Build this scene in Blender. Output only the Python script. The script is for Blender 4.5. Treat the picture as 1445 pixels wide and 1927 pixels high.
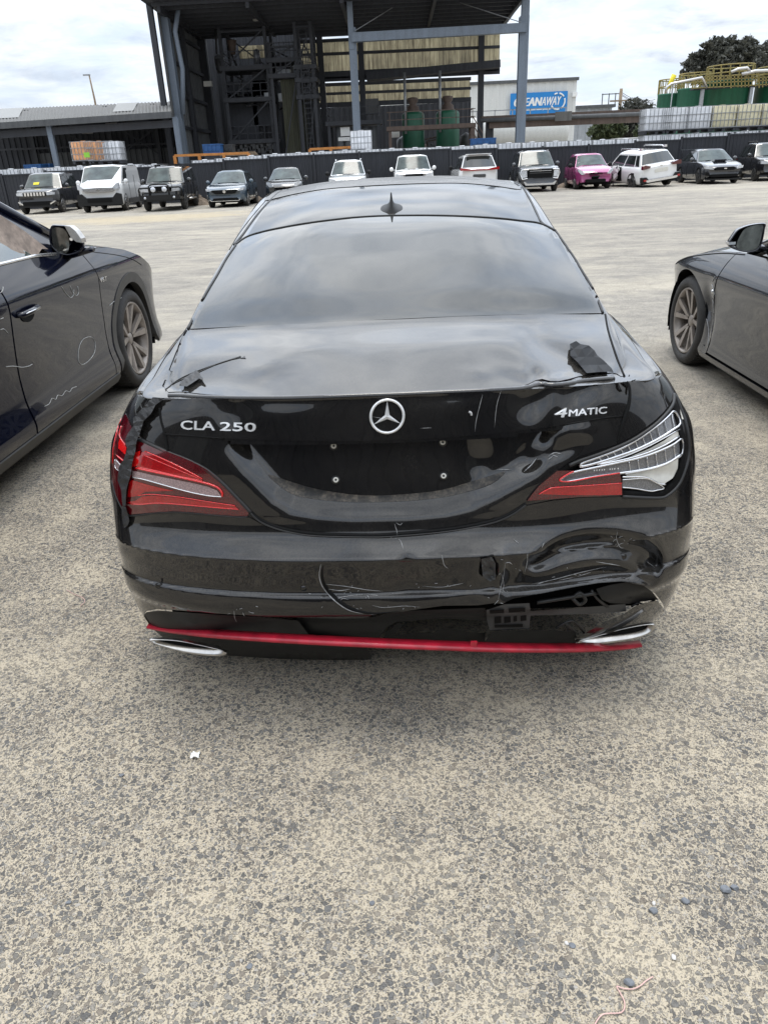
import bpy, bmesh, math, random
import numpy as np
from mathutils import Vector, Matrix
from mathutils.geometry import delaunay_2d_cdt
R = math.radians
sc = bpy.context.scene
for o in list(bpy.data.objects): bpy.data.objects.remove(o)
# ---------------------------------------------------------------- camera
PW, PH, FPX = 1445.0, 1927.0, 1380.0
CAMH, PITCH, YAW, ROLL = 1.50, R(25.4), R(-1.8), R(2.6)
CAM = np.array([0.0, 0.0, CAMH])
_f = np.array([math.sin(YAW) * math.cos(PITCH), math.cos(YAW) * math.cos(PITCH), -math.sin(PITCH)])
_r = np.array([math.cos(YAW), -math.sin(YAW), 0.0])
_u = np.cross(_r, _f)
_rr = _r * math.cos(ROLL) - _u * math.sin(ROLL)
_uu = _r * math.sin(ROLL) + _u * math.cos(ROLL)
cam_d = bpy.data.cameras.new('camera'); cam = bpy.data.objects.new('camera', cam_d)
sc.collection.objects.link(cam); sc.camera = cam
cam.matrix_world = Matrix([[_rr[0], _uu[0], -_f[0], CAM[0]], [_rr[1], _uu[1], -_f[1], CAM[1]],
                           [_rr[2], _uu[2], -_f[2], CAM[2]], [0, 0, 0, 1]])
cam_d.sensor_fit = 'VERTICAL'; cam_d.sensor_height = 36.0; cam_d.lens = FPX / PH * 36.0
cam_d.clip_start = 0.05; cam_d.clip_end = 3000
# ---------------------------------------------------------------- world, sun, exposure
SUN_EL, SUN_AZ = R(80), R(6)         # high behind thin cloud
w = bpy.data.worlds.new("World"); sc.world = w; w.use_nodes = True
nt = w.node_tree; nt.nodes.clear()
def N(t, kind, **kw):
    n = t.nodes.new(kind)
    for k, v in kw.items():
        if k == 'ins':
            for i, x in v.items(): n.inputs[i].default_value = x
        else: setattr(n, k, v)
    return n
out = N(nt, 'ShaderNodeOutputWorld'); bg = N(nt, 'ShaderNodeBackground'); bg.inputs[1].default_value = 0.1
sky = N(nt, 'ShaderNodeTexSky', sky_type='NISHITA', sun_disc=False, sun_elevation=SUN_EL, sun_rotation=SUN_AZ)
tc = N(nt, 'ShaderNodeTexCoord'); sep = N(nt, 'ShaderNodeSeparateXYZ')
nt.links.new(tc.outputs['Generated'], sep.inputs[0])
mx = N(nt, 'ShaderNodeMath', operation='MAXIMUM', ins={1: 0.0}); nt.links.new(sep.outputs[2], mx.inputs[0])
ad = N(nt, 'ShaderNodeMath', operation='ADD', ins={1: 0.16}); nt.links.new(mx.outputs[0], ad.inputs[0])
dx = N(nt, 'ShaderNodeMath', operation='DIVIDE'); dy = N(nt, 'ShaderNodeMath', operation='DIVIDE')
nt.links.new(sep.outputs[0], dx.inputs[0]); nt.links.new(ad.outputs[0], dx.inputs[1])
nt.links.new(sep.outputs[1], dy.inputs[0]); nt.links.new(ad.outputs[0], dy.inputs[1])
cb = N(nt, 'ShaderNodeCombineXYZ'); nt.links.new(dx.outputs[0], cb.inputs[0]); nt.links.new(dy.outputs[0], cb.inputs[1])
no1 = N(nt, 'ShaderNodeTexNoise', ins={'Scale': 1.5, 'Detail': 9.0, 'Roughness': 0.58, 'Distortion': 0.8})
no2 = N(nt, 'ShaderNodeTexNoise', ins={'Scale': 2.6, 'Detail': 7.0, 'Roughness': 0.62, 'Distortion': 0.3})
nt.links.new(cb.outputs[0], no1.inputs['Vector']); nt.links.new(cb.outputs[0], no2.inputs['Vector'])
cov = N(nt, 'ShaderNodeValToRGB'); cov.color_ramp.elements[0].position = 0.38; cov.color_ramp.elements[1].position = 0.54
cov.color_ramp.elements[0].color = (.35, .35, .35, 1)
nt.links.new(no1.outputs[0], cov.inputs[0])
ccol = N(nt, 'ShaderNodeValToRGB')
ccol.color_ramp.elements[0].position = 0.30; ccol.color_ramp.elements[0].color = (3.0, 3.4, 4.0, 1)
ccol.color_ramp.elements[1].position = 0.66; ccol.color_ramp.elements[1].color = (8.0, 8.2, 8.4, 1)
nt.links.new(no2.outputs[0], ccol.inputs[0])
skm = N(nt, 'ShaderNodeMix', data_type='RGBA', blend_type='MULTIPLY', ins={0: 1.0}); skm.inputs[7].default_value = (1.0, 1.0, 1.0, 1)
nt.links.new(sky.outputs[0], skm.inputs[6])
mix = N(nt, 'ShaderNodeMix', data_type='RGBA')
hz = N(nt, 'ShaderNodeMix', data_type='RGBA', ins={0: .7}); hz.inputs[7].default_value = (4.6, 5.6, 7.0, 1); nt.links.new(skm.outputs[2], hz.inputs[6])
nt.links.new(cov.outputs[0], mix.inputs[0]); nt.links.new(hz.outputs[2], mix.inputs[6]); nt.links.new(ccol.outputs[0], mix.inputs[7])
gz = N(nt, 'ShaderNodeMapRange', ins={1: 0.12, 2: 0.62, 3: 1.12, 4: 2.0}); nt.links.new(sep.outputs[2], gz.inputs[0])
gm = N(nt, 'ShaderNodeVectorMath', operation='SCALE'); nt.links.new(mix.outputs[2], gm.inputs[0]); nt.links.new(gz.outputs[0], gm.inputs[3])
gd = N(nt, 'ShaderNodeVectorMath', operation='DOT_PRODUCT'); nt.links.new(tc.outputs['Generated'], gd.inputs[0]); gd.inputs[1].default_value = (0.08, .56, .82)
gr = N(nt, 'ShaderNodeMapRange', interpolation_type='SMOOTHSTEP', ins={1: .35, 2: 1.0, 3: 1.0, 4: 1.55}); nt.links.new(gd.outputs['Value'], gr.inputs[0])
gm2 = N(nt, 'ShaderNodeVectorMath', operation='SCALE'); nt.links.new(gm.outputs[0], gm2.inputs[0]); nt.links.new(gr.outputs[0], gm2.inputs[3])
hf = N(nt, 'ShaderNodeMapRange', ins={1: 0.0, 2: 0.45, 3: .55, 4: 0.0}); nt.links.new(sep.outputs[2], hf.inputs[0])
hm = N(nt, 'ShaderNodeMix', data_type='RGBA'); hm.inputs[7].default_value = (5.3, 5.85, 6.7, 1)
nt.links.new(hf.outputs[0], hm.inputs[0]); nt.links.new(gm2.outputs[0], hm.inputs[6]); nt.links.new(hm.outputs[2], bg.inputs[0]); nt.links.new(bg.outputs[0], out.inputs[0])
sl = bpy.data.lights.new('sun', 'SUN'); sl.energy = 1.0; sl.angle = R(20); sl.color = (1.0, .95, .87)
so = bpy.data.objects.new('sun', sl); sc.collection.objects.link(so)
_sd = Vector((math.sin(SUN_AZ) * math.cos(SUN_EL), math.cos(SUN_AZ) * math.cos(SUN_EL), math.sin(SUN_EL)))
so.rotation_euler = _sd.to_track_quat('Z', 'Y').to_euler(); so.location = _sd * 50
sc.view_settings.view_transform = 'Standard'; sc.view_settings.look = 'None'; sc.view_settings.gamma = 1.0
sc.view_settings.exposure = 0.54
# ---------------------------------------------------------------- projection helpers
def proj(P):
    d = np.asarray(P, float) - CAM
    z = d @ _f
    return np.stack([PW / 2 + FPX * (d @ _rr) / z, PH / 2 - FPX * (d @ _uu) / z], -1)
def ray(px, py):
    px = np.asarray(px, float); py = np.asarray(py, float)
    v = _f + np.multiply.outer((px - PW / 2) / FPX, _rr) - np.multiply.outer((py - PH / 2) / FPX, _uu)
    return v / np.linalg.norm(v, axis=-1, keepdims=True)
def at(px, py, Y):
    r = ray(px, py); return CAM + r * (np.asarray(Y, float) / r[..., 1])[..., None]
def atZ(px, py, Z=0.0):
    r = ray(px, py); return CAM + r * ((np.asarray(Z, float) - CAMH) / r[..., 2])[..., None]
def atX(px, py, X):
    r = ray(px, py); return CAM + r * (np.asarray(X, float) / r[..., 0])[..., None]
# ---------------------------------------------------------------- object helpers
def tag(o, label=None, cat=None, group=None, kind=None):
    if label: o['label'] = label
    if cat: o['category'] = cat
    if group: o['group'] = group
    if kind: o['kind'] = kind
    return o
def empty(name, loc=(0, 0, 0), rz=0, parent=None):
    o = bpy.data.objects.new(name, None); sc.collection.objects.link(o)
    o.location = loc; o.rotation_euler = (0, 0, rz); o.empty_display_size = .2
    if parent: o.parent = parent
    return o
class MB:
    """collects geometry; build() links it as one mesh object"""
    def __init__(s): s.v = []; s.f = []; s.n = []; s.sm = []; s.cust = False; s.mi = []; s.cm = 0
    def add(s, verts, faces, smooth=False, normals=None):
        b = len(s.v)
        s.v += [tuple(float(c) for c in p) for p in verts]
        s.f += [tuple(int(i) + b for i in f) for f in faces]
        s.sm += [smooth] * len(faces); s.mi += [s.cm] * len(faces)
        if normals is None: s.n += [(0, 0, 0)] * len(verts)
        else: s.n += [tuple(float(c) for c in n) for n in normals]; s.cust = True
        return s
    def box(s, c, d, rot=None, taper=1.0, smooth=False):
        hx, hy, hz = d[0] / 2, d[1] / 2, d[2] / 2; vs = []
        for z in (-1, 1):
            k = taper if z > 0 else 1
            for x, y in ((-1, -1), (1, -1), (1, 1), (-1, 1)):
                p = Vector((x * hx * k, y * hy * k, z * hz))
                if rot is not None: p = rot @ p
                vs.append((p.x + c[0], p.y + c[1], p.z + c[2]))
        return s.add(vs, [(3, 2, 1, 0), (4, 5, 6, 7), (0, 1, 5, 4), (1, 2, 6, 5), (2, 3, 7, 6), (3, 0, 4, 7)], smooth)
    def bar(s, a, b, w, h=None, up=(0, 0, 1)):
        a = Vector(a); b = Vector(b); h = h or w; d = b - a; L = d.length
        if L < 1e-6: return s
        d.normalize(); u = Vector(up)
        if abs(d.dot(u)) > .97: u = Vector((0, 1, 0)) if abs(d.y) < .9 else Vector((1, 0, 0))
        x = d.cross(u).normalized(); y = x.cross(d)
        vs = [p + x * i * w / 2 + y * j * h / 2 for p in (a, b) for i, j in ((-1, -1), (1, -1), (1, 1), (-1, 1))]
        return s.add(vs, [(0, 1, 2, 3), (7, 6, 5, 4), (0, 4, 5, 1), (1, 5, 6, 2), (2, 6, 7, 3), (3, 7, 4, 0)])
    def tube(s, pts, r, n=8, cap=True, flat=1.0, upv=None):
        pts = [Vector(p) for p in pts]; m = len(pts); rs = r if hasattr(r, '__len__') else [r] * m
        vs = []; prev = None
        for i, p in enumerate(pts):
            t = (pts[min(i + 1, m - 1)] - pts[max(i - 1, 0)]).normalized()
            if prev is None:
                u = Vector(upv) if upv else (Vector((0, 0, 1)) if abs(t.z) < .9 else Vector((1, 0, 0)))
            else: u = prev
            x = t.cross(u)
            if x.length < 1e-5: x = t.cross(Vector((1, 0, 0)))
            x.normalize(); u = x.cross(t).normalized(); prev = u
            for k in range(n):
                a = 2 * math.pi * k / n
                vs.append(p + x * math.cos(a) * rs[i] + u * math.sin(a) * rs[i] * flat)
        fs = [(i * n + k, i * n + (k + 1) % n, (i + 1) * n + (k + 1) % n, (i + 1) * n + k) for i in range(m - 1) for k in range(n)]
        if cap: fs += [tuple(range(n - 1, -1, -1)), tuple(range((m - 1) * n, m * n))]
        return s.add(vs, fs, True)
    def lathe(s, prof, c=(0, 0, 0), axis='z', n=24, rot=None, cap=False, smooth=True):
        """prof: [(radius, height)] turned about the axis"""
        vs = []
        for r, h in prof:
            for k in range(n):
                a = 2 * math.pi * k / n; x, y = r * math.cos(a), r * math.sin(a)
                p = Vector((x, y, h)) if axis == 'z' else (Vector((h, x, y)) if axis == 'x' else Vector((x, h, y)))
                if rot is not None: p = rot @ p
                vs.append((p.x + c[0], p.y + c[1], p.z + c[2]))
        m = len(prof)
        fs = [(i * n + k, i * n + (k + 1) % n, (i + 1) * n + (k + 1) % n, (i + 1) * n + k) for i in range(m - 1) for k in range(n)]
        if cap: fs += [tuple(range(n - 1, -1, -1)), tuple(range((m - 1) * n, m * n))]
        return s.add(vs, fs, smooth)
    def prism(s, poly, a, b, axis='y'):
        """poly of 2D points swept from a to b along an axis; axis y: (x,z); x: (y,z); z: (x,y)"""
        n = len(poly)
        def P(p, t): return (p[0], t, p[1]) if axis == 'y' else ((t, p[0], p[1]) if axis == 'x' else (p[0], p[1], t))
        vs = [P(p, a) for p in poly] + [P(p, b) for p in poly]
        return s.add(vs, [tuple(range(n)), tuple(range(2 * n - 1, n - 1, -1))] + [(i, (i + 1) % n + 0, (i + 1) % n + n, i + n)[::-1] for i in range(n)])
    def grid(s, P, smooth=True, closed=False, normals=None):
        P = np.asarray(P); m, n = P.shape[:2]
        nn = n if closed else n - 1
        fs = [(i * n + j, i * n + (j + 1) % n, (i + 1) * n + (j + 1) % n, (i + 1) * n + j) for i in range(m - 1) for j in range(nn)]
        return s.add(P.reshape(-1, 3), fs, smooth, None if normals is None else normals.reshape(-1, 3))
    def build(s, name, mats, parent=None, fix=True, loc=None):
        me = bpy.data.meshes.new(name)
        me.from_pydata(s.v, [], s.f)
        mats = mats if isinstance(mats, (list, tuple)) else [mats]
        for m in mats: me.materials.append(m)
        me.polygons.foreach_set('material_index', s.mi)
        if fix and not s.cust:
            bm = bmesh.new(); bm.from_mesh(me)
            bmesh.ops.recalc_face_normals(bm, faces=bm.faces); bm.to_mesh(me); bm.free()
        me.polygons.foreach_set('use_smooth', s.sm)
        me.update()
        if s.cust:
            me.normals_split_custom_set_from_vertices([n if (n[0] or n[1] or n[2]) else tuple(me.vertices[i].normal) for i, n in enumerate(s.n)])
        o = bpy.data.objects.new(name, me); sc.collection.objects.link(o)
        if parent: o.parent = parent
        if loc is not None: o.location = loc
        return o
def rel(o, parent):
    """parent a world-space mesh under an empty that is not at the origin"""
    o.parent = parent; o.matrix_parent_inverse = parent.matrix_basis.inverted(); return o
def rehome(root, loc):
    """move the empty to the thing's base while its parts stay put"""
    bpy.context.view_layer.update()
    root.location = loc
    for c in root.children: c.location = Vector(c.location) - Vector(loc)
def kids(o): return [c for c in bpy.data.objects if c.parent == o]
def copy_tree(o, parent=None):
    c = o.copy(); sc.collection.objects.link(c)
    if parent is not None: c.parent = parent
    for ch in kids(o): copy_tree(ch, c)
    return c
def crom(pts, t):
    """Catmull-Rom through pts (k,...) at float params t"""
    pts = np.asarray(pts, float); t = np.asarray(t, float); n = len(pts)
    i = np.clip(np.floor(t).astype(int), 0, n - 2); u = (t - i)
    p0 = pts[np.clip(i - 1, 0, n - 1)]; p1 = pts[i]; p2 = pts[i + 1]; p3 = pts[np.clip(i + 2, 0, n - 1)]
    p0 = np.where((i == 0).reshape(i.shape + (1,) * (pts.ndim - 1)), 2 * p1 - p2, p0)
    p3 = np.where((i == n - 2).reshape(i.shape + (1,) * (pts.ndim - 1)), 2 * p2 - p1, p3)
    u = u.reshape(u.shape + (1,) * (pts.ndim - 1))
    return 0.5 * (2 * p1 + (p2 - p0) * u + (2 * p0 - 5 * p1 + 4 * p2 - p3) * u ** 2 + (3 * p1 - p0 - 3 * p2 + p3) * u ** 3)
def smoothpoly(pts, k=6, closed=False):
    pts = list(pts)
    if closed:
        P = np.array([pts[-1]] + pts + [pts[0], pts[1]], float); t = np.linspace(1, len(pts) + 1, len(pts) * k, endpoint=False)
        return crom(P, t)
    return crom(np.array(pts, float), np.linspace(0, len(pts) - 1, (len(pts) - 1) * k + 1))
def dens(poly, step, closed=True):
    out_ = []; n = len(poly)
    for i in range(n if closed else n - 1):
        a = np.array(poly[i], float); b = np.array(poly[(i + 1) % n], float)
        k = max(1, int(np.ceil(np.linalg.norm(b - a) / step)))
        out_ += [a + (b - a) * j / k for j in range(k)]
    if not closed: out_.append(np.array(poly[-1], float))
    return np.array(out_)
def inpoly(x, y, poly):
    x = np.asarray(x); y = np.asarray(y); c = np.zeros(x.shape, bool); n = len(poly)
    for i in range(n):
        x1, y1 = poly[i]; x2, y2 = poly[(i + 1) % n]
        if y1 == y2: continue
        k = ((y1 > y) != (y2 > y)) & (x < (x2 - x1) * (y - y1) / (y2 - y1) + x1)
        c ^= k
    return c
def segdist(x, y, poly, closed=True):
    d = np.full(np.shape(x), 1e9); n = len(poly)
    for i in range(n if closed else n - 1):
        x1, y1 = poly[i]; x2, y2 = poly[(i + 1) % n]; L = (x2 - x1) ** 2 + (y2 - y1) ** 2 + 1e-12
        t = np.clip(((x - x1) * (x2 - x1) + (y - y1) * (y2 - y1)) / L, 0, 1)
        d = np.minimum(d, np.hypot(x - x1 - t * (x2 - x1), y - y1 - t * (y2 - y1)))
    return d
def sstep(a, b, x):
    t = np.clip((np.asarray(x, float) - a) / (b - a), 0, 1); return t * t * (3 - 2 * t)
def gauss(x, y, cx, cy, rx, ry, ang=0):
    c, s_ = math.cos(R(ang)), math.sin(R(ang)); u = (x - cx) * c + (y - cy) * s_; v = -(x - cx) * s_ + (y - cy) * c
    return np.exp(-(u / rx) ** 2 - (v / ry) ** 2)
class Surf:
    """bicubic surface through a cage C[i][j]; a runs along j, b along i"""
    def __init__(s, cage): s.C = np.asarray(cage, float); s.nb, s.na = s.C.shape[:2]; s.seed = None
    def ev(s, a, b):
        a = np.asarray(a, float); b = np.asarray(b, float); sh = a.shape; a = a.ravel(); b = b.ravel()
        def wts(t, n):
            i = np.clip(np.floor(t).astype(int), 0, n - 2); u = t - i
            w = np.stack([-.5 * u + u ** 2 - .5 * u ** 3, 1 - 2.5 * u ** 2 + 1.5 * u ** 3, .5 * u + 2 * u ** 2 - 1.5 * u ** 3, -.5 * u ** 2 + .5 * u ** 3], -1)
            return i, w
        i, wb = wts(b, s.nb); j, wa = wts(a, s.na)
        Cp = s.pad(); P = np.zeros((len(a), 3))
        for p in range(4):
            for q in range(4): P += (wb[:, p] * wa[:, q])[:, None] * Cp[i + p, j + q]
        return P.reshape(sh + (3,))
    def pad(s):
        if not hasattr(s, '_p'):
            C = s.C; C = np.concatenate([2 * C[:1] - C[1:2], C, 2 * C[-1:] - C[-2:-1]], 0)
            s._p = np.concatenate([2 * C[:, :1] - C[:, 1:2], C, 2 * C[:, -1:] - C[:, -2:-1]], 1)
        return s._p
    def inv(s, px, py, lim=None):
        if s.seed is None:
            a0, a1, b0, b1 = lim or (0, s.na - 1, 0, s.nb - 1)
            A, B = np.meshgrid(np.linspace(a0, a1, 150), np.linspace(b0, b1, 150)); P = s.ev(A, B)
            e = 1e-3; Na = s.ev(A + e, B) - P; Nb = s.ev(A, B + e) - P; nn = np.cross(Na, Nb)
            vis = np.einsum('ijk,ijk->ij', nn, CAM - P) * getattr(s, 'sgn', 1) > 0
            q = proj(P); dist = np.linalg.norm(P - CAM, axis=-1); k = (q // 14).astype(int); key = k[..., 0] * 100000 + k[..., 1]
            u_, inv_ = np.unique(key.ravel(), return_inverse=True); mn = np.full(len(u_), 1e9); np.minimum.at(mn, inv_.ravel(), dist.ravel())
            vis &= dist < mn[inv_.ravel()].reshape(dist.shape) + .22
            s.seed = (A[vis], B[vis], q[vis]); s.lim = (a0, a1, b0, b1)
        px = np.asarray(px, float).ravel(); py = np.asarray(py, float).ravel(); T = np.stack([px, py], -1)
        sa, sb, sp = s.seed; a = np.empty(len(px)); b = np.empty(len(px))
        for k in range(0, len(px), 500):
            d = ((T[k:k + 500, None] - sp[None]) ** 2).sum(-1); m = d.argmin(1); a[k:k + 500] = sa[m]; b[k:k + 500] = sb[m]
        e = 1e-4; g0 = (a.copy(), b.copy())
        for _ in range(14):
            p = proj(s.ev(a, b)); ja = (proj(s.ev(a + e, b)) - p) / e; jb = (proj(s.ev(a, b + e)) - p) / e
            r_ = T - p; det = ja[:, 0] * jb[:, 1] - ja[:, 1] * jb[:, 0]; det = np.where(np.abs(det) < 1e-3, 1e-3, det)
            da = (r_[:, 0] * jb[:, 1] - r_[:, 1] * jb[:, 0]) / det; db = (ja[:, 0] * r_[:, 1] - ja[:, 1] * r_[:, 0]) / det
            a = np.clip(a + np.clip(da, -.3, .3), s.lim[0], s.lim[1]); b = np.clip(b + np.clip(db, -.3, .3), s.lim[2], s.lim[3])
        bad = np.linalg.norm(proj(s.ev(a, b)) - T, axis=1) > 4          # beyond the silhouette: nearest visible point
        a[bad] = g0[0][bad]; b[bad] = g0[1][bad]
        return a, b
    def lift(s, a, b, off, disp):
        P = s.ev(a, b); q = proj(P); d = P - CAM; d /= np.linalg.norm(d, axis=-1, keepdims=True)
        t = -off + (0 if disp is None else disp(q[..., 0], q[..., 1]))
        return P + d * (t[..., None] if np.ndim(t) else t)
    def at(s, px, py, off=0.0, disp=None):
        """3D points seen at these pixels on the surface, moved off towards the camera along the ray, disp added away from it"""
        px = np.asarray(px, float); sh = px.shape; a, b = s.inv(px, py); P = s.ev(a, b); px = px.ravel()
        d = P - CAM; d /= np.linalg.norm(d, axis=-1, keepdims=True)
        t = -off + (0 if disp is None else disp(px.ravel(), np.asarray(py, float).ravel()))
        return (P + d * np.reshape(t, (-1, 1)) if np.ndim(t) else P + d * t).reshape(sh + (3,))
def patch(mb, srf, outl, step=7, off=0.0, disp=None, lip=.012, smooth=True, holes=(), edge=None):
    """a panel whose traced outline lies on srf; its border folds back by lip"""
    ol = dens(outl, edge or step); hs = [dens(h, edge or step) for h in holes]
    x0, y0 = ol.min(0); x1, y1 = ol.max(0)
    gx, gy = np.meshgrid(np.arange(x0, x1, step), np.arange(y0, y1, step)); gx = gx + (np.arange(len(gx)) % 2)[:, None] * step / 2
    gx = gx.ravel(); gy = gy.ravel(); k = inpoly(gx, gy, ol) & (segdist(gx, gy, ol) > step * .45)
    for h in hs: k &= ~inpoly(gx, gy, h) & (segdist(gx, gy, h) > step * .45)
    pts = np.concatenate([ol] + hs + [np.stack([gx[k], gy[k]], -1)]); ed = []; b = 0
    for l in [ol] + hs: ed += [(b + i, b + (i + 1) % len(l)) for i in range(len(l))]; b += len(l)
    r_ = delaunay_2d_cdt([Vector(p) for p in pts], ed, [], 0, 1e-4)
    V = np.array([tuple(v) for v in r_[0]]); F = np.array([f for f in r_[2] if len(f) == 3])
    c = V[F].mean(1); k = inpoly(c[:, 0], c[:, 1], ol)
    for h in hs: k &= ~inpoly(c[:, 0], c[:, 1], h)
    F = F[k]
    va, vb = srf.inv(V[:, 0], V[:, 1]); P = srf.lift(va, vb, off, disp); e = .002 * (srf.na / 12.)
    du = srf.lift(va + e, vb, off, disp) - srf.lift(va - e, vb, off, disp); dv = srf.lift(va, vb + e, off, disp) - srf.lift(va, vb - e, off, disp)
    n = np.cross(du, dv); n /= np.linalg.norm(n, axis=-1, keepdims=True) + 1e-12
    s_ = np.sign(np.einsum('ij,ij->i', n, CAM - P)); n *= np.where(s_ == 0, 1, s_)[:, None]
    a, b_, c_ = P[F[:, 0]], P[F[:, 1]], P[F[:, 2]]
    flip = np.einsum('ij,ij->i', np.cross(b_ - a, c_ - a), CAM - a) < 0
    F[flip] = F[flip][:, ::-1]
    mb.add(P, F, smooth, n if smooth else None)
    if lip:
        for l in [ol] + hs:
            Q = srf.at(l[:, 0], l[:, 1], off, disp); d = (Q - CAM); d /= np.linalg.norm(d, axis=-1, keepdims=True)
            m = len(l); mb.add(np.concatenate([Q, Q + d * lip]), [(i, (i + 1) % m, (i + 1) % m + m, i + m) for i in range(m)], False)
    return mb
# ---------------------------------------------------------------- materials
def newmat(name):
    m = bpy.data.materials.new(name); m.use_nodes = True; t = m.node_tree; p = t.nodes['Principled BSDF']; return m, t, p
def L(t, a, b): t.links.new(a, b)
def noise(t, scale, detail=4, rough=.55, dist=0, coord='Object', vec=None, sc3=None):
    n = N(t, 'ShaderNodeTexNoise', ins={'Scale': scale, 'Detail': detail, 'Roughness': rough, 'Distortion': dist})
    if vec is None:
        c = N(t, 'ShaderNodeTexCoord'); vec = c.outputs[coord]
    if sc3:
        mp = N(t, 'ShaderNodeMapping'); mp.inputs['Scale'].default_value = sc3; L(t, vec, mp.inputs[0]); vec = mp.outputs[0]
    L(t, vec, n.inputs['Vector']); return n.outputs[0]
def ramp(t, src, stops, interp='LINEAR'):
    r_ = N(t, 'ShaderNodeValToRGB'); r_.color_ramp.interpolation = interp; el = r_.color_ramp.elements
    while len(el) < len(stops): el.new(.5)
    for e, (p, c) in zip(el, stops):
        e.position = p; e.color = (c, c, c, 1) if not hasattr(c, '__len__') else (*c, 1)
    L(t, src, r_.inputs[0]); return r_.outputs[0]
def mixc(t, fac, a, b, mode='MIX'):
    m = N(t, 'ShaderNodeMix', data_type='RGBA', blend_type=mode)
    for i, x in ((0, fac), (6, a), (7, b)):
        if hasattr(x, 'links') or isinstance(x, bpy.types.NodeSocket): L(t, x, m.inputs[i])
        elif i == 0: m.inputs[0].default_value = x
        else: m.inputs[i].default_value = (*x, 1) if hasattr(x, '__len__') else (x, x, x, 1)
    return m.outputs[2]
def mathn(t, op, a, b=None):
    m = N(t, 'ShaderNodeMath', operation=op)
    for i, x in ((0, a), (1, b)):
        if x is None: continue
        if isinstance(x, bpy.types.NodeSocket): L(t, x, m.inputs[i])
        else: m.inputs[i].default_value = x
    return m.outputs[0]
def bump(t, p, h, strength=.3, dist=.01):
    b = N(t, 'ShaderNodeBump', ins={'Strength': strength, 'Distance': dist}); L(t, h, b.inputs['Height']); L(t, b.outputs[0], p.inputs['Normal'])
def simple(name, col, rough=.5, metal=0, var=.15, scale=8, coat=0, spec=.5, bmp=0, bscale=60, emit=None):
    m, t, p = newmat(name)
    if var:
        n = noise(t, scale, 6, .6); c = ramp(t, n, [(.3, tuple(x * (1 - var) for x in col)), (.7, tuple(min(1, x * (1 + var)) for x in col))]); L(t, c, p.inputs['Base Color'])
    else: p.inputs['Base Color'].default_value = (*col, 1)
    p.inputs['Roughness'].default_value = rough; p.inputs['Metallic'].default_value = metal; p.inputs['Specular IOR Level'].default_value = spec
    p.inputs['Coat Weight'].default_value = coat; p.inputs['Coat Roughness'].default_value = .04
    if bmp: bump(t, p, noise(t, bscale, 5, .6), bmp, .01)
    return m
DUST = (.42, .38, .32)
def paint(name, col, dust=.02, metal=0.0, rough=.22, spec=.5, coat=1.0, coatr=.03, scratch=0.0):
    m, t, p = newmat(name)
    n = noise(t, 3.5, 7, .65, .4); n2 = noise(t, 160, 3, .6)
    d = mathn(t, 'MULTIPLY', ramp(t, n, [(.35, .25), (.75, 1.0)]), ramp(t, n2, [(.35, .5), (.7, 1.0)]))
    d = mathn(t, 'MULTIPLY', d, dust)
    gn = N(t, 'ShaderNodeNewGeometry'); sn = N(t, 'ShaderNodeSeparateXYZ'); L(t, gn.outputs['Normal'], sn.inputs[0])
    d = mathn(t, 'MULTIPLY', d, ramp(t, sn.outputs[2], [(.1, .22), (.85, 1.0)]))
    if scratch:
        s_ = noise(t, 4.0, 3, .6, 0, sc3=(60, 6, 3)); s_ = ramp(t, s_, [(.70, 0.0), (.74, 1.0)]); s_ = mathn(t, 'MULTIPLY', s_, scratch); d = mathn(t, 'ADD', d, s_)
    L(t, mixc(t, d, col, DUST), p.inputs['Base Color'])
    p.inputs['Metallic'].default_value = metal; p.inputs['Roughness'].default_value = rough; p.inputs['Specular IOR Level'].default_value = spec
    p.inputs['Coat Weight'].default_value = coat; p.inputs['Coat IOR'].default_value = 1.52; cr = mathn(t, 'ADD', mathn(t, 'MULTIPLY', d, .5), coatr); L(t, cr, p.inputs['Coat Roughness'])
    return m
M = {}
M['black'] = paint('black_paint', (.0035, .0035, .0042), .15, 0, .14, .12, 1.0, .015)
M['black_trunk'] = M['black']
M['glassblack'] = paint('tinted_glass', (.005, .007, .007), .06, 0, .06, .12, .85, .015)
M['roofglass'] = paint('roof_glass', (.005, .006, .006), .06, 0, .1, .1, .5, .03)
M['roofdusty'] = paint('dusty_sunroof', (.006, .006, .006), .35, 0, .35, .5, .5, .2)
M['gap'] = simple('panel_gap', (.003, .003, .003), .7, var=0, spec=.2)
M['void'] = simple('dark_interior', (.006, .006, .006), .8, var=0, spec=.1)
M['plastic'] = simple('black_plastic', (.009, .009, .009), .5, var=.3, scale=20, spec=.3, bmp=.05, bscale=300)
M['plasticg'] = simple('grey_plastic', (.045, .045, .045), .55, var=.25, scale=15)
M['rubberseal'] = simple('rubber_seal', (.012, .012, .012), .5, var=.2)
M['tyre'] = simple('tyre_rubber', (.028, .026, .024), .75, var=.35, scale=12, bmp=.3, bscale=90)
M['chrome'] = simple('chrome', (.78, .78, .78), .08, 1, var=.05, scale=30)
M['steel'] = simple('brushed_steel', (.55, .53, .5), .28, 1, var=.2, scale=30)
M['red'] = simple('red_trim_plastic', (.36, .010, .026), .36, var=.35, scale=22, coat=.2)
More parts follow.
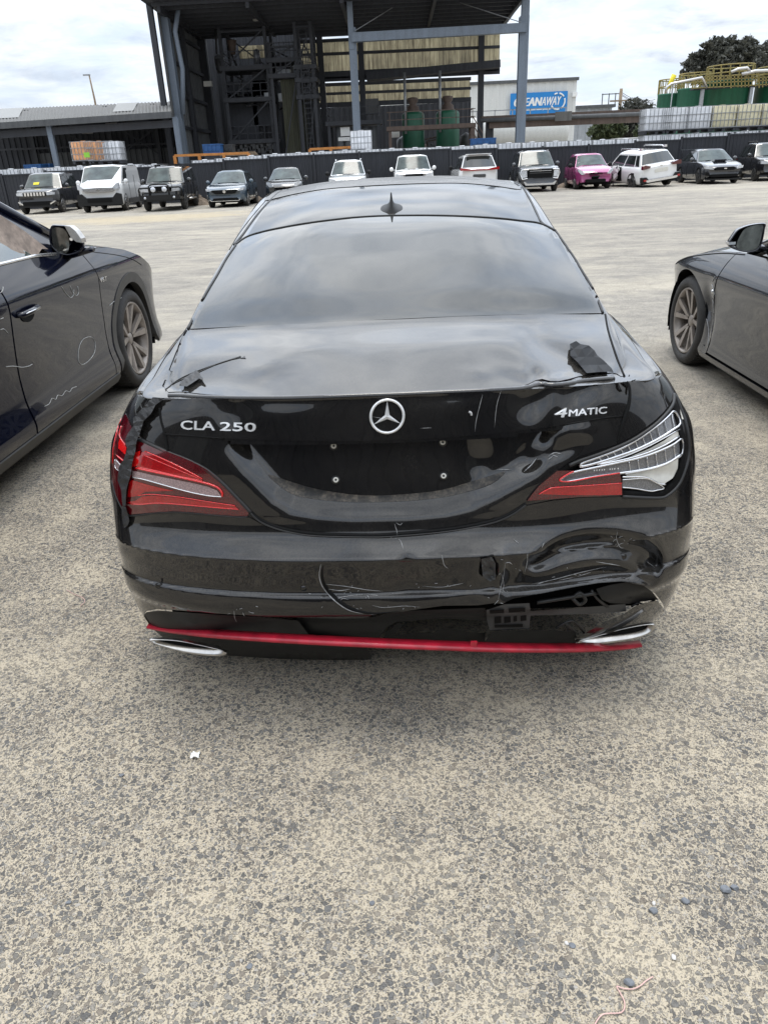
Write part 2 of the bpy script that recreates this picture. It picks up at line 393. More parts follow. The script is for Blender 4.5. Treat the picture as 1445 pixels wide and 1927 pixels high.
def lensmat(name, col, rough=.12, coat=1.0, sc_=70):
    m, t, p = newmat(name)
    v = N(t, 'ShaderNodeTexVoronoi', ins={'Scale': sc_ * 3}); c = N(t, 'ShaderNodeTexCoord'); L(t, c.outputs['Object'], v.inputs['Vector'])
    L(t, ramp(t, v.outputs['Distance'], [(.0, tuple(x * 1.25 for x in col)), (.6, tuple(x * .75 for x in col))]), p.inputs['Base Color'])
    p.inputs['Roughness'].default_value = rough; p.inputs['Coat Weight'].default_value = coat; p.inputs['Coat Roughness'].default_value = .03
    return m
M['lensdeep'] = lensmat('deep_red_lens', (.09, .003, .006))
M['lensred'] = lensmat('red_lens', (.38, .004, .006), .1)
M['lensbright'] = lensmat('bright_red_lens', (.75, .012, .012), .1)
M['lensgrey'] = lensmat('clear_lens', (.34, .24, .24), .15)
M['lampgrey'] = lensmat('lamp_cell', (.16, .16, .165), .15)
M['lampwhite'] = simple('lamp_reflector_white', (.62, .60, .54), .3, var=.1, scale=30)
M['lampsilver'] = simple('lamp_silver', (.72, .72, .73), .16, .85, var=.1, scale=30)
M['tape'] = simple('black_tape', (.022, .022, .023), .48, var=.5, scale=25, bmp=.25, bscale=120)
M['scuff'] = simple('bare_scratch', (.38, .38, .38), .6, var=.4, scale=80)
M['dirt'] = simple('dry_dirt', (.16, .14, .11), .95, var=.4, scale=60)
M['white'] = paint('white_paint', (.74, .74, .73), .12)
M['whiteplastic'] = simple('white_plastic', (.75, .76, .78), .45, var=.12, scale=3)
M['yellowpl'] = simple('yellowed_plastic', (.72, .66, .45), .5, var=.15, scale=2)
M['orangepl'] = simple('orange_stained_plastic', (.72, .36, .17), .5, var=.25, scale=2)
M['blue_pl'] = simple('blue_plastic', (.02, .09, .25), .5, var=.2)
M['window'] = paint('car_window', (.012, .016, .016), .05, 0, .05, .5, .6)
M['windscreen'] = simple('windscreen', (.05, .066, .062), .10, 0, var=.6, scale=2.2, coat=.1, spec=.25)
M['headlamp'] = simple('headlamp_glass', (.55, .57, .60), .12, .3, var=.3, scale=14, coat=1)
M['badge'] = simple('badge_silver', (.80, .80, .80), .28, .55, var=.08, scale=60)
M['tapegloss'] = simple('glossy_black_sheet', (.002, .002, .0025), .4, var=.3, scale=20, spec=.1, coat=.10)
M['alloy'] = simple('alloy_rim', (.36, .35, .34), .3, .8, var=.25, scale=15)
M['alloydark'] = simple('dark_alloy_rim', (.06, .06, .06), .35, .6, var=.3, scale=15)
M['alloydusty'] = simple('dusty_alloy_rim', (.27, .235, .205), .38, .35, var=.25, scale=12)
M['yellow'] = simple('yellow_marker', (.75, .62, .02), .5, var=.1)
M['paper'] = simple('paper', (.75, .75, .72), .7, var=.05)
M['arch'] = M['void']
def paintc(name, col, **k):
    if name not in M: M[name] = paint(name, col, **k)
    return M[name]
# structures
def steelm(name, col, rough=.6, streak=.35, sc3=(1.2, 1.2, .12), scale=3.0):
    m, t, p = newmat(name)
    n = noise(t, scale, 8, .65, .2, sc3=sc3); n2 = noise(t, 14, 5, .6)
    a = ramp(t, n, [(.32, tuple(x * (1 - streak) for x in col)), (.68, tuple(min(1, x * (1 + streak)) for x in col))])
    L(t, mixc(t, .25, a, ramp(t, n2, [(.3, tuple(x * .5 for x in col)), (.7, tuple(min(1, x * 1.4) for x in col))])), p.inputs['Base Color'])
    p.inputs['Roughness'].default_value = rough; return m
M['fence'] = steelm('charcoal_steel', (.022, .024, .030), .55, .25)
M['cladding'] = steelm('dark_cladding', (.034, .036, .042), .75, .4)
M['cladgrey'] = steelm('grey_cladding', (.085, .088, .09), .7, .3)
M['roofsteel'] = steelm('weathered_roof', (.11, .107, .10), .7, .3)
M['rooflight'] = simple('translucent_sheet', (.21, .21, .20), .6, var=.15)
M['column'] = steelm('blue_grey_steel', (.15, .18, .22), .5, .18)
M['darksteel'] = steelm('dark_steel', (.028, .03, .036), .6, .3)
def yellowclad():
    m, t, p = newmat('translucent_cladding')
    n = noise(t, 1.1, 8, .62, .3, sc3=(1.6, 1, .5)); n2 = noise(t, 2.5, 6, .7, 0, sc3=(3.0, 1, .15))
    a = ramp(t, n, [(.36, (.10, .085, .06)), (.50, (.34, .29, .185)), (.66, (.60, .53, .35))])
    L(t, mixc(t, .55, a, ramp(t, n2, [(.35, (.09, .075, .055)), (.65, (.68, .60, .40))]), 'MIX'), p.inputs['Base Color'])
    p.inputs['Roughness'].default_value = .7
    # sheet lit from behind: daylight passes through it
    tr = N(t, 'ShaderNodeBsdfTranslucent'); L(t, p.inputs['Base Color'].links[0].from_socket, tr.inputs[0])
    ms = N(t, 'ShaderNodeMixShader', ins={0: .5}); o = t.nodes['Material Output']
    L(t, p.outputs[0], ms.inputs[1]); L(t, tr.outputs[0], ms.inputs[2]); L(t, ms.outputs[0], o.inputs[0]); return m
M['yellowclad'] = yellowclad()
M['green_tank'] = steelm('green_tank_paint', (.012, .095, .05), .5, .3)
M['green_pale'] = steelm('pale_green_paint', (.035, .17, .11), .55, .25)
M['orange'] = steelm('orange_rail_paint', (.50, .20, .045), .6, .25)
M['yellowrail'] = steelm('yellow_rail_paint', (.27, .215, .07), .7, .35)
M['brownsteel'] = steelm('rusty_brown_steel', (.10, .07, .055), .7, .35)
M['whitewall'] = steelm('off_white_wall', (.62, .62, .59), .7, .07)
M['signblue'] = simple('sign_blue', (.012, .20, .52), .4, var=.05)
M['cage'] = simple('galvanised_cage', (.30, .31, .32), .45, .5, var=.2)
M['wood'] = simple('weathered_timber', (.25, .19, .13), .85, var=.3)
M['concrete'] = simple('grey_silo', (.33, .35, .37), .7, var=.15, scale=1)
M['bark'] = simple('bark', (.10, .075, .055), .9, var=.3, bmp=.3)
def leafm(name, c1, c2):
    m, t, p = newmat(name); g = N(t, 'ShaderNodeNewGeometry')
    L(t, ramp(t, g.outputs['Random Per Island'], [(0, c1), (1, c2)]), p.inputs['Base Color']); p.inputs['Roughness'].default_value = .6
    tr = N(t, 'ShaderNodeBsdfTranslucent'); L(t, p.inputs['Base Color'].links[0].from_socket, tr.inputs[0])
    ms = N(t, 'ShaderNodeMixShader', ins={0: .25}); L(t, p.outputs[0], ms.inputs[1]); L(t, tr.outputs[0], ms.inputs[2]); L(t, ms.outputs[0], t.nodes['Material Output'].inputs[0]); return m
M['leafdark'] = leafm('dark_foliage', (.028, .03, .024), (.085, .085, .065))
M['leafgreen'] = leafm('green_foliage', (.035, .05, .022), (.10, .12, .05))
M['stone'] = simple('dark_stone', (.17, .18, .195), .8, var=.35, scale=40, bmp=.3, bscale=120)
M['stonelight'] = simple('pale_stone', (.55, .53, .50), .8, var=.2, scale=40)
M['wire'] = simple('pale_pink_wire', (.62, .40, .36), .5, var=.1)
def groundm():
    m, t, p = newmat('worn_asphalt'); c = N(t, 'ShaderNodeTexCoord'); co = c.outputs['Object']
    wp = N(t, 'ShaderNodeTexNoise', ins={'Scale': 70.0, 'Detail': 3.0}); L(t, co, wp.inputs['Vector'])
    wv = N(t, 'ShaderNodeVectorMath', operation='SCALE'); wv.inputs[3].default_value = .011
    sb = N(t, 'ShaderNodeVectorMath', operation='SUBTRACT'); sb.inputs[1].default_value = (.5, .5, .5); L(t, wp.outputs['Color'], sb.inputs[0]); L(t, sb.outputs[0], wv.inputs[0])
    av = N(t, 'ShaderNodeVectorMath', operation='ADD'); L(t, co, av.inputs[0]); L(t, wv.outputs[0], av.inputs[1]); co2 = av.outputs[0]
    big = noise(t, .55, 6, .6, .4, vec=co); mid = noise(t, 3.2, 6, .62, .2, vec=co); fine = noise(t, 420, 4, .7, vec=co)
    sandc = ramp(t, mid, [(.3, (.50, .418, .30)), (.7, (.66, .565, .41))])
    sandc = mixc(t, .5, sandc, mixc(t, fine, (.16, .135, .105), (.66, .58, .45)))
    def stones(scale, size, seed, cols, dens_):
        v = N(t, 'ShaderNodeTexVoronoi', ins={'Scale': scale, 'Randomness': 1.0}); e = N(t, 'ShaderNodeTexVoronoi', feature='DISTANCE_TO_EDGE', ins={'Scale': scale, 'Randomness': 1.0})
        mp = N(t, 'ShaderNodeMapping'); mp.inputs['Location'].default_value = (seed, seed * 1.7, 0); mp.inputs['Rotation'].default_value = (0, 0, seed); L(t, co2, mp.inputs[0])
        L(t, mp.outputs[0], v.inputs['Vector']); L(t, mp.outputs[0], e.inputs['Vector'])
        s3 = N(t, 'ShaderNodeSeparateColor'); L(t, v.outputs['Color'], s3.inputs[0])
        th = mathn(t, 'ADD', mathn(t, 'MULTIPLY', s3.outputs[0], size), .02)         # stones of uneven size
        th = mathn(t, 'ADD', th, mathn(t, 'MULTIPLY', mathn(t, 'SUBTRACT', fine, .5), .10))
        d = mathn(t, 'SUBTRACT', e.outputs['Distance'], th)
        msk = ramp(t, mathn(t, 'MULTIPLY', d, 9.0), [(0, 0.0), (.35, 1.0)])
        pres = ramp(t, mathn(t, 'ADD', s3.outputs[1], mathn(t, 'MULTIPLY', mathn(t, 'SUBTRACT', mid, .5), 1.2)), [(dens_, 1.0), (dens_ + .02, 0.0)])
        colr = ramp(t, s3.outputs[2], cols)
        return mathn(t, 'MULTIPLY', msk, pres), colr, d
    m1, c1, d1 = stones(76, .26, 1.3, [(0, (.055, .062, .072)), (.4, (.115, .124, .135)), (.7, (.18, .178, .165)), (.88, (.17, .145, .12)), (1, (.27, .26, .24))], .70)
    m2, c2, d2 = stones(150, .25, 7.1, [(0, (.06, .064, .07)), (.5, (.135, .135, .135)), (.8, (.22, .195, .17)), (1, (.42, .40, .37))], .66)
    m3, c3, d3 = stones(330, .22, 3.9, [(0, (.045, .045, .045)), (.5, (.15, .14, .13)), (1, (.50, .47, .42))], .66)
    col = mixc(t, m3, sandc, c3); col = mixc(t, m2, col, c2); col = mixc(t, m1, col, c1)
    col = mixc(t, .22, col, mixc(t, noise(t, 30, 4, .6, vec=co), (.20, .175, .14), (.56, .48, .36)))
    col = mixc(t, ramp(t, noise(t, 230, 5, .75, vec=co), [(.54, 0.0), (.62, .85)]), col, (.055, .05, .045))
    # sandy film drifted over the stones in places; dark tyre-polished ground elsewhere
    sep_ = N(t, 'ShaderNodeSeparateXYZ'); L(t, co, sep_.inputs[0])
    film = ramp(t, mathn(t, 'ADD', mathn(t, 'MULTIPLY', big, .6), mathn(t, 'MULTIPLY', mid, .4)), [(.48, 0.0), (.66, .6)])
    col = mixc(t, film, col, sandc)
    # far yard: long drifts of sand and grey tyre-swept streaks running across
    far = ramp(t, mathn(t, 'MULTIPLY', sep_.outputs[1], .05), [(.17, 0.0), (.34, 1.0)])
    st = noise(t, 1.0, 8, .68, .7, vec=co, sc3=(.25, .62, 1)); st2 = noise(t, 1.0, 8, .72, .8, vec=co, sc3=(1.1, 2.2, 1)); st3 = noise(t, .1, 3, .6, .4, vec=co)
    f = mathn(t, 'ADD', mathn(t, 'MULTIPLY', st, .5), mathn(t, 'MULTIPLY', st2, .5))
    f = mathn(t, 'ADD', f, mathn(t, 'MULTIPLY', mathn(t, 'SUBTRACT', st3, .5), .35))
    fc = ramp(t, f, [(.36, (.12, .115, .11)), (.44, (.20, .19, .175)), (.50, (.29, .27, .235)), (.57, (.41, .37, .30)), (.68, (.50, .45, .36))])
    fc = mixc(t, .35, fc, mixc(t, noise(t, 9, 6, .7, vec=co), (.16, .15, .14), (.66, .60, .50)))
    col = mixc(t, mathn(t, 'MULTIPLY', far, .85), col, fc)
    sx = mathn(t, 'MULTIPLY', mathn(t, 'ADD', sep_.outputs[0], 9.3), 1 / 5.2); sy = mathn(t, 'MULTIPLY', mathn(t, 'ADD', sep_.outputs[1], -29.5), 1 / 3.2)
    dd_ = mathn(t, 'SQRT', mathn(t, 'ADD', mathn(t, 'MULTIPLY', sx, sx), mathn(t, 'MULTIPLY', sy, sy))); dd_ = mathn(t, 'ADD', dd_, mathn(t, 'MULTIPLY', mathn(t, 'SUBTRACT', noise(t, .8, 7, .7, .6, vec=co), .5), 2.2))
    dm = ramp(t, dd_, [(.45, .8), (1.0, 0.0)]); col = mixc(t, dm, col, mixc(t, noise(t, 3, 6, .7, vec=co), (.33, .27, .18), (.60, .51, .36)))
    L(t, col, p.inputs['Base Color']); p.inputs['Roughness'].default_value = .93; p.inputs['Specular IOR Level'].default_value = .25
    h = mathn(t, 'ADD', mathn(t, 'MULTIPLY', m1, .9), mathn(t, 'ADD', mathn(t, 'MULTIPLY', m2, .5), mathn(t, 'MULTIPLY', fine, .5)))
    bump(t, p, h, .9, .005); return m
M['ground'] = groundm()
# ---------------------------------------------------------------- ground
g = MB(); g.add([(-600, -60, 0), (600, -60, 0), (600, 900, 0), (-600, 900, 0)], [(0, 1, 2, 3)]); tag(g.build('ground', M['ground']), kind='structure')
# ================================================================ the hero car: black sedan, tail towards us
YR = 1.70                                    # rearmost point of its bumper
# plan of the tail and flank: column -> (x as a share of half width, set-back y)
PLAN = [(0, 0), (.20, .004), (.40, .020), (.60, .055), (.76, .105), (.88, .170), (.95, .25), (.985, .36), (1.0, .55), (1.0, .85), (1.0, 1.3), (1.0, 1.9), (1.0, 2.6), (1.0, 3.2), (.99, 3.7), (.95, 4.1), (.86, 4.36), (.66, 4.52), (.34, 4.60), (0, 4.62)]
# rows: z at centre, set-back at centre, half width, extra z at corner, share of plan curve
ROWS = [(.08, .20, .855, 0), (.17, .12, .885, 0), (.27, .06, .898, -.01), (.335, .035, .903, -.015), (.362, .012, .905, -.02), (.385, .004, .907, -.02), (.425, .010, .908, -.025), (.442, .024, .908, -.03),
        (.50, .012, .907, -.035), (.540, .003, .902, -.035), (.550, .001, .903, -.035), (.560, .012, .903, -.035), (.600, .052, .902, -.01), (.65, .066, .898, .01), (.71, .073, .886, .015), (.78, .082, .868, .01), (.84, .090, .836, .0), (.91, .101, .798, -.015), (.955, .111, .77, -.03), (.967, .112, .76, -.04)]
def s2cage():
    rows = []
    for z, yc, w, dz in ROWS:
        r_ = []
        for k, (xs, ys) in enumerate(PLAN):
            t = min(1.0, ys / .36) ; fade = 1 - sstep(.25, .75, ys)
            zz = z + dz * t
            x = xs * w; y = yc * (1 - .75 * t) * fade + ys
            if z > .7: x = xs * (w + (.878 - w) * sstep(.2, 1.5, ys)); zz += (.905 - zz) * sstep(.3, 1.3, ys) * sstep(.9, .967, z)
            if ys > 2.7 and zz > .5: zz = .5 + (zz - .5) * (1 - .62 * float(sstep(2.7, 4.7, ys)))
            r_.append((x, YR + y, zz))
        rows.append(r_)
    rows = np.array(rows); left = rows[:, 1:][:, ::-1].copy(); left[..., 0] *= -1
    return np.concatenate([left, rows], 1)
S2 = Surf(s2cage()); NC = len(PLAN) - 1       # column NC is the centre line
S2TOP = S2.C[-1]
# upper body: stations running forward; each from centre to shoulder (x, z, dy)
ST = [(.20, [(0, .992), (.34, .989), (.585, .975), (.64, .962), (.70, .945), (.75, .925), (.81, .89)], .10),
      (.36, [(0, 1.034), (.34, 1.031), (.60, 1.016), (.655, .995), (.71, .962), (.77, .935), (.845, .895)], .06),
      (.53, [(0, 1.070), (.34, 1.067), (.622, 1.052), (.662, 1.03), (.715, .985), (.79, .935), (.868, .895)], .04),
      (.72, [(0, 1.143), (.33, 1.139), (.602, 1.112), (.645, 1.088), (.705, 1.005), (.79, .935), (.88, .90)], -.0),
      (.98, [(0, 1.237), (.32, 1.231), (.578, 1.194), (.625, 1.168), (.69, 1.05), (.785, .94), (.885, .905)], -.03),
      (1.25, [(0, 1.322), (.31, 1.315), (.548, 1.272), (.60, 1.245), (.675, 1.09), (.775, .95), (.885, .91)], -.06),
      (1.60, [(0, 1.390), (.30, 1.383), (.54, 1.347), (.595, 1.318), (.67, 1.12), (.76, .96), (.885, .91)], -.05),
      (1.95, [(0, 1.424), (.30, 1.418), (.545, 1.386), (.60, 1.358), (.67, 1.14), (.755, .96), (.885, .91)], -.03),
      (2.35, [(0, 1.434), (.30, 1.428), (.55, 1.398), (.605, 1.37), (.68, 1.14), (.755, .96), (.885, .905)], 0),
      (2.80, [(0, 1.405), (.30, 1.398), (.55, 1.365), (.60, 1.33), (.69, 1.12), (.76, .95), (.88, .90)], 0),
      (3.20, [(0, 1.24), (.32, 1.22), (.60, 1.16), (.65, 1.12), (.72, 1.0), (.78, .92), (.875, .88)], 0),
      (3.55, [(0, 1.03), (.32, 1.01), (.62, .96), (.66, .95), (.72, .92), (.78, .90), (.87, .86)], 0),
      (4.10, [(0, .93), (.30, .925), (.56, .90), (.62, .89), (.70, .87), (.76, .85), (.83, .80)], 0),
      (4.58, [(0, .74), (.25, .735), (.42, .72), (.5, .71), (.56, .69), (.60, .66), (.64, .62)], -.12)]
def s1cage():
    top = S2TOP[NC:]                                      # centre -> right
    def tp(t): return crom(top, np.array([t]))[0]
    first = [tp(t) for t in (0, 1.6, 3.0, 3.55, 4.2, 5.0, 6.2)]
    rows = [first]
    for y, pts, dy in ST:
        rows.append([(x, YR + y + dy * (abs(x) / .6) ** 2 if i < 4 else YR + y + dy * .6, z) for i, (x, z) in enumerate(pts)])
    rows = np.array(rows, float)
    tt = np.linspace(4, 15, 400); tb = crom(top, tt)
    for i, (y, pts, dy) in enumerate(ST):
        if y < 4.2:
            p = tb[np.abs(tb[:, 1] - (rows[i + 1][6][1])).argmin()]; rows[i + 1][6] = p
            k = min(0, p[0] - rows[i + 1][5][0] - .07); rows[i + 1][5][0] += k
    rows[..., 0] += 0
    half = []
    for r_ in rows:                                       # refine laterally
        half.append(crom(r_, np.linspace(0, 6, 13)))
    rows = np.array(half); left = rows[:, 1:][:, ::-1].copy(); left[..., 0] *= -1
    return np.concatenate([left, rows], 1)
S1 = Surf(s1cage()); XSH = -.012
S1.C[..., 0] += XSH; S2.C[..., 0] += XSH
S1.inv([742], [500], (0, 24, 0, 10.8)); S2.inv([742], [1000], (NC - 9.6, NC + 9.6, 0, len(ROWS) - 1))
car = empty('sedan', (0, 0, 0))
tag(car, 'black sedan with a crushed tail and torn bumper in the foreground centre', 'car')
# ---- traced outlines (photo pixels), lifted onto the two body surfaces
def zz(pts, sx, ox, oy): return [(x / sx + ox, y / sx + oy) for x, y in pts]
SEAM = [(441, 461), (465, 445), (497, 435), (535, 427), (575, 420), (619, 414), (665, 409), (715, 406), (770, 405), (812, 405), (860, 406), (902, 408), (945, 411), (980, 415), (1016, 420), (1046, 434)]
GB = [(354, 619), (460, 614), (571, 609), (660, 604), (751, 600), (840, 596), (932, 593), (1035, 591), (1134, 589)]      # glass meets deck
GL = [(444, 461), (426, 487), (408, 519), (392, 545), (378, 570), (366, 594), (354, 619)]
GR = [(1046, 434), (1065, 458), (1082, 484), (1098, 510), (1113, 538), (1124, 563), (1134, 589)]
LIP = [(317, 738), (332, 737), (348, 737), (370, 740), (390, 742), (443, 745), (500, 746.5), (548, 746.5), (620, 744), (681, 741), (760, 738), (841, 734), (910, 731.5), (950, 729.5), (978, 727.5), (995, 722), (1008, 715), (1020, 713), (1035, 717), (1050, 717.5), (1070, 713), (1088, 708), (1107, 705), (1130, 702.5), (1152, 701)]
BAND = [(1170, 783), (1144, 785.5), (1085, 795), (1020, 806), (925, 817), (841, 823.5), (760, 828), (681, 830), (620, 830.5), (560, 829.5), (500, 828), (440, 826), (417, 825), (370, 821), (311, 817)]
glass_ol = GL[::-1] + SEAM[1:-1] + GR + GB[::-1][1:-1]
glass_ol = [tuple(p) for p in smoothpoly(GL[::-1], 3)] + [tuple(p) for p in smoothpoly(SEAM, 4)] + [tuple(p) for p in smoothpoly(GR, 3)] + [tuple(p) for p in smoothpoly(GB[::-1], 3)]
roof_ol = [tuple(p) for p in smoothpoly(SEAM[1:-1], 4)] + [(1009, 405), (1001, 390), (990, 368), (978, 347), (938, 342.5), (878, 339), (799, 337.5), (720, 339.5), (692, 342.5), (609, 349.5), (554, 359), (515, 368), (495, 397), (478, 424)]
top_ol = [(515, 366.5), (554, 357.5), (609, 348), (692, 341), (720, 338), (799, 336), (878, 337.5), (938, 341), (977, 345), (968, 337), (957, 331.5), (936, 330), (878, 328.5), (799, 328), (720, 330), (692, 332.5), (609, 340), (554, 352), (526, 361)]
deck_ol = [(351, 622)] + GB[1:-1] + [(1137, 592), (1143, 620), (1152, 650), (1163, 682), (1173, 707), (1168, 708), (1160, 703)] + LIP[::-1] + [(308, 726), (318, 702), (331, 668), (341, 643)]
band_ol = LIP + [(1162, 706), (1172, 716), (1182, 728), (1181, 758)] + BAND + [(304, 790), (301, 768), (308, 750)]
low_ol = BAND[::-1] + [(1167, 806), (1160, 836), (1125, 847), (1091, 859), (1068, 872), (1049, 885), (1030, 900), (1013, 915), (1000, 930), (989, 944), (962, 960), (922, 976), (880, 985), (841, 991), (790, 997), (741, 1000), (690, 1002), (640, 1001), (600, 999.5), (560, 995), (520, 986), (490, 972), (472, 960), (443, 931), (409, 897), (364, 868), (322, 852), (317, 853), (313, 834)]
bump_ol = [(218, 925), (221, 936), (231, 957), (246, 969.5), (285, 966), (327, 963.5), (390, 968.5), (443, 973), (470, 974), (490, 985), (520, 997), (560, 1006), (600, 1010.5), (640, 1012), (690, 1012.5), (741, 1011), (790, 1008), (841, 1002), (880, 996), (922, 987), (962, 971), (990, 952), (1040, 942), (1091, 937), (1170, 935), (1236, 939), (1256, 932), (1276, 914), (1290, 893), (1292, 892), (1293, 905), (1293, 950), (1290, 985), (1286, 1030), (1279, 1070), (1270, 1110), (1260, 1146), (1253, 1161),
           (1247, 1137), (1233, 1118), (1210, 1102), (1169, 1094), (1125, 1097), (1085, 1104), (1028, 1115), (966, 1126), (945, 1136), (928, 1135), (900, 1139), (833, 1140), (790, 1146), (757, 1151), (700, 1157), (690, 1163), (640, 1164), (600, 1163), (500, 1160), (400, 1154), (330, 1148), (295, 1146.5), (277, 1150), (262, 1166), (258, 1158), (250, 1130), (238, 1092), (227, 1050), (219, 1030)]
llamp_ol = zz([(215, 600), (180, 650), (150, 720), (128, 790), (110, 860), (108, 960), (118, 1080), (150, 1190), (195, 1280), (250, 1325), (400, 1310), (560, 1300), (700, 1308), (800, 1320), (1000, 1335), (1085, 1335), (1105, 1305), (1060, 1250), (1000, 1190), (935, 1120), (870, 1060), (790, 1000), (700, 950), (620, 915), (540, 885), (430, 840), (330, 795), (290, 750), (250, 680)], 3.803, 180, 620)
rlamp_ol = zz([(1165, 570), (1195, 620), (1225, 740), (1250, 860), (1255, 960), (1240, 1080), (1190, 1190), (1120, 1260), (1050, 1280), (800, 1265), (500, 1275), (300, 1290), (120, 1305), (150, 1260), (200, 1200), (270, 1140), (340, 1085), (420, 1035), (500, 985), (620, 945), (750, 905), (830, 870), (900, 830), (980, 775), (1050, 720), (1100, 670), (1140, 620)], 3.803, 960, 600)
# ---- dents
def d_deck(x, y):
    foldw = 0
    d = .010 * gauss(x, y, 1060, 668, 60, 22, 25) - .005 * gauss(x, y, 980, 700, 60, 14, 15) + .006 * gauss(x, y, 940, 660, 40, 60, -35)
    d += .004 * gauss(x, y, 1010, 640, 18, 55, -40) - .003 * gauss(x, y, 900, 700, 40, 12) + .0035 * np.sin((x * .6 - y * 1.1) / 19.) * gauss(x, y, 985, 680, 85, 45, 20)
    d += .005 * gauss(x, y, 440, 715, 70, 18, -12) - .004 * gauss(x, y, 500, 690, 70, 16, -18) + .0022 * np.sin((x * .5 + y) / 14.) * gauss(x, y, 430, 700, 90, 35)
    d += -.010 * gauss(x, y, 1045, 714, 26, 9, -10) + .009 * gauss(x, y, 1008, 706, 14, 14, 30) - .008 * gauss(x, y, 1115, 700, 30, 8, -8) + .006 * gauss(x, y, 1082, 700, 12, 12)
    d += .0012 * np.sin(x / 57. + 1.2 * np.sin(y / 31.)) + .0010 * np.sin(x / 103. - y / 23.)
    return d
def d_band(x, y):
    d = .012 * gauss(x, y, 1000, 755, 30, 40, 20) + .010 * gauss(x, y, 1085, 740, 30, 40, 30) - .006 * gauss(x, y, 1045, 750, 22, 40, 20)
    d += .007 * gauss(x, y, 430, 770, 40, 30, 30) - .004 * gauss(x, y, 500, 775, 40, 30) + .0016 * np.sin(x / 38. + 2 * np.sin(y / 30.)) * (.25 + gauss(x, y, 430, 780, 150, 60) + gauss(x, y, 1000, 780, 150, 60))
    return d + .0004 * np.sin(x / 24.)
REC = [(452, 800), (456, 830), (480, 862), (508, 892), (530, 915), (556, 930), (600, 938), (665, 943), (761, 941), (830, 934), (877, 923), (920, 905), (958, 883), (990, 855), (1020, 820), (1030, 790)]
def sdist(x, y, poly):
    d = segdist(x, y, poly); return np.where(inpoly(x, y, poly), -d, d)
def rec0(x, y):
    t = np.clip(1 - (sdist(x, y, REC) + 8) / 50, 0, 1); t = t * t * (3 - 2 * t) * .45 + t * .55
    return .036 * t * sstep(1004, 962, y) + .014 * sstep(950, 828, y) * np.clip(t * 1.3 - .3, 0, 1)
def d_low(x, y):
    d = RECF(x, y)
    d += .016 * gauss(x, y, 1000, 870, 26, 20, -40) + .010 * gauss(x, y, 1050, 850, 40, 14, -25) - .008 * gauss(x, y, 1080, 815, 35, 20) + .012 * gauss(x, y, 905, 870, 26, 32)
    d += .0008 * np.sin(x / 31. + y / 17.) * (.3 + gauss(x, y, 980, 880, 110, 60))
    return d
CR1 = [tuple(p) for p in smoothpoly([(985, 1062), (1012, 1040), (1045, 1017), (1090, 1004), (1140, 1001), (1190, 1006), (1228, 1020), (1246, 1048), (1238, 1078)], 3)]
CR2 = [tuple(p) for p in smoothpoly([(985, 1062), (1000, 1078), (1030, 1076), (1068, 1063), (1110, 1056), (1150, 1058), (1185, 1068), (1215, 1080), (1238, 1078)], 3)]
CR3 = [tuple(p) for p in smoothpoly([(985, 1062), (960, 1112), (1010, 1116), (1060, 1104), (1110, 1092), (1160, 1088), (1200, 1094), (1228, 1108), (1238, 1078)], 3)]
def between(x, y, top, bot, A_, pk):
    poly = list(top) + list(bot)[::-1]; ins = inpoly(x, y, poly); d1 = segdist(x, y, top, False); d2 = segdist(x, y, bot, False); t = d1 / (d1 + d2 + 1e-6)
    return np.where(ins, A_ * np.clip(t / pk, 0, 1) ** .8 * np.clip((1 - t) / (1 - pk), 0, 1) ** .9, 0)
def blurfield(fn, x0, x1, y0, y1, sg, st=1.5):
    gx, gy = np.meshgrid(np.arange(x0, x1, st), np.arange(y0, y1, st)); F_ = fn(gx.ravel(), gy.ravel()).reshape(gx.shape); k = np.arange(-int(3 * sg / st), int(3 * sg / st) + 1); w_ = np.exp(-(k * st / sg) ** 2 / 2); w_ /= w_.sum(); h = len(k) // 2
    F_ = np.apply_along_axis(lambda v: np.convolve(np.pad(v, h, 'edge'), w_, 'valid'), 1, F_); F_ = np.apply_along_axis(lambda v: np.convolve(np.pad(v, h, 'edge'), w_, 'valid'), 0, F_)
    def f(x, y):
        u = np.clip((np.asarray(x, float) - x0) / st, 0, F_.shape[1] - 1.001); v = np.clip((np.asarray(y, float) - y0) / st, 0, F_.shape[0] - 1.001); i = u.astype(int); j = v.astype(int); a = u - i; b = v - j
        return F_[j, i] * (1 - a) * (1 - b) + F_[j, i + 1] * a * (1 - b) + F_[j + 1, i] * (1 - a) * b + F_[j + 1, i + 1] * a * b
    return f
BUMPF = blurfield(lambda x, y: between(x, y, CR1, CR2, .052, .34) + between(x, y, CR2, CR3, .020, .6), 930, 1300, 960, 1180, 5)
RECF = blurfield(lambda x, y: rec0(x, y), 400, 1090, 780, 1020, 4)
def d_bump(x, y):
    d = BUMPF(x, y) + .012 * gauss(x, y, 1130, 1030, 110, 34, 4)
    # spike dent in the middle with shallow bowls on both sides of it
    u = np.abs(x - 765) / (10 + np.clip(y - 1045, 0, 80) * .35)
    d += .012 * np.exp(-u ** 1.5) * sstep(1038, 1060, y) * sstep(1120, 1088, y)
    d += .004 * gauss(x, y, 836, 1090, 42, 26) - .008 * gauss(x, y, 885, 1100, 30, 24)
    d += .022 * gauss(x, y, 920, 1075, 17, 20) + .014 * gauss(x, y, 958, 1090, 14, 34, 15) - .010 * gauss(x, y, 940, 1080, 8, 30, 12)
    d += .0014 * np.sin(x / 40. + np.sin(y / 22.)) + .003 * np.sin(x / 27. + y / 15.) * gauss(x, y, 900, 1080, 260, 60)
    d += .005 * sstep(604, 616, x) * sstep(900, 700, x) * sstep(1060, 1095, y)          # the pushed-in flap
    return d
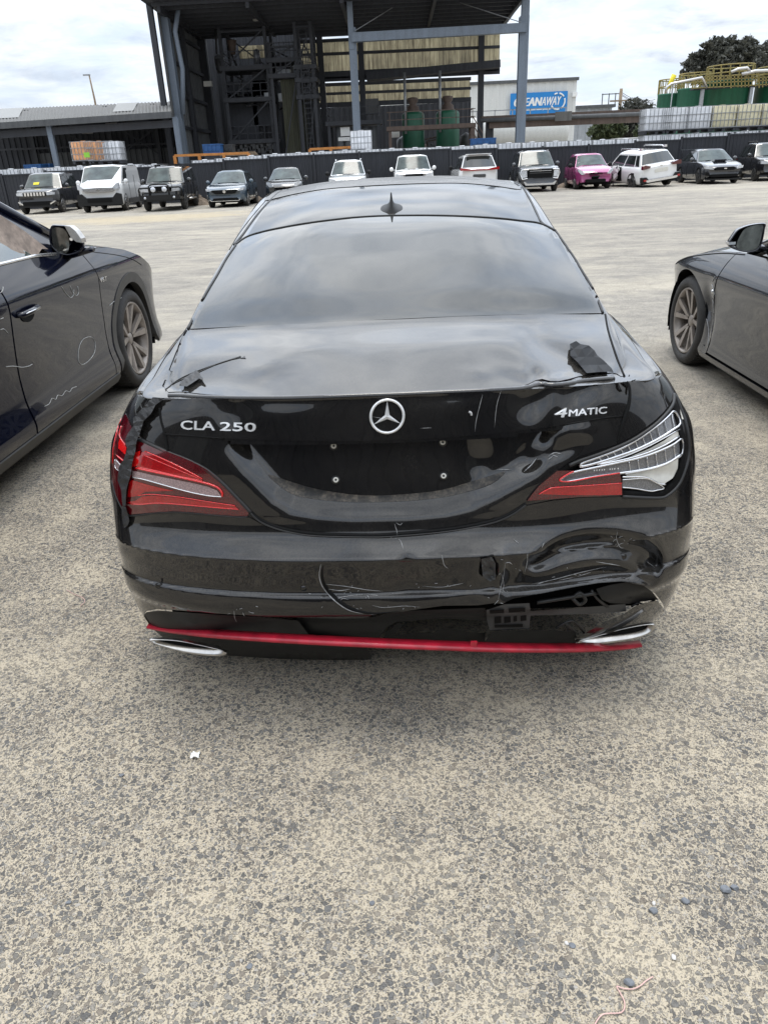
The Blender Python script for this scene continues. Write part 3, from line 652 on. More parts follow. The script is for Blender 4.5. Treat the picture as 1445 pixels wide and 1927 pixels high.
# ---- body shell: everything not covered by a lid, pane, lamp or the bumper
def shell(mb, srf, A, B, cuts, keep=None, grow=9, where=None, hard=()):
    P = srf.ev(A, B); q = proj(P); m, n = A.shape
    fc = np.cross(P[:-1, 1:] - P[:-1, :-1], P[1:, :-1] - P[:-1, :-1]); fc = np.einsum('ijk,ijk->ij', fc, CAM - P[:-1, :-1]) > 0
    cx = (q[:-1, :-1] + q[1:, 1:]) / 2; x, y = cx[..., 0], cx[..., 1]; drop = np.zeros(x.shape, bool)
    for c in cuts: drop |= inpoly(x, y, c) & (segdist(x, y, c) > grow)
    dh = np.zeros(x.shape, bool)
    for c in hard: dh |= inpoly(x, y, c) & (segdist(x, y, c) > 4) & (B[:-1, :-1] < 8.2 if srf is S1 else np.abs(A[:-1, :-1] - NC) < 9)
    if where is not None: drop &= where((A[:-1, :-1] + A[1:, 1:]) / 2, (B[:-1, :-1] + B[1:, 1:]) / 2)
    drop |= dh
    drop &= fc
    if keep is not None: drop |= ~keep((A[:-1, :-1] + A[1:, 1:]) / 2, (B[:-1, :-1] + B[1:, 1:]) / 2)
    e = 1e-3; nn = np.cross(srf.ev(np.minimum(A + e, srf.na - 1), B) - srf.ev(np.maximum(A - e, 0), B), srf.ev(A, np.minimum(B + e, srf.nb - 1)) - srf.ev(A, np.maximum(B - e, 0)))
    nn /= np.linalg.norm(nn, axis=-1, keepdims=True) + 1e-12
    f = [(i * n + j, i * n + j + 1, (i + 1) * n + j + 1, (i + 1) * n + j) for i in range(m - 1) for j in range(n - 1) if not drop[i, j]]
    mb.add(P.reshape(-1, 3), f, True, nn.reshape(-1, 3))
mb = MB(); A, B = np.meshgrid(np.linspace(0, 24, 193), np.linspace(0, 14, 225))
shell(mb, S1, A, B, [glass_ol, roof_ol, deck_ol], None, 9, lambda a, b: b < 8.2, [rlamp_ol])
WH = [(YR + 1.02, .315), (YR + 3.70, .315)]                       # wheel centres
def side_keep(a, b):
    P = S2.ev(a, b); k = np.ones(a.shape, bool)
    for yy, z in WH: k &= np.hypot(P[..., 1] - yy, P[..., 2] - z) > .365
    return k
A, B = np.meshgrid(np.concatenate([np.linspace(0, NC - 9.5, 120), np.linspace(NC - 9.5, NC + 9.5, 220)[1:-1], np.linspace(NC + 9.5, 2 * NC, 120)]), np.linspace(1, len(ROWS) - 1, 150))
low_cut = [(200, 1140), (1300, 1140), (1300, 1300), (200, 1300)]
shell(mb, S2, A, B, [band_ol, low_ol, bump_ol, llamp_ol, [(225, 1100), (600, 1120), (1240, 1080), (1275, 1150), (1290, 1290), (240, 1290)]], side_keep, 7, lambda a, b: np.abs(a - NC) < 5.6, [rlamp_ol])
body = mb.build('body', M['black'], car)
# inner dark shell so nothing shows through the gaps
mb = MB(); A, B = np.meshgrid(np.linspace(0, 24, 49), np.linspace(0, 12, 49)); P = S1.ev(A, B); c = np.array([XSH, YR + 2.2, .6]); mb.grid(c + (P - c) * np.array([.88, .93, .86]))
A, B = np.meshgrid(np.linspace(NC - 9, NC + 9, 80), np.linspace(9, len(ROWS) - 1, 20)); P = S2.ev(A, B); mb.grid(c + (P - c) * np.array([.88, .88, 1]) - np.array([0, 0, .03]))
mb.box((XSH, YR + 2.3, .30), (1.5, 4.0, .22)); mb.box((XSH, YR + .55, .42), (1.35, .35, .3))
mb.build('inner_shell', M['void'], car, fix=False)
# ---- panels
mb = MB(); patch(mb, S1, glass_ol, 9, .004, lambda x, y: .0006 * np.sin(x / 61. + 1.7 * np.sin(y / 37.)), lip=.006); mb.build('rear_window', M['glassblack'], car)
mb = MB(); patch(mb, S1, roof_ol, 8, .003, None, lip=.004); mb.build('roof_panel', M['roofglass'], car)
mb = MB(); A, B = np.meshgrid(np.linspace(7.7, 16.3, 60), np.linspace(7.62, 9.6, 30)); P = S1.ev(A, B) + np.array([0, 0, .002]); mb.grid(P); mb.build('sunroof', M['roofdusty'], car, fix=False)
def outward(P, k): return P + np.sign(P[..., :1] - XSH) * np.array([k, 0, 0]) + np.array([0, 0, k * .3])
for s_ in (0, 1):
    for b0, b1, nm in ((5.1, 7.3, 'side_window'), (7.4, 10.2, 'side_window')):
        t = np.linspace(0, 1, 16); bb = b0 + (b1 - b0) * t
        lo = 6.6 + (2.6 * sstep(.55, 0, t) if b0 < 6 else 1.2 * sstep(.75, 1, t)); P = []
        for i in range(16):
            a = np.linspace(lo[i], 9.8, 8); a = 12 + a if s_ else 12 - a; P.append(S1.ev(a, np.full(8, bb[i])))
        mb = MB(); mb.grid(outward(np.array(P), .004)); mb.build(nm, M['window'], car, fix=False)
mb = MB(); A, B = np.meshgrid(np.linspace(6.8, 17.2, 20), np.linspace(10.1, 11.8, 16)); mb.grid(S1.ev(A, B) + np.array([0, .003, .004])); mb.build('windscreen', M['window'], car, fix=False)
trunk = MB(); patch(trunk, S1, deck_ol, 6, .004, d_deck, lip=.01); 
patch(trunk, S2, band_ol, 6, .004, d_band, lip=.03, edge=4); patch(trunk, S2, low_ol, 3.5, .002, d_low, lip=.015, edge=4)
q = smoothpoly(LIP, 5); P = (S1.at(q[:, 0], q[:, 1] - .5, .004, d_deck) + S2.at(q[:, 0], q[:, 1] + .5, .004, d_band)) / 2
trunk.tube(P + np.array([0, -.001, -.003]), .0080, 12)
lid = trunk.build('trunk_lid', M['black'], car, fix=False)
bumper = MB(); patch(bumper, S2, bump_ol, 4, .004, d_bump, lip=.006, edge=3); bmp = bumper.build('bumper', M['black'], car, fix=False)
# ---- seams and rubber lines drawn as thin beads
def bead(mb, srf, pts, r=.0025, off=.002, disp=None, k=5, n=6, taper=False):
    q = smoothpoly(pts, k); P = srf.at(q[:, 0], q[:, 1], off, disp); rr = r
    if taper: rr = [r * (1 - abs(2 * i / (len(q) - 1) - 1) ** 2 * .85) for i in range(len(q))]
    mb.tube(P, rr, n); return mb
mb = MB(); bead(mb, S1, SEAM, .0032, .006); bead(mb, S1, GL, .004, .005); bead(mb, S1, GR, .004, .005); mb.build('window_seal', M['rubberseal'], car, fix=False)
for p_, r_ in (([(441, 461), (458, 440), (478, 412), (500, 386), (526, 362), (545, 354)], .0045), ([(1046, 434), (1020, 420), (1009, 400), (996, 374), (980, 348), (962, 332)], .0045), ([(1052, 434), (1040, 415), (1026, 390), (1008, 360), (996, 345)], .002), ([(432, 470), (450, 440), (474, 408), (500, 378)], .002)):
    mb = MB(); bead(mb, S1, p_, r_, .001); mb.build('roof_rail_seal', M['rubberseal'], car, fix=False)
mb = MB(); bead(mb, S1, [(351, 622), (341, 643), (331, 668), (318, 702), (308, 726)], .0035, .001); bead(mb, S1, [(1138, 592), (1143, 620), (1152, 650), (1163, 682), (1174, 708)], .0035, .001)
mb.build('panel_gap', M['gap'], car, fix=False); mb = MB()
bead(mb, S2, [(301, 768), (304, 790), (311, 817), (317, 853)], .004, .003); bead(mb, S2, [(1176, 712), (1183, 728), (1182, 758), (1175, 783), (1167, 806), (1160, 834)], .0065, .002, taper=True)
bead(mb, S2, [(470, 963), (490, 978), (520, 991.5), (560, 1000.5), (600, 1005), (690, 1007.5), (741, 1005.5), (841, 996.5), (922, 981.5), (962, 965.5), (989, 948)], .0055, .0)
bead(mb, S2, BAND[::-1], .0024, .004, d_low)  # dark bead drawn for the shadow line under the band's lower edge
mb.build('panel_gap', M['gap'], car, fix=False)
mb = MB(); bead(mb, S2, [(472, 966), (490, 982), (520, 995), (560, 1004.5), (600, 1009), (690, 1011), (741, 1009.5), (841, 1000.5), (922, 985.5), (962, 969.5), (989, 951)], .0022, .007); mb.build('bumper_lip_seal', M['rubberseal'], car, fix=False)
# ---- antenna
P0 = S1.at(np.array([737.]), np.array([400.]), .004)[0]
an = MB()
fin = [(0, .10, .0), (.02, .115, .0), (0, 0, 0)]
def sharkfin(mb, base, s_=1.0):
    secs = []
    for k in range(13):
        t = k / 12.; z = .062 * t; y0 = -.005 + .03 * t; y1 = .115 - .085 * t ** .7; wd = .034 * (1 - t) ** 6 + .0065 * (1 - t) + .0022; r_ = []
        for j in range(20):
            a = 2 * math.pi * j / 20; cy = (y0 + y1) / 2; ly = (y1 - y0) / 2
            r_.append((base[0] + wd * math.cos(a), base[1] + cy + ly * math.sin(a), base[2] + z + (cy + ly * math.sin(a)) * .24))
        secs.append(r_)
    mb.grid(np.array(secs), True, True); n = len(mb.v); mb.f.append(tuple(range(n - 20, n))); mb.sm.append(True); mb.mi.append(0)
sharkfin(an, P0); an.build('antenna_fin', M['plastic'], car, fix=False)
# ---- tail lamps: each a part with its own pieces
def piece(name, mat, ol, parent, off=.006, sm=0, step=6, disp=None, lip=.004, srf=S2, edge=3.0):
    if sm: ol = [tuple(p) for p in smoothpoly(ol, sm, True)]
    mb = MB(); patch(mb, srf, ol, step, off, disp, lip, edge=edge); return mb.build(name, mat, parent, fix=False)
def Lz(p): return zz(p, 3.803, 180, 620)
def Rz(p): return zz(p, 3.803, 960, 600)
d_l = lambda x, y: -.006 * gauss(x, y, 300, 900, 90, 60)
ll = piece('tail_lamp', M['lensdeep'], llamp_ol, car, .006, 0, 6, d_l, .02); ll['label'] = 'left tail lamp, red lens whole'
piece('reflector', M['lensred'], Lz([(330, 880), (360, 870), (480, 925), (600, 985), (700, 1035), (762, 1070), (766, 1083), (660, 1068), (520, 1040), (400, 1010), (300, 985), (310, 930)]), ll, .0075, 0, 6, d_l, 0)
piece('reflector', M['lensred'], Lz([(240, 1088), (262, 1078), (400, 1118), (560, 1155), (470, 1158), (360, 1160), (300, 1192), (230, 1200)]), ll, .0075, 0, 6, d_l, 0)
piece('reflector', M['lensred'], Lz([(330, 1196), (400, 1188), (560, 1200), (700, 1222), (850, 1242), (1000, 1265), (1024, 1287), (900, 1280), (700, 1266), (560, 1254), (440, 1250), (330, 1257), (262, 1258), (230, 1236), (290, 1225)]), ll, .0075, 0, 6, d_l, 0)
piece('reflector', M['lensbright'], Lz([(285, 880), (322, 868), (316, 925), (300, 975), (262, 985), (255, 1050), (240, 1085), (236, 1000), (262, 930)]), ll, .0075, 0, 6, d_l, 0)
piece('reflector', M['lensbright'], Lz([(172, 782), (200, 800), (222, 845), (214, 895), (165, 850), (165, 815)]), ll, .0075, 0, 6, d_l, 0)
piece('reverse_lamp', M['lensgrey'], Lz([(262, 1012), (300, 1016), (400, 1040), (560, 1072), (700, 1100), (800, 1124), (870, 1152), (902, 1196), (820, 1190), (700, 1168), (560, 1132), (420, 1092), (330, 1068), (262, 1056)]), ll, .0075, 0, 6, d_l, 0)
piece('reverse_lamp', M['lensgrey'], Lz([(140, 935), (150, 925), (178, 960), (190, 1000), (178, 1020), (143, 985)]), ll, .0075, 0, 6, d_l, 0)
mb = MB()
for pts, r_ in (([(355, 872), (480, 925), (620, 992), (765, 1070)], .0016), ([(300, 985), (420, 1010), (600, 1052), (765, 1083)], .0016), ([(290, 992), (420, 1020), (600, 1058), (780, 1098), (870, 1130), (905, 1170), (906, 1196)], .003), ([(260, 1248), (330, 1252), (440, 1243), (600, 1252), (800, 1270), (1022, 1288)], .0016), ([(300, 1190), (360, 1182), (430, 1182), (600, 1200), (800, 1232), (1000, 1262)], .0014),
    ([(345, 900), (500, 965), (650, 1030), (745, 1068)], .0012), ([(185, 690), (172, 760), (215, 830)], .0014), ([(150, 900), (200, 940), (225, 950)], .002), ([(178, 640), (150, 740), (128, 850), (122, 960)], .0012)):
    bead(mb, S2, Lz(pts), r_, .0085, d_l)
mb.build('light_strip', M['lensbright'], ll, fix=False)
mb = MB()
for pts, r_ in (([(262, 1058), (330, 1070), (420, 1094), (560, 1134), (700, 1170), (820, 1192), (902, 1198)], .0018), ([(143, 930), (190, 985), (180, 1015), (143, 990), (140, 930)], .0012)): bead(mb, S2, Lz(pts), r_, .0085, d_l)
mb.build('chrome_strip', M['lampsilver'], ll, fix=False)
# right lamp: the outer half of its lens is gone and the bare silver inside shows
rl = piece('tail_lamp', M['void'], rlamp_ol, car, .004, 0, 5, lambda x, y: .034 * sstep(8, 17, segdist(x, y, rlamp_ol)), .03); rl['label'] = 'right tail lamp, outer lens broken away'
fins = [[(500, 1045), (520, 1028), (640, 985), (760, 940), (860, 890), (950, 835), (1020, 785), (1080, 740), (1130, 695), (1160, 665), (1185, 680), (1212, 752), (1150, 800), (1080, 845), (1000, 888), (900, 935), (800, 972), (640, 1024), (512, 1056)],
        [(350, 1158), (390, 1125), (440, 1100), (600, 1065), (800, 1022), (900, 1000), (1000, 970), (1100, 930), (1170, 895), (1225, 862), (1224, 965), (1170, 1005), (1100, 1040), (1000, 1070), (900, 1088), (790, 1103), (600, 1130), (420, 1162), (360, 1165)]]
for f in fins: piece('lamp_cell', M['lampgrey'], Rz(f), rl, .0, 0, 6, lambda x, y: .006 + 0 * x, .004)
piece('reflector', M['lampwhite'], Rz([(700, 1040), (860, 985), (1000, 925), (1100, 870), (1160, 825), (1206, 792), (1212, 838), (1150, 880), (1060, 930), (960, 965), (820, 1008)]), rl, .0, 0, 6, lambda x, y: .004 + .008 * gauss(x, y, 1230, 845, 30, 15), .004)
piece('reflector', M['lampwhite'], Rz([(830, 1112), (960, 1085), (1060, 1062), (1140, 1032), (1200, 992), (1196, 1080), (1160, 1140), (1100, 1180), (1060, 1172), (1000, 1140), (930, 1128), (830, 1130)]), rl, .0, 0, 6, lambda x, y: .004 + .012 * gauss(x, y, 1240, 890, 30, 12), .004)
piece('lamp_cell', M['lampgrey'], Rz([(800, 1150), (960, 1143), (1030, 1168), (1095, 1208), (1050, 1225), (1000, 1232), (900, 1215), (800, 1205)]), rl, .0, 0, 6, lambda x, y: .004 + 0 * x, .004)
mb = MB(); dk = lambda x, y: .002 + 0 * x
for f, r_ in ((fins[0], .0042), (fins[1], .0038)): bead(mb, S2, Rz(f + [f[0]]), r_, .002, dk, 3)
for pts, r_ in (([(640, 1040), (800, 1010), (960, 965), (1100, 905), (1205, 842)], .003), ([(800, 1152), (960, 1143), (1030, 1168), (1098, 1210), (1050, 1226), (1000, 1233), (900, 1216), (800, 1206)], .002), ([(820, 1108), (1000, 1074), (1120, 1034), (1222, 968)], .0035), ([(800, 1132), (960, 1135), (1060, 1180), (1108, 1185)], .0028), ([(620, 1042), (800, 990), (1000, 905), (1210, 790)], .002)):
    bead(mb, S2, Rz(pts), r_, .003, dk)
for i in range(11):                                     # ribs that divide the upper cell
    t = i / 10.; x = 640 + 520 * t; yt = np.interp(x, [500, 640, 760, 860, 950, 1020, 1080, 1130, 1160], [1030, 985, 940, 890, 835, 785, 740, 695, 668]); yb = np.interp(x, [512, 640, 800, 900, 1000, 1080, 1150, 1212], [1056, 1024, 972, 935, 888, 845, 800, 752])
    bead(mb, S2, Rz([(x - 8, yt + 4), (x + 2, (yt + yb) / 2), (x + 16, yb - 2)]), .0016, .001, dk, 3)
for i in range(6):
    t = i / 5.; x = 850 + 320 * t; bead(mb, S2, Rz([(x - 4, np.interp(x, [800, 1000, 1225], [1022, 970, 862]) + 6), (x + 8, np.interp(x, [790, 1000, 1224], [1103, 1070, 965]) - 4)]), .0012, .001, dk, 3)
mb.build('chrome_strip', M['lampsilver'], rl, fix=False)
piece('broken_lens', M['lensdeep'], Rz([(120, 1303), (150, 1262), (200, 1200), (270, 1140), (335, 1088), (440, 1086), (452, 1092), (400, 1118), (352, 1155), (362, 1166), (430, 1163), (600, 1132), (782, 1104), (792, 1150), (797, 1262), (640, 1270), (500, 1274), (300, 1290)]), rl, .009, 0, 6, None, .01)
piece('reflector', M['lensred'], Rz([(212, 1254), (250, 1232), (300, 1212), (420, 1203), (600, 1192), (796, 1178), (798, 1258), (640, 1262), (420, 1262)]), rl, .0105, 0, 6, None, 0)
mb = MB(); bead(mb, S2, Rz([(205, 1256), (250, 1230), (300, 1210), (420, 1201), (600, 1190), (796, 1176)]), .0016, .012); bead(mb, S2, Rz([(452, 1092), (400, 1118), (352, 1157), (430, 1164), (600, 1132), (782, 1104)]), .0022, .012); mb.build('light_strip', M['lensbright'], rl, fix=False)
mb = MB()
for x in (600, 618, 636, 655, 672, 712, 728, 745, 770): mb.box(tuple(S2.at(np.array([960 + x / 3.803]), np.array([600 + (1085 - (x - 600) * .08) / 3.803]), .006)[0]), (.0022, .001, .0035))
mb.build('lamp_code', M['paper'], rl, fix=False)
mb = MB(); bead(mb, S2, Rz([(1170, 540), (1165, 600), (1130, 660), (1050, 745), (950, 820), (860, 875), (750, 925), (620, 975), (500, 1015), (420, 1050)]), .0055, .004); bead(mb, S2, Rz([(1180, 545), (1215, 640), (1255, 760), (1272, 880), (1272, 980), (1245, 1090), (1200, 1190), (1125, 1262), (1050, 1283), (800, 1272)]), .0055, .003); mb.build('lamp_seal', M['rubberseal'], car, fix=False)
piece('scratch', M['lampwhite'], Rz([(1213, 632), (1225, 632), (1240, 690), (1236, 720), (1226, 716), (1216, 670)]), car, .004)
mb = MB(); bead(mb, S2, Lz([(236, 800), (300, 790), (345, 800), (440, 845), (540, 890), (620, 920), (700, 955), (790, 1003), (870, 1064), (935, 1124), (1000, 1192), (1060, 1254), (1110, 1310)]), .006, .002); bead(mb, S2, Lz([(118, 1085), (150, 1195), (198, 1288), (250, 1332), (400, 1317), (560, 1307), (700, 1315), (1000, 1342), (1090, 1341)]), .003, .003); mb.build('lamp_seal', M['rubberseal'], car, fix=False)
# ---- lettering and the star, moulded in chrome on the trunk
def text_geo(body):
    c = bpy.data.curves.new('t', 'FONT'); c.body = body; c.resolution_u = 3; o = bpy.data.objects.new('t', c); sc.collection.objects.link(o)
    me = bpy.data.meshes.new_from_object(o.evaluated_get(bpy.context.evaluated_depsgraph_get())); V = np.array([v.co[:2] for v in me.vertices]); F = [list(p.vertices) for p in me.polygons]
    bpy.data.objects.remove(o); bpy.data.curves.remove(c); bpy.data.meshes.remove(me)
    V -= V.min(0); return V, F, V.max(0)
def solid2d(mb, V, F, fn, h0, h1):
    """flat 2D faces raised to a solid: fn maps (V, height) to 3D"""
    top = fn(V, h1); bot = fn(V, h0); n = len(V); cnt = {}
    for f in F:
        for i in range(len(f)): e = (f[i], f[(i + 1) % len(f)]); cnt[tuple(sorted(e))] = cnt.get(tuple(sorted(e)), 0) + 1
    mb.add(np.concatenate([top, bot]), [tuple(f) for f in F] + [(a, b, b + n, a + n) for f in F for a, b in [(f[i], f[(i + 1) % len(f)]) for i in range(len(f))] if cnt[tuple(sorted((a, b)))] == 1])
def letter(mb, body, o, ux, vy, srf=S2, disp=d_band, h=(.002, .007), bold=0, slant=0):
    """body's box laid on pixels: o lower left, ux along the baseline, vy up"""
    V, F, mxs = text_geo(body); U = V / mxs; o = np.array(o, float); ux = np.array(ux, float); vy = np.array(vy, float)
    for k in ((0, 0),) if not bold else ((0, 0), (bold, 0), (bold / 2, bold / 2)):
        Q = o + np.outer(U[:, 0] + U[:, 1] * slant, ux) + np.outer(U[:, 1], vy) + np.array(k)
        solid2d(mb, Q, F, lambda W, hh: srf.at(W[:, 0], W[:, 1], hh, disp), *h); h = (h[0], h[1] + .0002)
mb = MB(); letter(mb, 'CLA', (340, 807.5), (63, 2.2), (0.5, -16.5), bold=1.3); letter(mb, '250', (413.5, 810), (67, 2.0), (0.5, -16), bold=1.3); mb.build('badge', M['badge'], car)
mb = MB(); letter(mb, '4', (1041, 786), (22, -1.8), (3, -17), bold=1.6, slant=.1); letter(mb, 'MATIC', (1069, 783.5), (71, -6), (1, -12.5), bold=1.2); mb.build('badge', M['badge'], car)
def emb(u, v, h): x = np.atleast_1d(np.asarray(u, float)); y = np.atleast_1d(np.asarray(v, float)); return S2.at(728.5 + x, 783.5 + y - x * .03, h, d_band)
an_ = np.linspace(0, 2 * math.pi, 49); mb = MB(); mb.tube(emb(31 * np.cos(an_), 31 * np.sin(an_), .009), .0036, 8, cap=False)
V = [emb(0, 0, .016)[0]]; F = []
for k in range(6):
    a = -math.pi / 2 + k * math.pi / 3; r_ = 30 if k % 2 == 0 else 5.2; V.append(emb(r_ * math.cos(a), r_ * math.sin(a), .008)[0])
for k in range(6): F.append((0, 1 + k, 1 + (k + 1) % 6))
mb.add(V, F); mb.build('star_emblem', M['badge'], car, fix=False)
# ---- plate bolts, sensors
for px, py in ((628, 839), (833, 832), (632, 903), (834.5, 895.5)):
    p = S2.at(np.array([px], float), np.array([py], float), .0, d_low)[0]; d = CAM - p; d /= np.linalg.norm(d); rot = Vector(d).to_track_quat('Z', 'Y').to_matrix()
    mb = MB(); mb.lathe([(0, .002), (.0125, .002), (.0125, -.006), (.016, -.02)], p + d * .004, rot=rot, n=16); o = mb.build('plate_bolt', M['rubberseal'], car, fix=False)
    mb = MB(); mb.lathe([(.0030, .0015), (.0032, .0045), (.0072, .0045), (.0076, -.002)], p + d * .006, rot=rot, n=16); rel(mb.build('washer', M['lampwhite'], o, fix=False), car) if False else mb.build('washer', M['lampwhite'], o, fix=False)
for px, py in ((300, 1102), (572, 1107), (1171, 1047)):
    p = S2.at(np.array([px], float), np.array([py], float), .006, d_bump)[0]; d = CAM - p; d /= np.linalg.norm(d); rot = Vector(d * np.array([1, 1, .2])).to_track_quat('Z', 'Y').to_matrix()
    mb = MB(); mb.lathe([(0, .001), (.0075, .001), (.0082, -.002), (.0092, -.002), (.0100, .001), (.011, -.003)], p, rot=rot, n=20); mb.build('parking_sensor', M['black'], car, fix=False)
# ---- scratches to bare plastic
rng = random.Random(4)
scr = [(S2, d_bump, [[(606, 1062), (603, 1080), (608, 1100), (622, 1120), (645, 1140), (668, 1150), (700, 1156), (740, 1152), (762, 1149)]], .0013)]
def scratch(pts, r=.0009, disp=d_bump, srf=S2):
    s1 = MB(); bead(s1, srf, pts, r, .0055, disp, 4, 4, taper=True); s1.build('scratch', M['scuff'], car, fix=False)
scm = MB(); gp = MB()
bead(gp, S2, [(609, 1062), (606, 1080), (611, 1100), (625, 1119), (648, 1138), (672, 1149), (705, 1154), (760, 1149)], .0055, .003, d_bump, 5, 6, taper=True)
gp.build('crack', M['gap'], car, fix=False); gp = MB()
bead(gp, S2, [(905, 1063), (912, 1055), (922, 1047), (930, 1044)], .006, .002, d_bump, 4, 6, taper=True)
gp.build('crack', M['gap'], car, fix=False)
scratch([(604, 1062), (601, 1082), (606, 1102), (622, 1123), (645, 1142), (668, 1152), (705, 1157)], .0014)
for p in ([(612, 1100), (650, 1104), (690, 1110), (720, 1112)], [(616, 1108), (640, 1112), (660, 1109)], [(625, 1128), (655, 1122), (690, 1118)], [(640, 1130), (646, 1126), (655, 1128)], [(690, 1118), (694, 1126)], [(695, 1118), (712, 1120)],
          [(793, 1103), (830, 1105), (862, 1100), (872, 1098)], [(950, 1060), (947, 1085), (942, 1105), (938, 1128)], [(950, 1060), (958, 1058), (964, 1062)], [(944, 1080), (948, 1100), (944, 1118)], [(993, 1042), (992, 1060), (986, 1076)],
          [(830, 1045), (836, 1062), (842, 1070)], [(742, 985), (747, 1000), (748, 1012)], [(748, 1012), (756, 1022), (760, 1035)], [(745, 984), (752, 988), (758, 984)], [(1162, 1000), (1160, 1015), (1166, 1030), (1172, 1032)], [(1158, 1030), (1165, 1024), (1174, 1022)],
          [(966, 1015), (975, 1022)], [(1020, 1032), (1024, 1022)], [(440, 1150), (443, 1162), (446, 1170)], [(456, 1152), (460, 1160)], [(1000, 1100), (1040, 1090), (1090, 1078), (1140, 1066)], [(1050, 1092), (1080, 1086)], [(1085, 1084), (1112, 1076)], [(1010, 1100), (1022, 1096)], [(700, 1140), (722, 1143), (760, 1140), (790, 1143)],
          [(1120, 1058), (1146, 1062), (1166, 1064)], [(938, 1128), (930, 1138)], [(1215, 1056), (1232, 1068)]):
    scratch([(x + rng.uniform(-1, 1), y + rng.uniform(-1, 1)) for x, y in p], rng.uniform(.0006, .0010))
for i in range(70):
    cx, cy, sx, sy = rng.choice([(660, 1115, 50, 12), (940, 1100, 12, 30), (830, 1102, 40, 5), (1060, 1080, 60, 10), (700, 1145, 80, 6), (460, 1155, 25, 10), (750, 1000, 12, 16), (1165, 1020, 10, 12)])
    x = rng.gauss(cx, sx); y = rng.gauss(cy, sy * .6); a = rng.uniform(0, 3.1); l = rng.uniform(2, 6)
    if inpoly(np.array([x]), np.array([y]), bump_ol)[0]: bead(scm, S2, [(x, y), (x + l * math.cos(a), y + l * math.sin(a) * .5)], rng.uniform(.0004, .0008), .0055, d_bump, 2, 4)
for p in ([(1134, 742), (1130, 770), (1124, 805)], [(1166, 745), (1152, 775)]): pass
def scr_low(pts, r, disp=d_low): s1 = MB(); bead(s1, S2, pts, r, .0045, disp, 3, 4, taper=True); s1.build('scratch', M['scuff'], car, fix=False)
scr_low([(985, 888), (1000, 874), (1009, 862)], .0020); scr_low([(934, 883), (962, 884)], .0011); scr_low([(1028, 861), (1042, 852), (1056, 854)], .0012); scr_low([(1030, 866), (1040, 858)], .001); scr_low([(1038, 856), (1050, 860)], .001)
scr_low([(908, 742), (902, 765), (896, 790), (893, 813)], .0006, d_band); scr_low([(942, 736), (934, 765), (930, 806)], .0006, d_band)
scr_low([(700, 784), (735, 790)], .0006, d_band); scr_low([(790, 806), (812, 805)], .0005, d_band)
scm.build('scuff_marks', M['scuff'], car, fix=False); scm = MB(); bead(scm, S2, [(882, 775), (886, 777), (887, 782)], .0030, .006, d_band, 3, 6); scm.build('paint_chip', M['scuff'], car, fix=False)
# road dust caked along the foot of the plate recess
def duststuff():
    m, t, p = newmat('caked_dust'); n = noise(t, 26, 6, .7); n2 = noise(t, 160, 4, .7)
    c = mathn(t, 'MULTIPLY', ramp(t, n, [(.38, 0.0), (.62, 1.0)]), ramp(t, n2, [(.36, .1), (.6, 1.0)]))
    L(t, mixc(t, mathn(t, 'MULTIPLY', c, .42), (.005, .005, .005), (.30, .25, .19)), p.inputs['Base Color']); p.inputs['Roughness'].default_value = .55; return m
M['caked'] = duststuff()
piece('dust', M['caked'], [(505, 893), (540, 904), (600, 921), (680, 932), (760, 930), (830, 922), (880, 908), (930, 893), (950, 888), (925, 910), (880, 925), (830, 936), (760, 943), (665, 945), (600, 940), (556, 932), (530, 917)], lid, .0036, 3, 5, d_low, 0)
# ---- torn black tape
def crumple(seed, amp):
    def f(x, y):
        v = 0
        for k, (fx, fy) in enumerate(((.11, .17), (.23, -.13), (-.31, .27), (.05, .41))): v = v + np.abs(np.sin(x * fx + y * fy + seed * 1.7 + k * 2.1)) / (1 + k * .5)
        return -v * amp
    return f
def tape(name, ol, srf, off, amp, seed, disp0=None, step=5, mat=None):
    mb = MB(); cr = crumple(seed, amp)
    patch(mb, srf, ol, step, off, (lambda x, y: cr(x, y) + (disp0(x, y) if disp0 is not None else 0)), .004, smooth=False, edge=max(5, step * .7)); return mb.build(name, mat or M['tape'], car, fix=False)
tape('tape_strip', Lz([(560, 430), (600, 400), (560, 385), (500, 410), (440, 440), (400, 500), (340, 560), (270, 635), (272, 690), (235, 740), (212, 790), (228, 850), (205, 925), (168, 985), (158, 1080), (185, 1150), (190, 1230), (196, 1262), (216, 1262), (222, 1150), (235, 1100), (255, 1040), (262, 960), (285, 880), (295, 800), (320, 740), (345, 655), (400, 600), (430, 540), (500, 490)]), S2, .016, .006, 1, None, 9)
tape('tape_strip', Lz([(190, 1262), (216, 1268), (235, 1330), (244, 1370), (232, 1402), (207, 1420), (196, 1390), (188, 1330)]), S2, .012, .005, 2)
tape('tape_strip', Lz([(600, 402), (612, 370), (640, 345), (722, 290), (748, 315), (752, 330), (772, 352), (768, 362), (742, 350), (690, 385), (655, 408)]), S1, .016, .006, 3, d_deck)
tape('tape_strip', Lz([(1038, 205), (1068, 190), (1075, 206)]), S1, .006, .001, 3, d_deck)
mb = MB(); bead(mb, S1, Lz([(500, 430), (600, 355), (720, 300), (860, 250), (1040, 192)]), .0016, .006, d_deck); bead(mb, S1, Lz([(560, 385), (700, 322), (900, 235), (1040, 200)]), .0012, .006, d_deck); mb.build('tape_edge', M['plasticg'], car, fix=False)
tape('torn_flap', Rz([(425, 180), (470, 158), (500, 180), (560, 190), (600, 225), (622, 262), (670, 300), (722, 352), (738, 382), (700, 378), (640, 380), (545, 388), (480, 310), (428, 262)]), S1, .020, .006, 5, d_deck, 15, mat=M['tapegloss'])
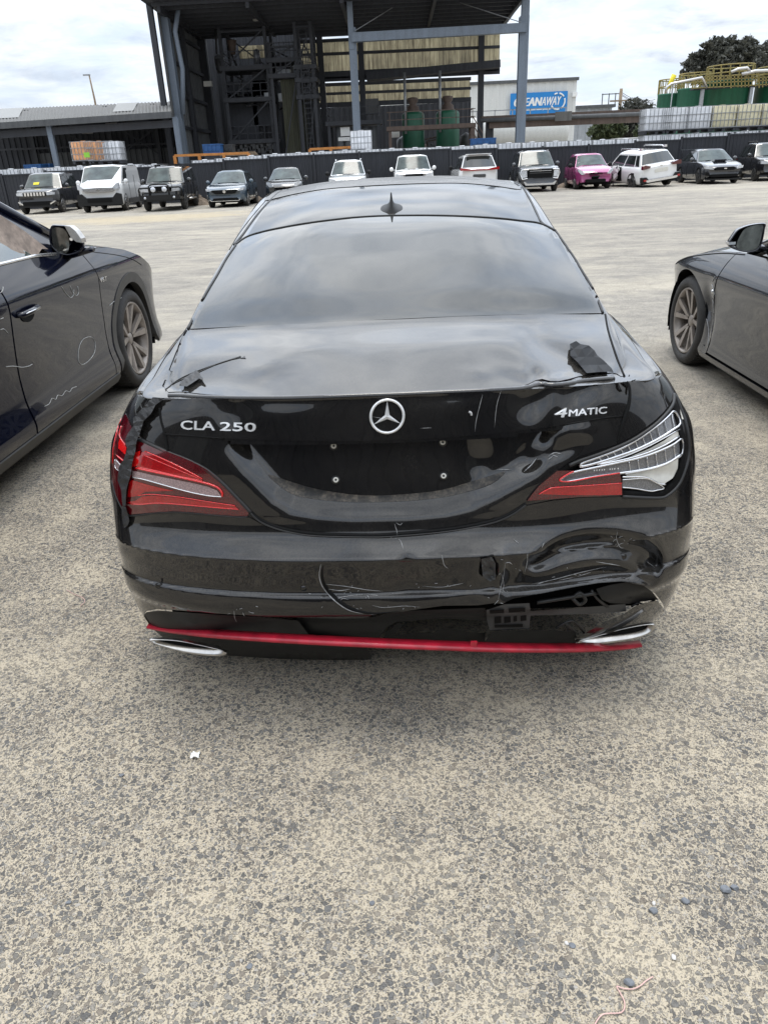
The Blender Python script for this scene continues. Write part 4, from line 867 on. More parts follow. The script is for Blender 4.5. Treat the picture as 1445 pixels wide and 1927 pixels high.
tape('torn_flap', Rz([(735, 380), (760, 400), (840, 468), (850, 490), (845, 540), (836, 490), (780, 430), (760, 425), (775, 470), (800, 520), (790, 520), (765, 470), (745, 420)]), S2, .008, .003, 6, mat=M['gap'])
piece('torn_hole', M['gap'], Rz([(845, 400), (872, 400), (900, 440), (922, 482), (892, 478), (868, 440)]), car, .006, 0, 5, None, .002, S1)
tape('torn_edge', Rz([(965, 505), (1040, 520), (1100, 540), (1150, 540), (1170, 505), (1180, 520), (1172, 560), (1150, 590), (1120, 570), (1060, 545), (1000, 528)]), S1, .014, .004, 8, None, mat=M['tapegloss'])
tape('torn_edge', [(190, 868), (203, 865), (208, 874), (206, 884), (199, 878), (192, 873)], S2, .006, .001, 9, None, mat=M['plastic'])
# side vent slit behind the right bumper corner
tape('torn_hole', [(905, 1052), (925, 1048), (932, 1060), (932, 1090), (922, 1094), (908, 1086)], S2, .008, .006, 11, d_bump, 4, M['plasticg'])
# ---- diffuser, red trim, exhausts and the opened-up cavity
def pz(p): return zz(p, 2.258, 700, 960)
dd = lambda k: (lambda x, y: k + 0 * x)
piece('diffuser', M['plastic'], [(266, 1168), (276, 1152), (300, 1149), (400, 1156), (500, 1162), (562, 1168), (572, 1182), (584, 1198), (640, 1206), (690, 1216), (700, 1236), (690, 1246), (640, 1248), (560, 1246), (480, 1245), (430, 1240), (420, 1236), (300, 1208), (276, 1200)], car, .0, 0, 8, lambda x, y: .014 + .012 * sstep(1195, 1240, y), .04)
piece('diffuser_blade', M['plasticg'], [(500, 1243), (560, 1246), (640, 1247), (700, 1240), (722, 1243), (715, 1254), (640, 1259), (560, 1256), (480, 1250)], car, .0, 0, 8, dd(.02), .02)
piece('inner_beam', M['plastic'], pz([(0, 455), (100, 430), (480, 415), (490, 470), (300, 460), (100, 475), (60, 500), (20, 560), (-200, 555), (-330, 520), (-330, 460)]), car, .0, 0, 8, dd(.05), .05)
piece('inner_beam', M['plastic'], pz([(40, 560), (60, 520), (110, 478), (130, 486), (90, 530), (200, 520), (260, 520), (300, 500), (360, 505), (420, 520), (480, 520), (480, 572), (400, 570), (200, 562)]), car, .0, 0, 8, dd(.09), .03)
piece('inner_bracket', M['plasticg'], pz([(485, 425), (560, 400), (668, 395), (672, 430), (1000, 405), (1075, 398), (1078, 430), (950, 440), (672, 448), (668, 508), (640, 506), (500, 512), (487, 470)]), car, .0, 0, 8, dd(.035), .03)
for x0, x1, y0, y1 in ((520, 548, 455, 482), (560, 588, 455, 480), (600, 615, 452, 475), (630, 655, 450, 472), (500, 560, 425, 440), (580, 650, 418, 436), (520, 640, 488, 500)):
    piece('bracket_slot', M['gap'], pz([(x0, y0), (x1, y0 - 4), (x1, y1 - 3), (x0, y1)]), car, .0, 0, 8, dd(.030), 0)
piece('inner_panel', M['plastic'], pz([(470, 570), (510, 516), (560, 512), (700, 508), (860, 515), (870, 545), (860, 572), (700, 576)]), car, .0, 0, 8, dd(.025), .03)
piece('corner_trim', M['black'], pz([(860, 545), (900, 525), (1000, 470), (1070, 440), (1110, 412), (1150, 395), (1210, 385), (1232, 410), (1245, 440), (1240, 470), (1225, 492), (1195, 482), (1100, 500), (1000, 530), (900, 560), (860, 570)]), car, .0, 0, 7, lambda x, y: .012 + .003 * np.sin(x / 18.) , .04)
piece('corner_trim', M['plastic'], pz([(950, 335), (1010, 318), (1080, 306), (1140, 312), (1180, 335), (1215, 380), (1150, 388), (1090, 398), (1010, 395), (975, 380)]), car, .0, 0, 7, lambda x, y: .030 - .006 * np.sin(x / 22.), .03)
mb = MB()
for pts, r_ in (([(700, 392), (840, 370), (960, 350)], .006), ([(850, 375), (880, 350), (905, 380), (880, 400), (850, 375)], .006), ([(930, 340), (960, 380), (1000, 410)], .005), ([(780, 500), (850, 470), (900, 520)], .004), ([(820, 480), (860, 520)], .006), ([(1100, 410), (1130, 395), (1160, 400), (1200, 382)], .003)): mb = MB(); bead(mb, S2, pz(pts), r_, .0, dd(.04), 4, 6); mb.build('wiring', M['rubberseal'], car, fix=False)
def barpath(pts, k=8, offy=-.02):
    q = smoothpoly(pts, k); return S2.at(q[:, 0], np.minimum(q[:, 1], 1190), 0) , q
tp = [(278, 1178), (300, 1182), (340, 1188), (420, 1196), (560, 1205), (700, 1212), (850, 1218), (950, 1221), (1060, 1221.5), (1130, 1220), (1180, 1216.5), (1206, 1213)]
q = smoothpoly(tp, 5); Yp = np.array([YR + .0 + .40 * (abs((x - 742) / 520.)) ** 2.6 - .025 for x, y in q]); P = at(q[:, 0], q[:, 1], Yp)
w_ = np.array([min(1, .35 + 3.0 * min(i, len(q) - 1 - i) / len(q)) for i in range(len(q))]); mb = MB()
secs = []
for i, p in enumerate(P):
    h = .0066 * w_[i]; secs.append([(p[0], p[1], p[2] + h * 1.0), (p[0], p[1] - .010, p[2] + h * .75), (p[0], p[1] - .012, p[2] - h * .6), (p[0], p[1] - .004, p[2] - h), (p[0], p[1] + .02, p[2] - h), (p[0], p[1] + .022, p[2] + h * .9)])
mb.grid(np.array(secs), True, True); mb.box(tuple(at(np.array([891.]), np.array([1211.]), np.array([YR - .03]))[0]), (.018, .006, .014)); mb.build('red_trim', M['red'], car)
def exhaust(name, ol, disp=.02, dp=.015, thick=.0045):
    q = np.array([tuple(p) for p in smoothpoly(ol, 4, True)]); cx, cy = q.mean(0); pz_ = S2.at(np.array([cx]), np.array([min(cy, 1180)]), 0)[0]; Y0 = pz_[1] + disp
    mb = MB(); P = at(q[:, 0], q[:, 1], np.full(len(q), Y0)); c = P.mean(0); rings = []
    for s_, dy in ((.80, dp), (.82, .010), (.92, .003), (.975, -.001), (1.0, .003), (1.0, .012)): rings.append(c + (P - c) * np.array([s_, 1, 1 - (1 - s_) * 2.2]) + np.array([0, dy, (1 - s_) * .035]))
    mb.grid(np.array(rings), True, True); t_ = mb.build(name, M['steel'], car)
    m2 = MB(); m2.add(c + (P - c) * np.array([.81, 1, .58]) + np.array([0, dp, .0066]), [tuple(range(len(P)))]); m2.build('exhaust_bore', M['void'], t_, fix=False)
exhaust('exhaust_tip', [(280, 1206), (300, 1204), (340, 1207), (390, 1218), (420, 1226), (427, 1231), (415, 1236), (380, 1234), (340, 1227), (300, 1215)], -.01)
exhaust('exhaust_tip', [(1082, 1211), (1110, 1202), (1160, 1187), (1200, 1178), (1228, 1175), (1233, 1182), (1222, 1193), (1190, 1204), (1140, 1212), (1100, 1216)], -.0)
mb = MB(); mb.box((XSH, YR + .36, .36), (1.22, .05, .24)); mb.box((XSH, YR + .60, .22), (1.25, .5, .02)); mb.build('underbody', M['void'], car)
# ---- wheels of the sedan
def wheel(parent, x, y, r=.33, wd=.22, side=1, rim='alloydark', spokes=10, tyre_r=None, name='wheel', twin=False, spoke_w=.03, rimr=None, loc=True):
    rr = rimr or r * .70; t = MB(); h = wd / 2
    t.lathe([(rr, -h * .8), (rr + .01, -h), (r * .88, -h * 1.03), (r * .965, -h * .92), (r, -h * .62), (r, h * .62), (r * .965, h * .92), (r * .88, h * 1.03), (rr + .01, h), (rr, h * .8)], (0, 0, 0), 'x', 40)
    n = 60
    for k in range(n):                          # tread blocks
        a = 2 * math.pi * k / n; 
        for xx in (-.6, -.2, .2, .6): t.bar((xx * h - .02, math.cos(a) * r, math.sin(a) * r), (xx * h + .02, math.cos(a + .02) * r, math.sin(a + .02) * r), .012, .006, up=(0, math.cos(a), math.sin(a)))
    w_ = empty(name, (x, y, r), 0, parent); t.build('tyre', M['tyre'], w_, fix=False)
    m = MB(); s_ = side
    m.lathe([(rr, s_ * h * .80), (rr * .985, s_ * h * .92), (rr * .93, s_ * h * .88), (rr * .90, s_ * h * .4), (rr * .86, -s_ * h * .7)], (0, 0, 0), 'x', 40)
    m.lathe([(.0, s_ * h * .60), (.036, s_ * h * .60), (.05, s_ * h * .50), (.062, s_ * h * .1)], (0, 0, 0), 'x', 20)
    for k in range(spokes):
        a = 2 * math.pi * k / spokes + .3
        for da in ((-.17, .17) if twin else (0,)):
            p0 = Vector((s_ * h * .50, math.cos(a + da * .5) * .05, math.sin(a + da * .5) * .05)); p1 = Vector((s_ * h * .78, math.cos(a + da * 1.6) * rr * .93, math.sin(a + da * 1.6) * rr * .93))
            u = (p1 - p0).normalized(); v = Vector((0, -math.sin(a), math.cos(a))); n_ = u.cross(v).normalized() * .012
            w0, w1 = spoke_w * .75, spoke_w * 1.15
            m.add([p0 - v * w0 - n_, p0 + v * w0 - n_, p1 + v * w1 - n_, p1 - v * w1 - n_, p0 - v * w0 * .7 + n_, p0 + v * w0 * .7 + n_, p1 + v * w1 * .8 + n_, p1 - v * w1 * .8 + n_], [(0, 1, 2, 3), (7, 6, 5, 4), (0, 4, 5, 1), (1, 5, 6, 2), (2, 6, 7, 3), (3, 7, 4, 0)])
    m.build('rim', M[rim], w_)
    m = MB(); m.lathe([(0, 0), (rr * .62, 0), (rr * .62, s_ * .03), (0, s_ * .03)], (s_ * h * .0, 0, 0), 'x', 30); m.lathe([(0, -s_ * h * .55), (rr * .9, -s_ * h * .55)], (0, 0, 0), 'x', 24); m.build('brake_disc', M['void'], w_)
    return w_
for yy, z in WH:
    for s_ in (-1, 1): wheel(car, XSH + s_ * .765, yy, .325, .22, s_)
rehome(car, (0, YR + 2.3, 0))
# ================================================================ the two neighbours, seen along their flanks
class Flank(Surf):
    """a car flank: X as a function of (y, z); o=+1 when it faces +x"""
    def __init__(s, X0, o, prof, plan, y0, y1, z0, z1):
        s.X0, s.o = X0, o; s.na = 50; s.nb = 12; s.seed = None; s.box = (y0, y1, z0, z1)
        z = np.linspace(z0 - .05, z1 + .05, 41); v = np.interp(z, *zip(*prof))
        for _ in range(2): v = np.convolve(np.pad(v, 1, 'edge'), [.25, .5, .25], 'valid')
        s.z, s.v = z, v; s.py, s.pv = map(np.array, zip(*plan)); s.extra = None
    def ev(s, a, b):
        a = np.asarray(a, float); b = np.asarray(b, float)
        t = (b - s.z[0]) / (s.z[1] - s.z[0]); ins = crom(s.v[:, None], np.clip(t, 0, 39.999))[..., 0]
        ya = np.linspace(s.py[0], s.py[-1], 60); k = np.clip((a - ya[0]) / (ya[1] - ya[0]), 0, 58.999)
        if not hasattr(s, '_pl'):
            q = np.interp(ya, s.py, s.pv); q = np.convolve(np.pad(q, 2, 'edge'), [.1, .2, .4, .2, .1], 'valid'); s._pl = q[:, None]
        ins = ins + crom(s._pl, k)[..., 0]
        if s.extra is not None: ins = ins + s.extra(a, b)
        return np.stack([s.X0 - s.o * ins, a, b], -1)
    def lift_n(s, a, b, off=0):
        e = .004; P = s.ev(a, b); n = np.cross(s.ev(a + e, b) - s.ev(a - e, b), s.ev(a, b + e) - s.ev(a, b - e)); n /= np.linalg.norm(n, axis=-1, keepdims=True); n *= np.sign(n[..., :1]) * s.o
        return P + n * off, n
def ppatch(mb, srf, ol, step=.03, off=.0, lip=.015, holes=()):
    """a panel outlined in the flank's own (y, z)"""
    ol = dens(ol, step); hs = [dens(h, step) for h in holes]; x0, y0 = ol.min(0); x1, y1 = ol.max(0)
    gx, gy = np.meshgrid(np.arange(x0, x1, step), np.arange(y0, y1, step)); gx = gx.ravel(); gy = gy.ravel(); k = inpoly(gx, gy, ol) & (segdist(gx, gy, ol) > step * .45)
    for h in hs: k &= ~inpoly(gx, gy, h) & (segdist(gx, gy, h) > step * .45)
    pts = np.concatenate([ol] + hs + [np.stack([gx[k], gy[k]], -1)]); ed = []; b = 0
    for l in [ol] + hs: ed += [(b + i, b + (i + 1) % len(l)) for i in range(len(l))]; b += len(l)
    r_ = delaunay_2d_cdt([Vector(p) for p in pts], ed, [], 0, 1e-5); V = np.array([tuple(v) for v in r_[0]]); F = np.array([f for f in r_[2] if len(f) == 3])
    c = V[F].mean(1); k = inpoly(c[:, 0], c[:, 1], ol)
    for h in hs: k &= ~inpoly(c[:, 0], c[:, 1], h)
    F = F[k]; P, n = srf.lift_n(V[:, 0], V[:, 1], off)
    a, b_, c_ = P[F[:, 0]], P[F[:, 1]], P[F[:, 2]]; flip = np.cross(b_ - a, c_ - a)[:, 0] * srf.o < 0; F[flip] = F[flip][:, ::-1]
    mb.add(P, F, True, n)
    for l in [ol] + hs:
        Q, n = srf.lift_n(l[:, 0], l[:, 1], off); m = len(l); mb.add(np.concatenate([Q, Q - n * lip]), [(i, (i + 1) % m, (i + 1) % m + m, i + m) for i in range(m)], False)
    return mb
def arc(cy, cz, r, a0, a1, n=20): return [(cy + r * math.cos(R(a)), cz + r * math.sin(R(a))) for a in np.linspace(a0, a1, n)]
def fline(mb, srf, pts, r, off=.001, k=5, n=5):
    q = smoothpoly(pts, k) if len(pts) > 2 else dens(pts, .05, False); P, nn = srf.lift_n(q[:, 0], q[:, 1], off); mb.tube(P, r, n)
def mark(mb, srf, px, r=.0035):
    """a chalk-pen line drawn on the flank through these photo pixels"""
    q = smoothpoly(px, 4); a, b = srf.inv(q[:, 0], q[:, 1]); P, nn = srf.lift_n(a, b, .0055); mb.tube(P, r, 5)
def hood(mb, srf, ys, zt, width, crown, inset=.01):
    """bonnet from the flank's top edge across to the other side"""
    rows = []
    for y, z in zip(ys, zt):
        e = srf.ev(np.array([y]), np.array([z]))[0]; r_ = []
        for t in np.linspace(0, 1, 17):
            x = e[0] - srf.o * t * (width - 2 * abs(srf.X0 - e[0])); s_ = 1 - abs(2 * t - 1); r_.append((x, y, z + crown * (1 - (1 - s_) ** 3.2)))
        rows.append(r_)
    mb.grid(np.array(rows), True)
# ---------------------------------------------------------------- dark blue SUV on the left
XS = -1.985
suv = empty('suv'); tag(suv, 'dark navy SUV with pale pen marks on its doors, parked left of the black sedan', 'SUV')
Fs = Flank(XS, 1, [(.10, .10), (.17, .05), (.24, .015), (.30, .006), (.34, .022), (.42, .036), (.55, .036), (.70, .022), (.85, .004), (.92, -.004), (.945, -.004), (.965, .010), (1.02, .032), (1.08, .06), (1.16, .10)],
           [(1.7, .30), (1.95, .12), (2.3, .03), (2.9, .0), (4.6, .0), (5.3, -.004), (5.9, -.002), (6.15, .0), (6.3, .008), (6.40, .05), (6.5, .2)], 1.8, 6.45, .12, 1.12)
Fs.inv([100], [600], (1.9, 6.42, .14, 1.12))
M['navy'] = paint('navy_paint', (.003, .0045, .013), .022, 0, .12, .08, .78, .015)
WF, WRr = (5.64, .365), (2.82, .365)
def ztop(y): return np.interp(y, [1.8, 4.85, 5.0, 5.4, 5.7, 5.95, 6.15, 6.3, 6.42], [1.10, 1.10, 1.075, 1.05, 1.00, .93, .85, .76, .64])
mb = MB(); ppatch(mb, Fs, [(5.065, .175), (5.07, .6), (5.04, .9), (4.99, 1.0), (4.96, 1.072)] + [(y, ztop(y)) for y in (5.1, 5.25, 5.4, 5.55, 5.7, 5.82, 5.95, 6.05, 6.15, 6.22, 6.3, 6.36, 6.42)] + [(6.44, .5), (6.42, .30), (6.12, .24)] + arc(*WF, .475, -12, 192, 30) + [(5.14, .20)], .03, .004)
mb.build('fender', M['navy'], suv)
hd = MB(); ys = np.linspace(4.9, 6.42, 26); hood(hd, Fs, ys, ztop(ys) + .004, 1.88, .055); hd.build('bonnet', M['navy'], suv)
mb = MB(); fline(mb, Fs, [(5.0, 1.068), (5.2, 1.035), (5.5, .985), (5.75, .93), (5.95, .865)], .003, .004); mb.build('bonnet_gap', M['gap'], suv)
mb = MB(); ppatch(mb, Fs, [(3.81, .185), (3.80, .6), (3.81, 1.10), (4.5, 1.10), (4.90, 1.088), (4.95, 1.065), (4.98, 1.0), (5.03, .9), (5.058, .6), (5.053, .18), (4.4, .16)], .03, .004); dr = mb.build('door', M['navy'], suv); dr['label'] = 'front door with a chalk circle and squiggle'
mb = MB(); ppatch(mb, Fs, [(3.79, .185), (3.785, .6), (3.795, 1.10), (2.75, 1.10), (2.72, .95), (2.95, .86), (3.12, .70), (3.24, .55), (3.30, .36), (3.30, .18)], .035, .004); dr2 = mb.build('door', M['navy'], suv)
mb = MB(); ppatch(mb, Fs, [(2.73, 1.10), (2.70, .95), (2.93, .85), (3.10, .69), (3.22, .54), (3.28, .36)] + arc(*WRr, .475, 0, 180, 24) + [(2.0, .36), (1.93, .5), (1.9, .8), (1.92, 1.10)], .035, .004); mb.build('quarter_panel', M['navy'], suv)
M['trimgrey'] = simple('faded_black_trim', (.045, .042, .038), .55, var=.2, scale=9)
for c in (WF, WRr):
    mb = MB(); ppatch(mb, Fs, arc(*c, .485, -14, 196, 34) + arc(*c, .415, 190, -8, 34), .03, .010, .06); mb.build('wheel_arch_trim', M['trimgrey'], suv)
mb = MB(); ppatch(mb, Fs, [(3.30, .17), (5.14, .17), (5.16, .205), (5.12, .235), (3.34, .235)], .04, .012, .03); mb.build('sill', M['trimgrey'], suv)
mb = MB(); mb.box((XS - .95, 3.95, .52), (1.60, 3.7, .60)); mb.box((XS - .95, 4.5, .30), (1.60, 3.6, .3)); mb.build('inner_shell', M['void'], suv)
for (y_, z_), nm in ((WF, 1), (WRr, 0)):
    for sx in (XS - .145, XS - 1.73): wheel(suv, sx, y_, .365, .25, 1 if sx > XS - 1 else -1, 'alloydusty', 5, twin=True, spoke_w=.025, rimr=.275)
def liner(parent, x0, x1, y, z, r_):
    mb = MB(); rows = [[(x_, y + r_ * math.cos(t), z + r_ * math.sin(t)) for t in np.linspace(-.3, math.pi + .3, 19)] for x_ in (x0, x1)]; mb.grid(np.array(rows)); rr2 = [[(x0, y + q_ * math.cos(t), z + q_ * math.sin(t)) for t in np.linspace(-.3, math.pi + .3, 19)] for q_ in (.1, r_)]; mb.grid(np.array(rr2)); mb.build('wheel_liner', M['void'], parent, fix=False)
for c_ in (WF, WRr): liner(suv, XS - .36, XS - .03, c_[0], c_[1], .44)
# far flank and tail, plain
Ff = Flank(XS - 1.88, -1, list(zip(Fs.z, Fs.v)), list(zip(Fs.py, Fs.pv)), 1.8, 6.45, .12, 1.12)
mb = MB(); ppatch(mb, Ff, [(1.92, .25), (1.9, 1.1), (4.9, 1.10), (5.4, 1.05), (5.95, .93), (6.3, .76), (6.42, .6), (6.42, .3), (6.12, .3)] + arc(*WF, .45, 0, 180, 20) + [(5.1, .2), (3.3, .2)] + arc(*WRr, .45, 0, 180, 20), .06, .004); mb.build('far_side_panel', M['navy'], suv)
mb = MB(); rows = []
for z in np.linspace(.22, 1.1, 14):
    xs = np.linspace(-1, 1, 15); rows.append([(XS - .94 + .80 * x, 1.83 + .25 * abs(x) ** 4 + .10 * max(0, z - .8) ** 1.0, z) for x in xs])
mb.grid(np.array(rows)); mb.build('tailgate', M['navy'], suv)
mb = MB(); rows = []
for z in np.linspace(.22, .72, 10):
    xs = np.linspace(-1, 1, 15); rows.append([(XS - .94 + .62 * x, 6.50 - .14 * abs(x) ** 3 - .10 * abs(z - .45), z) for x in xs])
mb.grid(np.array(rows)); mb.build('front_bumper', M['navy'], suv)
# cabin: pillars, glass, roof
def cab(XB, o, wid, pts):
    """pts: list of (inset, y, z) to 3D on the near side"""
    return [(XB - o * i, y, z) for i, y, z in pts]
def quadgrid(mb, a, b, c, d, n=6, m=8, bow=(0, 0, 0)):
    a, b, c, d = map(np.array, (a, b, c, d)); bow = np.array(bow, float); g_ = []
    for i in range(n + 1):
        t = i / n; g_.append([(a * (1 - s_) + b * s_) * (1 - t) + (d * (1 - s_) + c * s_) * t + bow * 4 * s_ * (1 - s_) for s_ in np.linspace(0, 1, m + 1)])
    mb.grid(np.array(g_)); return mb
M['carglass'] = simple('side_glass', (.05, .065, .06), .04, 0, var=.4, scale=2.5, coat=1)
ws0, ws1 = (.10, 4.86, 1.10), (.42, 4.02, 1.60)             # foot and head of the windscreen pillar
def on(i, y, z): return (XS - i, y, z)
mb = MB(); quadgrid(mb, on(.11, 2.5, 1.10), on(.11, 4.55, 1.10), on(.40, 3.95, 1.55), on(.38, 2.7, 1.53)); mb.build('side_window', M['carglass'], suv)
mb = MB()
for r_, a, b in ((.035, (.095, 5.02, 1.075), (.33, 4.28, 1.47)), (.035, (.33, 4.28, 1.47), (.42, 3.85, 1.60)), (.03, (.42, 3.85, 1.60), (.42, 2.5, 1.59)), (.04, (.42, 2.5, 1.59), (.15, 2.0, 1.12))): mb.tube([on(*a), on(*b)], r_, 10)
quadgrid(mb, on(.10, 4.62, 1.10), on(.09, 5.02, 1.08), on(.38, 4.1, 1.55), on(.375, 3.98, 1.54)); mb.build('pillar', M['navy'], suv)
mb = MB(); mb.tube([on(.075, 2.3, 1.108), on(.072, 3.6, 1.112), on(.068, 4.35, 1.108), on(.062, 4.62, 1.09)], .012, 8, flat=.8); mb.tube([on(.30, 4.37, 1.475), on(.375, 3.98, 1.605), on(.385, 3.5, 1.63), on(.385, 2.6, 1.61)], .011, 8); mb.build('chrome_strip', M['lampsilver'], suv)
mb = MB(); g_ = []
for i in range(9):
    t = i / 8.; g_.append([(XS - .10 - .07 * s_ - .22 * t, 3.95 + .65 * (1 - t * .9) * (1 - s_) + .02 * math.sin(9 * s_ + 5 * t), 1.12 + .40 * t - .06 * s_ + .02 * math.sin(17 * s_ + 3 * t)) for s_ in np.linspace(0, 1, 9)])
mb.grid(np.array(g_) + np.array([.012, 0, 0])); 
M['cloth'] = simple('brown_airbag_cloth', (.24, .19, .155), .8, var=.45, scale=16, bmp=.6, bscale=14); mb.build('airbag', M['cloth'], suv)
mb = MB(); g_ = [[(XS - .42 - 1.04 * s_, y, 1.62 + .05 * (1 - (2 * s_ - 1) ** 2)) for s_ in np.linspace(0, 1, 9)] for y in np.linspace(2.3, 3.9, 6)]; mb.grid(np.array(g_)); mb.build('roof', M['navy'], suv)
mb = MB(); quadgrid(mb, (XS - .13, 4.98, 1.09), (XS - 1.75, 4.98, 1.09), (XS - 1.45, 3.9, 1.62), (XS - .42, 3.9, 1.62), bow=(0, .12, .0)); mb.build('windscreen', M['windscreen'], suv)
mb = MB(); quadgrid(mb, on(1.77, 2.3, 1.10), on(1.77, 4.9, 1.10), on(1.47, 3.95, 1.60), on(1.47, 2.5, 1.60)); mb.build('side_window', M['carglass'], suv)
mb = MB(); quadgrid(mb, on(.15, 2.0, 1.10), on(1.73, 2.0, 1.10), on(1.45, 2.35, 1.62), on(.43, 2.35, 1.62)); mb.build('rear_window', M['carglass'], suv)
# mirror traced from the photo at its own distance
def mirror(parent, outline, glass, Y, depth, mat, capmat, capline=None, side=1):
    q = np.array([tuple(p) for p in smoothpoly(outline, 4, True)]); P = at(q[:, 0], q[:, 1], np.full(len(q), Y)); c = P.mean(0); rings = []
    for s_, dy in ((.90, .004), (.97, -.004), (1.0, .006), (1.02, .03), (1.0, .06), (.93, .10), (.78, .135), (.5, .155), (.1, .165)): rings.append(c + (P - c) * s_ + np.array([-side * dy * .15, dy * depth, 0]))
    mb = MB(); mb.grid(np.array(rings), True, True); m = mb.build('door_mirror', mat, parent)
    q = np.array([tuple(p) for p in smoothpoly(glass, 4, True)]); P = at(q[:, 0], q[:, 1], np.full(len(q), Y + .003)); mg = MB(); mg.add(P, [tuple(range(len(P)))[::-1]]); mg.build('mirror_glass', M['mirrorglass'], m, fix=False); return m
M['mirrorglass'] = simple('mirror_glass', (.20, .20, .18), .10, .8, var=.5, scale=18)
mm = mirror(suv, [(96, 426), (110, 424), (128, 426), (140, 434), (152, 448), (158, 462), (154, 472), (142, 478), (128, 481), (112, 478), (98, 466), (93, 450)], [(99, 430), (110, 428), (122, 432), (129, 444), (131, 460), (128, 474), (118, 478), (106, 472), (100, 458), (98, 444)], 4.68, .8, M['navy'], None)
q = np.array([(122, 425), (132, 426), (142, 434), (153, 449), (155, 457), (144, 455), (134, 447), (128, 436)]); P = at(q[:, 0], q[:, 1], np.full(8, 4.665)); P2 = P + np.array([0, .07, 0]); mb = MB(); n = 8; mb.add(np.concatenate([P, P2]), [tuple(range(n))] + [(i, (i + 1) % n, (i + 1) % n + n, i + n) for i in range(n)]); mb.build('mirror_cap', M['steel'], mm)
mb = MB(); mb.tube([(-1.86, 4.72, 1.10), (-2.0, 4.78, 1.07), (-2.1, 4.80, 1.06)], [.03, .035, .05], 8, flat=.6); mb.build('mirror_arm', M['navy'], suv)
# handle
mb = MB(); c_ = Fs.lift_n(np.array([3.98]), np.array([.855]), .004)[0][0]; mb.lathe([(0, .0), (.075, .0015), (.082, .002)], c_, 'x', 24); mb.v = [(x, c_[1] + (y - c_[1]) * 1.0, c_[2] + (z - c_[2]) * .55) for x, y, z in mb.v]; h_ = mb.build('handle_cup', M['gap'], dr)
mb = MB(); P = [Fs.lift_n(np.array([y]), np.array([z]), o_)[0][0] for y, z, o_ in ((3.86, .862, .006), (3.89, .866, .03), (3.98, .872, .038), (4.06, .874, .03), (4.09, .874, .006))]; mb.tube(P, [.012, .015, .016, .015, .012], 10); mb.build('handle', M['navy'], dr)
mb = MB(); mb.tube([np.array(p) + np.array([.014, 0, .004]) for p in P[1:4]], .003, 6); mb.build('handle_strip', M['lampsilver'], dr)
M['chalk'] = simple('pale_marker', (.42, .42, .40), .6, var=.2)
for p in ([(163, 634), (172, 635), (178, 645), (177, 663), (168, 677), (156, 686), (148, 682), (146, 668), (149, 650), (156, 638), (165, 634)], [(115, 540), (124, 553), (132, 560), (137, 555), (138, 545)], [(131, 538), (136, 550), (143, 556), (147, 550), (145, 539)],
          [(83, 765), (92, 760), (97, 750), (104, 752), (108, 744), (116, 745), (123, 736), (130, 738), (135, 731), (143, 728)], [(10, 690), (25, 689), (40, 691), (52, 689), (60, 685)], [(0, 620), (6, 619), (12, 625), (14, 628)], [(0, 600), (5, 598)], [(205, 575), (214, 567), (228, 560)], [(0, 552), (4, 548), (5, 541)]): mk = MB(); mark(mk, Fs, p, .0020); mk.build('marker_line', M['chalk'], suv, fix=False)

# small badge
V, F, mxs = text_geo('V6T'); a0, b0 = Fs.inv([187., 200.], [532., 528.]); mb = MB()
def fn(W, h):
    U = W / mxs; ya = a0[0] + (a0[1] - a0[0]) * U[:, 0]; zb = b0[0] + (b0[1] - b0[0]) * U[:, 0] + .03 * U[:, 1]; return Fs.lift_n(ya, zb, h)[0]
solid2d(mb, V, F, fn, .004, .008); mb.build('badge', M['chrome'], suv)
rehome(suv, (XS - .94, 4.2, 0))
# ---------------------------------------------------------------- grey coupe on the right
XC = 2.15
cp = empty('coupe'); tag(cp, 'dark grey metallic coupe with a dented front wing, parked right of the sedan', 'coupe')
Fc = Flank(XC, -1, [(.08, .10), (.13, .04), (.17, .008), (.205, .004), (.215, .020), (.30, .028), (.45, .030), (.58, .018), (.66, .004), (.70, .0), (.72, .006), (.78, .030), (.84, .065), (.90, .11), (.96, .16)],
           [(1.5, .3), (1.8, .12), (2.2, .02), (2.8, .0), (4.6, .0), (5.3, .0), (5.8, .0), (6.05, .015), (6.25, .09), (6.42, .28)], 1.6, 6.4, .1, .92)
def cdent(y, z): return .030 * gauss(y, z, 5.30, .52, .07, .10) - .010 * gauss(y, z, 5.20, .56, .03, .10) + .018 * gauss(y, z, 5.24, .40, .05, .12)
Fc.extra = cdent
Fc.inv([1400], [600], (1.9, 6.38, .12, .90))
M['grey'] = paint('graphite_paint', (.014, .016, .022), .045, .6, .26, .3, 1.0, .02)
CW, CR = (5.70, .325), (2.89, .325)
def zc(y): return np.interp(y, [1.8, 4.9, 5.1, 5.4, 5.65, 5.85, 6.0, 6.15, 6.28, 6.38], [.88, .88, .875, .85, .81, .765, .72, .66, .58, .48])
mb = MB(); ppatch(mb, Fc, [(5.19, .20), (5.20, .45), (5.19, .62), (5.15, .80), (5.12, .875)] + [(y, zc(y)) for y in (5.25, 5.4, 5.55, 5.65, 5.75, 5.85, 5.93, 6.0, 6.08, 6.15, 6.22, 6.28, 6.34, 6.38)] + [(6.39, .35), (6.36, .2), (6.12, .17)] + arc(*CW, .375, -22, 200, 32) + [(5.33, .17), (5.24, .17)], .022, .004); mb.build('fender', M['grey'], cp)
mb = MB(); ppatch(mb, Fc, [(3.60, .205), (3.58, .5), (3.62, .88), (5.11, .88), (5.138, .80), (5.178, .62), (5.186, .45), (5.178, .205)], .03, .004); cdr = mb.build('door', M['grey'], cp)
mb = MB(); ppatch(mb, Fc, [(3.30, .15), (5.33, .15), (5.31, .19), (3.32, .19)], .04, .006, .04); mb.build('sill', M['grey'], cp)
